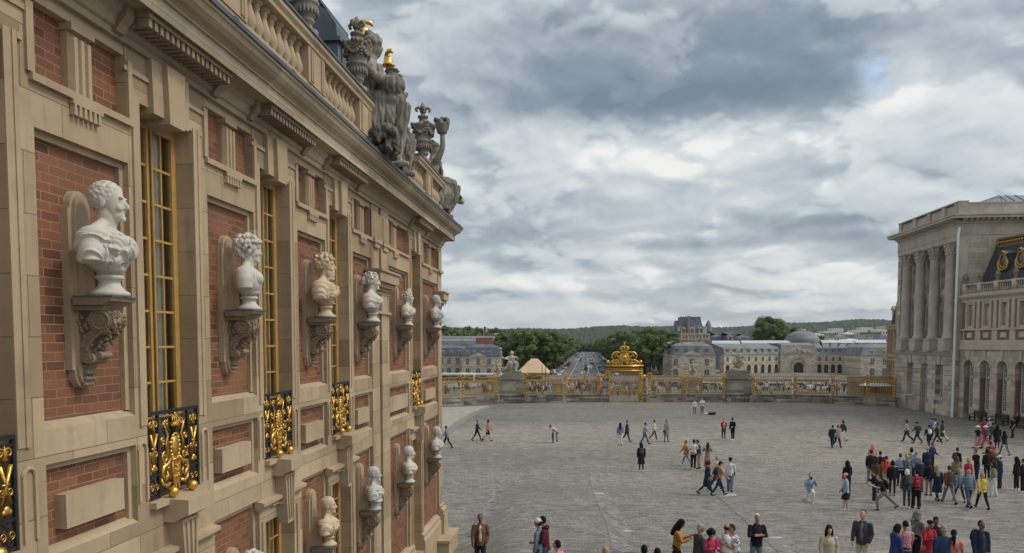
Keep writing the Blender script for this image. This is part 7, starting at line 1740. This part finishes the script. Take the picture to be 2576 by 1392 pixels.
def bag_mesh(pose, kind):
    J = SK[pose]; b = MB(); c = J['chest']; fw, up = J['fw'], J['up']
    if kind == 'pack':
        p = c-fw*.205+up*-.02; b.ell(p, (.095, .155, .215), (0, math.atan2(up.x, up.z), 0), 14, 10); b.ell(p-fw*.07-up*.07, (.06, .12, .10))
        for s in (-1, 1): b.tube([c-fw*.14+Vector((0, s*.10, .19)), c+fw*.08+Vector((0, s*.11, .16)), c+fw*.12+Vector((0, s*.12, .0)), c-fw*.10+Vector((0, s*.13, -.14))], .022, 6)
    if kind == 'cross':
        b.tube([c+Vector((0, .12, .17)), c+fw*.155+Vector((0, .03, .08)), c+fw*.16+Vector((0, -.10, -.10)), J['pel']+fw*.10+Vector((0, -.19, .02)), c-fw*.155+Vector((0, -.08, -.05)), c-fw*.15+Vector((0, .05, .10)), c+Vector((0, .12, .17))], .013, 6)
        b.ell(J['pel']+fw*.10+Vector((0, -.17, -.03)), (.06, .10, .11)); b.box(*(v for q, r in zip(J['pel']+fw*.10+Vector((0, -.17, -.05)), (.05, .09, .09)) for v in (q-r, q+r)))
    if kind == 'hand': b.ell(J['pel']+Vector((.02, -.27, -.12)), (.14, .06, .13)); b.tube([J['pel']+Vector((-.06, -.27, 0)), J['neck']+Vector((.0, -.19, -.03)), J['pel']+Vector((.1, -.27, 0))], .012, 6)
    if kind == 'phone':
        m = (J['aL'][2]+J['aR'][2])/2+(J['aL'][3]+J['aR'][3])*.05; b.box(m.x-.01, m.x+.01, m.y-.04, m.y+.04, m.z-.03, m.z+.11)
    return blob_mesh(b, 'bag', [SKIN[0]], .014, 1) if kind != 'phone' else b.mesh('phone', [SKIN[0]])
def front_mesh(pose):
    J = SK[pose]; b = MB(); t = math.atan2(J['up'].x, J['up'].z)
    b.ell(J['pel']+J['up']*.20+J['fw']*.088, (.066, .062, .30), (0, t, 0), 14, 12); return b.mesh('shirt_front', [SKIN[0]], True)
SKIN = [flat('skin_%d' % i, c, .55, 0, .08, 8, spec=.35) for i, c in enumerate(((.44, .27, .19), (.30, .165, .10), (.16, .082, .05)))]
CL = {}
def cloth(c, pat=None):
    k = (c, pat)
    if k in CL: return CL[k]
    m, T, B = pbsdf('cloth'); p = T.new('ShaderNodeTexCoord').outputs['Object']; n = T.noise(p, 9, 4, .6)
    col = T.mix(T.mr(n, .3, .7), tuple(v*.78 for v in c), tuple(min(1, v*1.18) for v in c))
    if pat: col = T.mix(T.mr(T.noise(p, pat[3], 2, .5, 1.5), .50, .56), col, pat[:3])
    T.l.new(col, B.inputs['Base Color']); B.inputs['Roughness'].default_value = .85; B.inputs['Specular IOR Level'].default_value = .2
    bp = T.new('ShaderNodeBump'); bp.inputs['Strength'].default_value = .5; bp.inputs['Distance'].default_value = .03; T.l.new(T.noise(p, 7, 3, .6, .8), bp.inputs['Height']); T.l.new(bp.outputs[0], B.inputs['Normal'])
    CL[k] = m; return m
COLR = {'black': (.014, .014, .016), 'navy': (.018, .026, .055), 'jeans': (.062, .092, .145), 'djeans': (.026, .040, .070), 'white': (.58, .57, .55), 'grey': (.16, .16, .165), 'dgrey': (.05, .052, .055), 'beige': (.40, .32, .22), 'khaki': (.22, .19, .14), 'coral': (.50, .16, .12), 'red': (.32, .022, .032), 'maroon': (.085, .012, .022), 'brown': (.16, .075, .042), 'dbrown': (.075, .050, .032), 'tan': (.36, .24, .13), 'mustard': (.38, .19, .05), 'yellow': (.62, .45, .08), 'lilac': (.34, .27, .42), 'pink': (.56, .25, .27), 'rose': (.40, .16, .16), 'sky': (.25, .33, .42), 'steel': (.13, .18, .235), 'orange': (.48, .075, .045), 'green': (.05, .075, .05), 'olive': (.07, .075, .05), 'blue': (.025, .05, .18), 'cobalt': (.02, .045, .11), 'cream': (.58, .52, .40), 'trench': (.42, .36, .27), 'hot': (.42, .03, .075)}
HAIRC = {'k': (.010, .009, .009), 'b': (.045, .026, .016), 'y': (.34, .24, .12), 'g': (.30, .29, .28), 'w': (.62, .61, .59)}
def setm(o, m):
    o.material_slots[0].link = 'OBJECT'; o.material_slots[0].material = m
GP = 'visitors walking and standing in the courtyard'
def person(pos, face, pose, top, bottom, hair, label, shoes='black', skin=0, bag=None, h=1.72, by='feet', shirt=None, pat=None, hatc=None, z0=0.0):
    X, Y = (pxg(*pos) if by == 'feet' else pxg(*pos, h-.0)) if by != 'xyz' else pos[:2]
    o = thing('person', label, 'person', (X, Y, z0+.012+(gc(X, Y) if by != 'xyz' else 0)), R(face), GP); s = h/1.745; o.scale = (s, s, s); J = SK[pose]
    def part(name, key, fn, m, loc=None):
        q = link(name, cached(key, fn), o, False); setm(q, m)
        if loc is not None: q.location = loc[0]; q.rotation_euler = (0, loc[1], 0)
        return q
    part('body', ('body', pose), lambda: body_mesh(pose), SKIN[skin])
    tk, tc = top; part(tk if tk not in ('tee',) else 'shirt', ('top', pose, tk), lambda: top_mesh(pose, tk), cloth(COLR[tc], pat))
    if shirt: part('shirt_front', ('front', pose), lambda: front_mesh(pose), cloth(COLR[shirt]))
    bk, bc = bottom; part('skirt' if 'skirt' in bk else 'trousers', ('bot', pose, bk), lambda: bottom_mesh(pose, bk), cloth(COLR[bc]))
    part('shoes', ('shoe', pose), lambda: shoe_mesh(pose), cloth(COLR[shoes]))
    hk, hc = hair; part('hair' if hk not in ('cap', 'hat', 'hood', 'beret') else hk, ('hair', hk), lambda: hair_mesh(hk), cloth(COLR[hatc]) if hatc else cloth(HAIRC[hc]), (J['head'], J['hq']))
    if hatc: part('hair', ('hair', 'short'), lambda: hair_mesh('short'), cloth(HAIRC[hc]), (J['head'], J['hq']))
    if bag: bk, bc = bag; part({'pack': 'backpack', 'cross': 'shoulder_bag', 'hand': 'handbag', 'phone': 'phone'}[bk], ('bag', pose, bk), lambda: bag_mesh(pose, bk), cloth(COLR[bc]))
    return o
Pn = person
# scattered walkers, far to near
Pn((1124, 1128), 176, 'walk', ('jacket', 'grey'), ('trousers', 'black'), ('short', 'b'), 'man in a grey jacket half hidden by the brick wing corner', skin=1)
Pn((1200, 1109), 4, 'walk', ('jacket', 'navy'), ('trousers', 'black'), ('short', 'k'), 'man in dark navy striding right behind a woman in coral')
Pn((1227, 1110), 2, 'walk2', ('shirt', 'coral'), ('shorts', 'black'), ('bob', 'b'), 'woman in a coral top and black shorts walking right')
Pn((1401, 1116), 200, 'bend', ('shirt', 'white'), ('slim', 'steel'), ('short', 'k'), 'woman in a white patterned top bending over a small child', pat=(.45, .12, .14, 14), shoes='white')
Pn((1391, 1114), 160, 'stand', ('jacket', 'dgrey'), ('trousers', 'djeans'), ('short', 'k'), 'small child in dark clothes beside the bending woman', h=.98)
Pn((1560, 1121), 100, 'stand', ('jacket', 'steel'), ('wide', 'white'), ('long', 'k'), 'long-haired woman in a blue jacket and white trousers, back turned')
Pn((1576, 1112), 10, 'walk2', ('jacket', 'navy'), ('trousers', 'navy'), ('short', 'k'), 'person in navy with a dark shoulder bag beside the white-trousered woman', bag=('hand', 'black'))
Pn((1622, 1118), 8, 'walk', ('shirt', 'lilac'), ('trousers', 'jeans'), ('short', 'k'), 'man in a lilac shirt and jeans striding right', skin=1)
Pn((1645, 1110), 0, 'walk2', ('shirt', 'white'), ('slim', 'black'), ('short', 'b'), 'person in white top and black trousers just behind the lilac shirt', shoes='white')
Pn((1676, 1112), -50, 'ease', ('coat', 'grey'), ('slim', 'jeans'), ('bun', 'b'), 'woman in a long grey jacket and jeans with a bag, standing alone', bag=('hand', 'dbrown'))
Pn((1613, 1187), 92, 'stand', ('coat', 'black'), ('slim', 'black'), ('long', 'k'), 'woman in a long black coat and white shoes seen from behind', shoes='white', bag=('pack', 'dbrown'))
Pn((1726, 1172), 190, 'walk', ('jacket', 'mustard'), ('slim', 'steel'), ('short', 'b'), 'person in a mustard jacket with a phone beside the white T-shirt man', shoes='white', bag=('phone', 'black'), h=1.66)
Pn((1744, 1182), 70, 'phone', ('tee', 'white'), ('trousers', 'black'), ('short', 'k'), 'tall man in a white T-shirt and black trousers, back turned', skin=2, shoes='white', h=1.84)
Pn((1758, 1180), 170, 'phone', ('jacket', 'dgrey'), ('trousers', 'tan'), ('short', 'k'), 'person in a dark jacket and tan trousers behind the white T-shirt man', h=1.78)
Pn((1780, 1186), 88, 'raise', ('shirt', 'khaki'), ('longskirt', 'rose'), ('long', 'b'), 'woman in a dusty pink skirt raising her hands to her face')
Pn((1800, 1232), 14, 'walk', ('jacket', 'cream'), ('trousers', 'djeans'), ('crop', 'g'), 'man with glasses and a pale scarf walking behind two others', h=1.80)
Pn((1778, 1247), 12, 'walk2', ('coat', 'navy'), ('slim', 'navy'), ('curly', 'b'), 'woman in a navy coat carrying a shopping bag, walking right', bag=('hand', 'olive'))
Pn((1808, 1247), 12, 'walk', ('jacket', 'tan'), ('trousers', 'djeans'), ('cap', 'k'), 'man in a tan jacket and dark cap walking right', hatc='black', bag=('pack', 'navy'))
Pn((1836, 1237), 70, 'ease', ('jacket', 'white'), ('wide', 'steel'), ('beret', 'k'), 'woman in a white jacket, flared jeans and black beret, back turned', hatc='black', bag=('cross', 'grey'))
Pn((1747, 1042), -95, 'stand', ('jacket', 'white'), ('slim', 'jeans'), ('short', 'k'), 'shorter of two people in white jackets near the far railing', h=1.62)
Pn((1766, 1042), -88, 'phone', ('jacket', 'white'), ('slim', 'navy'), ('short', 'k'), 'taller of two people in white jackets near the far railing', h=1.80)
Pn((1820, 1107), -88, 'phone', ('jacket', 'red'), ('trousers', 'dgrey'), ('short', 'k'), 'man in a bright red jacket standing beside a man in a black cap', shoes='white', shirt='white')
Pn((1843, 1108), -130, 'hold', ('jacket', 'black'), ('trousers', 'black'), ('cap', 'k'), 'man in a black waistcoat and cap beside the red jacket', hatc='black', shoes='white', h=1.80)
Pn((2036, 1262), -95, 'kneel', ('shirt', 'sky'), ('trousers', 'white'), ('short', 'k'), 'person in pale blue shirt and white trousers kneeling to take a photo', shoes='white', bag=('phone', 'black'))
Pn((2093, 1126), 60, 'walk', ('jacket', 'navy'), ('trousers', 'djeans'), ('short', 'k'), 'man in a navy jacket walking arm in arm with a beige coat')
Pn((2106, 1127), 30, 'walk2', ('jacket', 'beige'), ('trousers', 'black'), ('short', 'b'), 'person in a beige jacket and black trousers in a walking trio')
Pn((2121, 1111), 200, 'walk', ('jacket', 'dgrey'), ('trousers', 'white'), ('bob', 'k'), 'person in a dark jacket and white trousers behind the beige jacket')
Pn((2281, 1111), 170, 'walk2', ('shirt', 'cream'), ('wide', 'dgrey'), ('bob', 'b'), 'woman in a floral cream top and dark skirt-trousers, far right group', pat=(.05, .05, .05, 12), bag=('hand', 'black'))
Pn((2307, 1116), 178, 'walk', ('jacket', 'green'), ('trousers', 'navy'), ('cap', 'k'), 'man in a dark green jacket and cap walking left with a backpack', hatc='black', bag=('pack', 'dbrown'))
Pn((2343, 1106), 160, 'stand', ('jacket', 'steel'), ('slim', 'djeans'), ('bun', 'b'), 'person in a pale denim jacket behind the white backpack')
Pn((2353, 1108), 150, 'walk', ('shirt', 'white'), ('trousers', 'beige'), ('cap', 'k'), 'person in a loose white shirt and dark cap, far right group', hatc='black', h=1.8)
Pn((2357, 1119), 165, 'walk', ('jacket', 'dbrown'), ('trousers', 'navy'), ('short', 'k'), 'man in a brown jacket walking left, far right group', skin=1, shoes='white')
Pn((2336, 1127), 84, 'walk2', ('jacket', 'black'), ('trousers', 'navy'), ('short', 'k'), 'person in black carrying a white backpack, far right group', bag=('pack', 'white'))
Pn((2370, 1112), 178, 'walk2', ('coat', 'dgrey'), ('wide', 'cream'), ('bob', 'k'), 'woman in a long dark grey coat and cream trousers, end of the far right group')
Pn((2460, 1128), 182, 'walk', ('tee', 'black'), ('longskirt', 'rose'), ('hat', 'b'), 'woman in a white hat, black top and pink skirt walking left', hatc='white')
Pn((2480, 1129), 176, 'walk2', ('shirt', 'olive'), ('wide', 'rose'), ('hat', 'b'), 'second white-hatted woman, walking beside the pink skirt', hatc='white')
Pn((2476, 1102), 90, 'stand', ('coat', 'hot'), ('longskirt', 'hot'), ('hat', 'b'), 'woman in a bright pink-red dress before the middle bench', hatc='hot', h=1.62)
Pn((2489, 1106), 95, 'stand', ('shirt', 'sky'), ('trousers', 'grey'), ('cap', 'k'), 'person in a white cap beside the pink-red dress', hatc='white')
Pn((2496, 1118), 90, 'walk', ('jacket', 'dgrey'), ('trousers', 'black'), ('short', 'k'), 'person in dark grey behind the white-hatted women')
Pn((2508, 1128), 80, 'stand', ('coat', 'black'), ('slim', 'black'), ('long', 'k'), 'long-haired woman in a black coat, left of a pair near the benches')
Pn((2526, 1145), 100, 'walk', ('jacket', 'black'), ('slim', 'jeans'), ('long', 'k'), 'long-haired woman in a black jacket and pale jeans near the benches')
Pn((2547, 1102), 180, 'ease', ('tee', 'black'), ('wide', 'djeans'), ('bun', 'k'), 'woman in a black top and wide jeans at the right edge', bag=('hand', 'black'))
# the tour group
Pn((2194, 1188), 95, 'stand', ('hoodie', 'pink'), ('trousers', 'pink'), ('hood', 'k'), 'person in a pale pink hooded jacket behind the tour group', hatc='pink')
Pn((2190, 1218), 95, 'ease', ('jacket', 'black'), ('trousers', 'khaki'), ('crop', 'b'), 'big man in a black jacket and khaki trousers, left edge of the tour group', h=1.86)
Pn((2213, 1217), 88, 'stand', ('jacket', 'black'), ('trousers', 'black'), ('short', 'b'), 'person in black between the khaki trousers and the orange jacket', h=1.76)
Pn((2228, 1231), 92, 'stand', ('hoodie', 'orange'), ('trousers', 'beige'), ('short', 'b'), 'person in a bright orange-red jacket in the tour group')
Pn((2244, 1248), 88, 'stand', ('jacket', 'black'), ('slim', 'black'), ('bob', 'k'), 'woman in a black sweater and leggings, back to the camera', shoes='grey')
Pn((2264, 1223), 86, 'hold', ('shirt', 'sky'), ('trousers', 'black'), ('short', 'b'), 'person in a pale blue shirt with a bag strap in the tour group', bag=('cross', 'black'))
Pn((2291, 1203), 60, 'raise', ('shirt', 'white'), ('trousers', 'black'), ('bob', 'k'), 'woman in a black and white striped top in the tour group', pat=(.03, .03, .03, 16))
Pn((2281, 1224), 88, 'phone', ('jacket', 'dgrey'), ('trousers', 'black'), ('bob', 'y'), 'blond person in a dark patterned jacket in the tour group', pat=(.25, .24, .24, 15))
Pn((2303, 1215), 84, 'stand', ('jacket', 'sky'), ('trousers', 'djeans'), ('short', 'y'), 'person in a bright blue jacket in the middle of the tour group', bag=('pack', 'steel'))
Pn((2313, 1238), 92, 'ease', ('jacket', 'navy'), ('trousers', 'jeans'), ('short', 'y'), 'person in a navy jacket in the centre of the tour group')
Pn((2332, 1207), 88, 'stand', ('jacket', 'navy'), ('trousers', 'navy'), ('bald', 'g'), 'balding big man in navy at the front of the tour group', h=1.86)
Pn((2342, 1190), -60, 'hold', ('jacket', 'navy'), ('trousers', 'black'), ('short', 'k'), 'tour guide in navy facing the group', skin=1, h=1.84)
Pn((2336, 1247), 90, 'stand', ('jacket', 'black'), ('trousers', 'khaki'), ('bob', 'b'), 'person in black with a fur collar and khaki trousers in the tour group')
Pn((2280, 1280), 90, 'stand', ('jacket', 'dgrey'), ('slim', 'djeans'), ('bob', 'w'), 'white-haired woman carrying a green backpack', shoes='white', bag=('pack', 'green'))
Pn((2304, 1280), 92, 'ease', ('shirt', 'red'), ('wide', 'black'), ('short', 'k'), 'person in a red top and wide black trousers beside the green backpack')
Pn((2356, 1262), 88, 'walk2', ('coat', 'navy'), ('slim', 'black'), ('long', 'y'), 'woman with long blond hair in a dark navy coat')
Pn((2387, 1267), 94, 'walk', ('jacket', 'dbrown'), ('trousers', 'grey'), ('short', 'b'), 'man in a brown-grey jacket and grey trousers, back turned', h=1.8)
Pn((2405, 1228), 90, 'stand', ('hoodie', 'khaki'), ('trousers', 'dgrey'), ('hood', 'k'), 'person in a brown hooded jacket with a lowered hood, in the tour group', hatc='dbrown', h=1.66)
Pn((2406, 1202), 20, 'stand', ('jacket', 'black'), ('trousers', 'black'), ('short', 'k'), 'man in black glancing right, behind the brown hooded jacket', bag=('pack', 'dgrey'))
Pn((2433, 1232), -70, 'stand', ('shirt', 'red'), ('trousers', 'dgrey'), ('hat', 'b'), 'woman in a red top and straw hat in the tour group', hatc='tan', h=1.62)
Pn((2412, 1263), 92, 'walk', ('jacket', 'steel'), ('slim', 'black'), ('bob', 'y'), 'short woman in a denim jacket and black trousers, back turned', h=1.60, shoes='grey')
Pn((2436, 1280), 90, 'walk2', ('shirt', 'steel'), ('trousers', 'jeans'), ('crop', 'g'), 'grey-haired man in a blue sweater and jeans, arm round the yellow jacket', h=1.76)
Pn((2470, 1280), 92, 'walk', ('jacket', 'yellow'), ('trousers', 'black'), ('bob', 'y'), 'woman in a bright yellow jacket and black trousers', h=1.64, bag=('cross', 'brown'))
Pn((2456, 1213), 186, 'phone', ('shirt', 'black'), ('trousers', 'navy'), ('short', 'k'), 'man in a black shirt looking at his phone, right of the tour group', h=1.82, bag=('phone', 'white'))
Pn((2499, 1250), 150, 'ease', ('jacket', 'khaki'), ('wide', 'white'), ('long', 'b'), 'long-haired woman in a taupe sweater and white trousers', shoes='white')
Pn((2514, 1229), 150, 'stand', ('jacket', 'navy'), ('wide', 'djeans'), ('cap', 'b'), 'person in a white cap and navy jacket behind the white trousers', hatc='white')
Pn((2482, 1208), 100, 'stand', ('jacket', 'black'), ('trousers', 'black'), ('bob', 'k'), 'person in black between the phone user and the white cap')
Pn((2506, 1188), 110, 'bend', ('jacket', 'brown'), ('trousers', 'dbrown'), ('short', 'b'), 'person in a rust brown sweater bending forward')
Pn((2490, 1182), 88, 'stand', ('jacket', 'red'), ('trousers', 'black'), ('short', 'b'), 'person in a red jacket just behind the rust brown sweater')
Pn((2556, 1234), 130, 'stand', ('jacket', 'black'), ('trousers', 'black'), ('long', 'k'), 'long-haired woman in black, left of a pair at the right edge', shoes='white')
Pn((2572, 1240), 140, 'stand', ('jacket', 'black'), ('trousers', 'black'), ('short', 'k'), 'person in black cut by the right edge of the photo', shoes='white')
Pn((2127, 1285), 170, 'ease', ('jacket', 'sky'), ('skirt', 'black'), ('cap', 'k'), 'girl in a pink cap, pale blue jacket and black skirt', hatc='pink', shoes='white', bag=('hand', 'pink'), h=1.62)
Pn((2131, 1248), 110, 'stand', ('jacket', 'black'), ('trousers', 'black'), ('long', 'k'), 'long-haired person in black just behind the girl in the pink cap')
Pn((2222, 1284), 182, 'lunge', ('tee', 'black'), ('trousers', 'grey'), ('short', 'k'), 'man in a wide lunge with camouflage trousers and a black backpack', bag=('pack', 'black'))
Pn((2199, 1264), 160, 'phone', ('jacket', 'black'), ('wide', 'navy'), ('short', 'b'), 'boy in black looking down beside the lunging man', shoes='white', h=1.5)
Pn((2204, 1240), 92, 'stand', ('jacket', 'dbrown'), ('trousers', 'dgrey'), ('bob', 'b'), 'brown-haired person in a brown jacket at the left of the tour group')
# nearest row, cut by the bottom edge
Pn((1208, 1297), -82, 'ease', ('jacket', 'brown'), ('trousers', 'navy'), ('short', 'k'), 'man in a brown jacket and white shirt with a black shoulder bag', skin=2, by='head', bag=('cross', 'black'), h=1.76, shirt='cream')
Pn((1371, 1304), 178, 'hold', ('hoodie', 'maroon'), ('trousers', 'jeans'), ('short', 'k'), 'man in a maroon hooded top at the bottom edge, facing left', skin=1, by='head', h=1.78)
Pn((1357, 1310), 165, 'stand', ('jacket', 'steel'), ('trousers', 'djeans'), ('cap', 'k'), 'person in a white cap hidden behind the maroon top', by='head', hatc='white', skin=1)
Pn((1404, 1365), 150, 'stand', ('tee', 'pink'), ('trousers', 'djeans'), ('short', 'k'), 'dark-haired person in pink, head and shoulders at the bottom edge', by='head', h=1.66)
Pn((1524, 1383), 90, 'stand', ('jacket', 'tan'), ('trousers', 'navy'), ('short', 'y'), 'fair head just showing at the bottom edge of the courtyard', by='head')
Pn((1621, 1378), 90, 'stand', ('jacket', 'navy'), ('trousers', 'navy'), ('short', 'k'), 'black-haired head showing at the bottom edge, left of a second dark head', by='head')
Pn((1654, 1386), 90, 'stand', ('jacket', 'dgrey'), ('trousers', 'navy'), ('short', 'k'), 'second dark head barely showing at the bottom edge', by='head')
Pn((1704, 1310), -12, 'phone', ('shirt', 'mustard'), ('trousers', 'black'), ('long', 'k'), 'woman in a mustard top and sunglasses holding a phone', by='head', skin=1, bag=('hand', 'black'), h=1.68)
Pn((1757, 1323), 20, 'hold', ('jacket', 'dgrey'), ('trousers', 'navy'), ('crop', 'g'), 'grey-haired man in a charcoal jacket, left of the red top', by='head', skin=1)
Pn((1786, 1333), -80, 'phone', ('kurta', 'hot'), ('trousers', 'dgrey'), ('curly', 'k'), 'woman in a bright red patterned top looking down', by='head', skin=1, h=1.62, bag=('hand', 'maroon'))
Pn((1827, 1324), 70, 'hold', ('shirt', 'white'), ('trousers', 'khaki'), ('bald', 'k'), 'balding man in a white shirt with a black strap, back turned', by='head', skin=1, bag=('cross', 'black'))
Pn((1851, 1323), 190, 'phone', ('tee', 'white'), ('trousers', 'dgrey'), ('crop', 'b'), 'man in a black and white patterned shirt facing left', by='head', skin=1, pat=(.06, .06, .07, 11))
Pn((1904, 1297), -85, 'fold', ('jacket', 'black'), ('trousers', 'steel'), ('crop', 'w'), 'white-haired old man in a black jacket with folded arms', by='head', skin=1, h=1.74)
Pn((2085, 1326), -90, 'stand', ('coat', 'trench'), ('slim', 'black'), ('long', 'k'), 'woman with long black hair in a beige trench coat', by='head', h=1.64)
Pn((2172, 1288), -125, 'ease', ('jacket', 'dgrey'), ('trousers', 'cream'), ('short', 'k'), 'young man in a dark overshirt and cream trousers looking left', by='head', h=1.84, shirt='grey')
Pn((2253, 1324), 10, 'hold', ('hoodie', 'blue'), ('trousers', 'navy'), ('bob', 'k'), 'woman in a vivid blue jacket, left of the pink blouse', by='head', skin=1, h=1.62)
Pn((2279, 1316), 95, 'ease', ('tee', 'pink'), ('trousers', 'dgrey'), ('bun', 'k'), 'woman in a pink speckled blouse seen from behind', by='head', skin=1, pat=(.30, .10, .13, 22), h=1.66)
Pn((2307, 1288), 20, 'fold', ('shirt', 'grey'), ('trousers', 'black'), ('hood', 'k'), 'woman in grey with a striped headscarf', by='head', hatc='grey', h=1.68)
Pn((2334, 1311), -70, 'phone', ('kurta', 'red'), ('trousers', 'rose'), ('bun', 'k'), 'woman in a red tunic looking at a phone, beside a woman in black', by='head', skin=1, h=1.62)
Pn((2353, 1304), -100, 'hold', ('jacket', 'black'), ('trousers', 'black'), ('bun', 'k'), 'woman in black standing behind the red tunic', by='head', skin=2, h=1.64)
Pn((2376, 1327), 90, 'ease', ('jacket', 'cobalt'), ('trousers', 'navy'), ('bald', 'g'), 'balding man in a deep blue jacket, back turned, bottom right', by='head', skin=1)
Pn((2400, 1339), 70, 'stand', ('tee', 'coral'), ('trousers', 'navy'), ('tail', 'k'), 'woman in a coral shirt with a black ponytail', by='head', skin=1, bag=('cross', 'maroon'), h=1.60)
Pn((2467, 1314), -80, 'stand', ('jacket', 'navy'), ('trousers', 'navy'), ('short', 'k'), 'man in a dark navy jacket at the bottom right corner', by='head', skin=2, bag=('pack', 'black'), shirt='dgrey')
# sitting on the third bench
bx_ = BEN[2566]
Pn((bx_.x+.12, bx_.y+.35), 190, 'sit', ('jacket', 'black'), ('trousers', 'black'), ('short', 'k'), 'person in black sitting on the bench at the right edge', by='xyz')
x, y = pxg(1790, 1044); o = thing('dropped_bag', 'dark bag lying on the paving beside the two white jackets', 'bag', (x, y, .01))
b = MB(); b.ell((0, 0, .13), (.42, .22, .14), None, 12, 8); b.ell((.3, .05, .16), (.2, .2, .15)); b.build('sack', cloth(COLR['black']), o, True, False); b = MB(); b.ell((-.6, .1, .09), (.32, .14, .09)); b.tube([(-.4, 0, .1), (-.1, .1, .2)], .03, 6); b.build('pale_strap', cloth(COLR['white']), o, True, False)
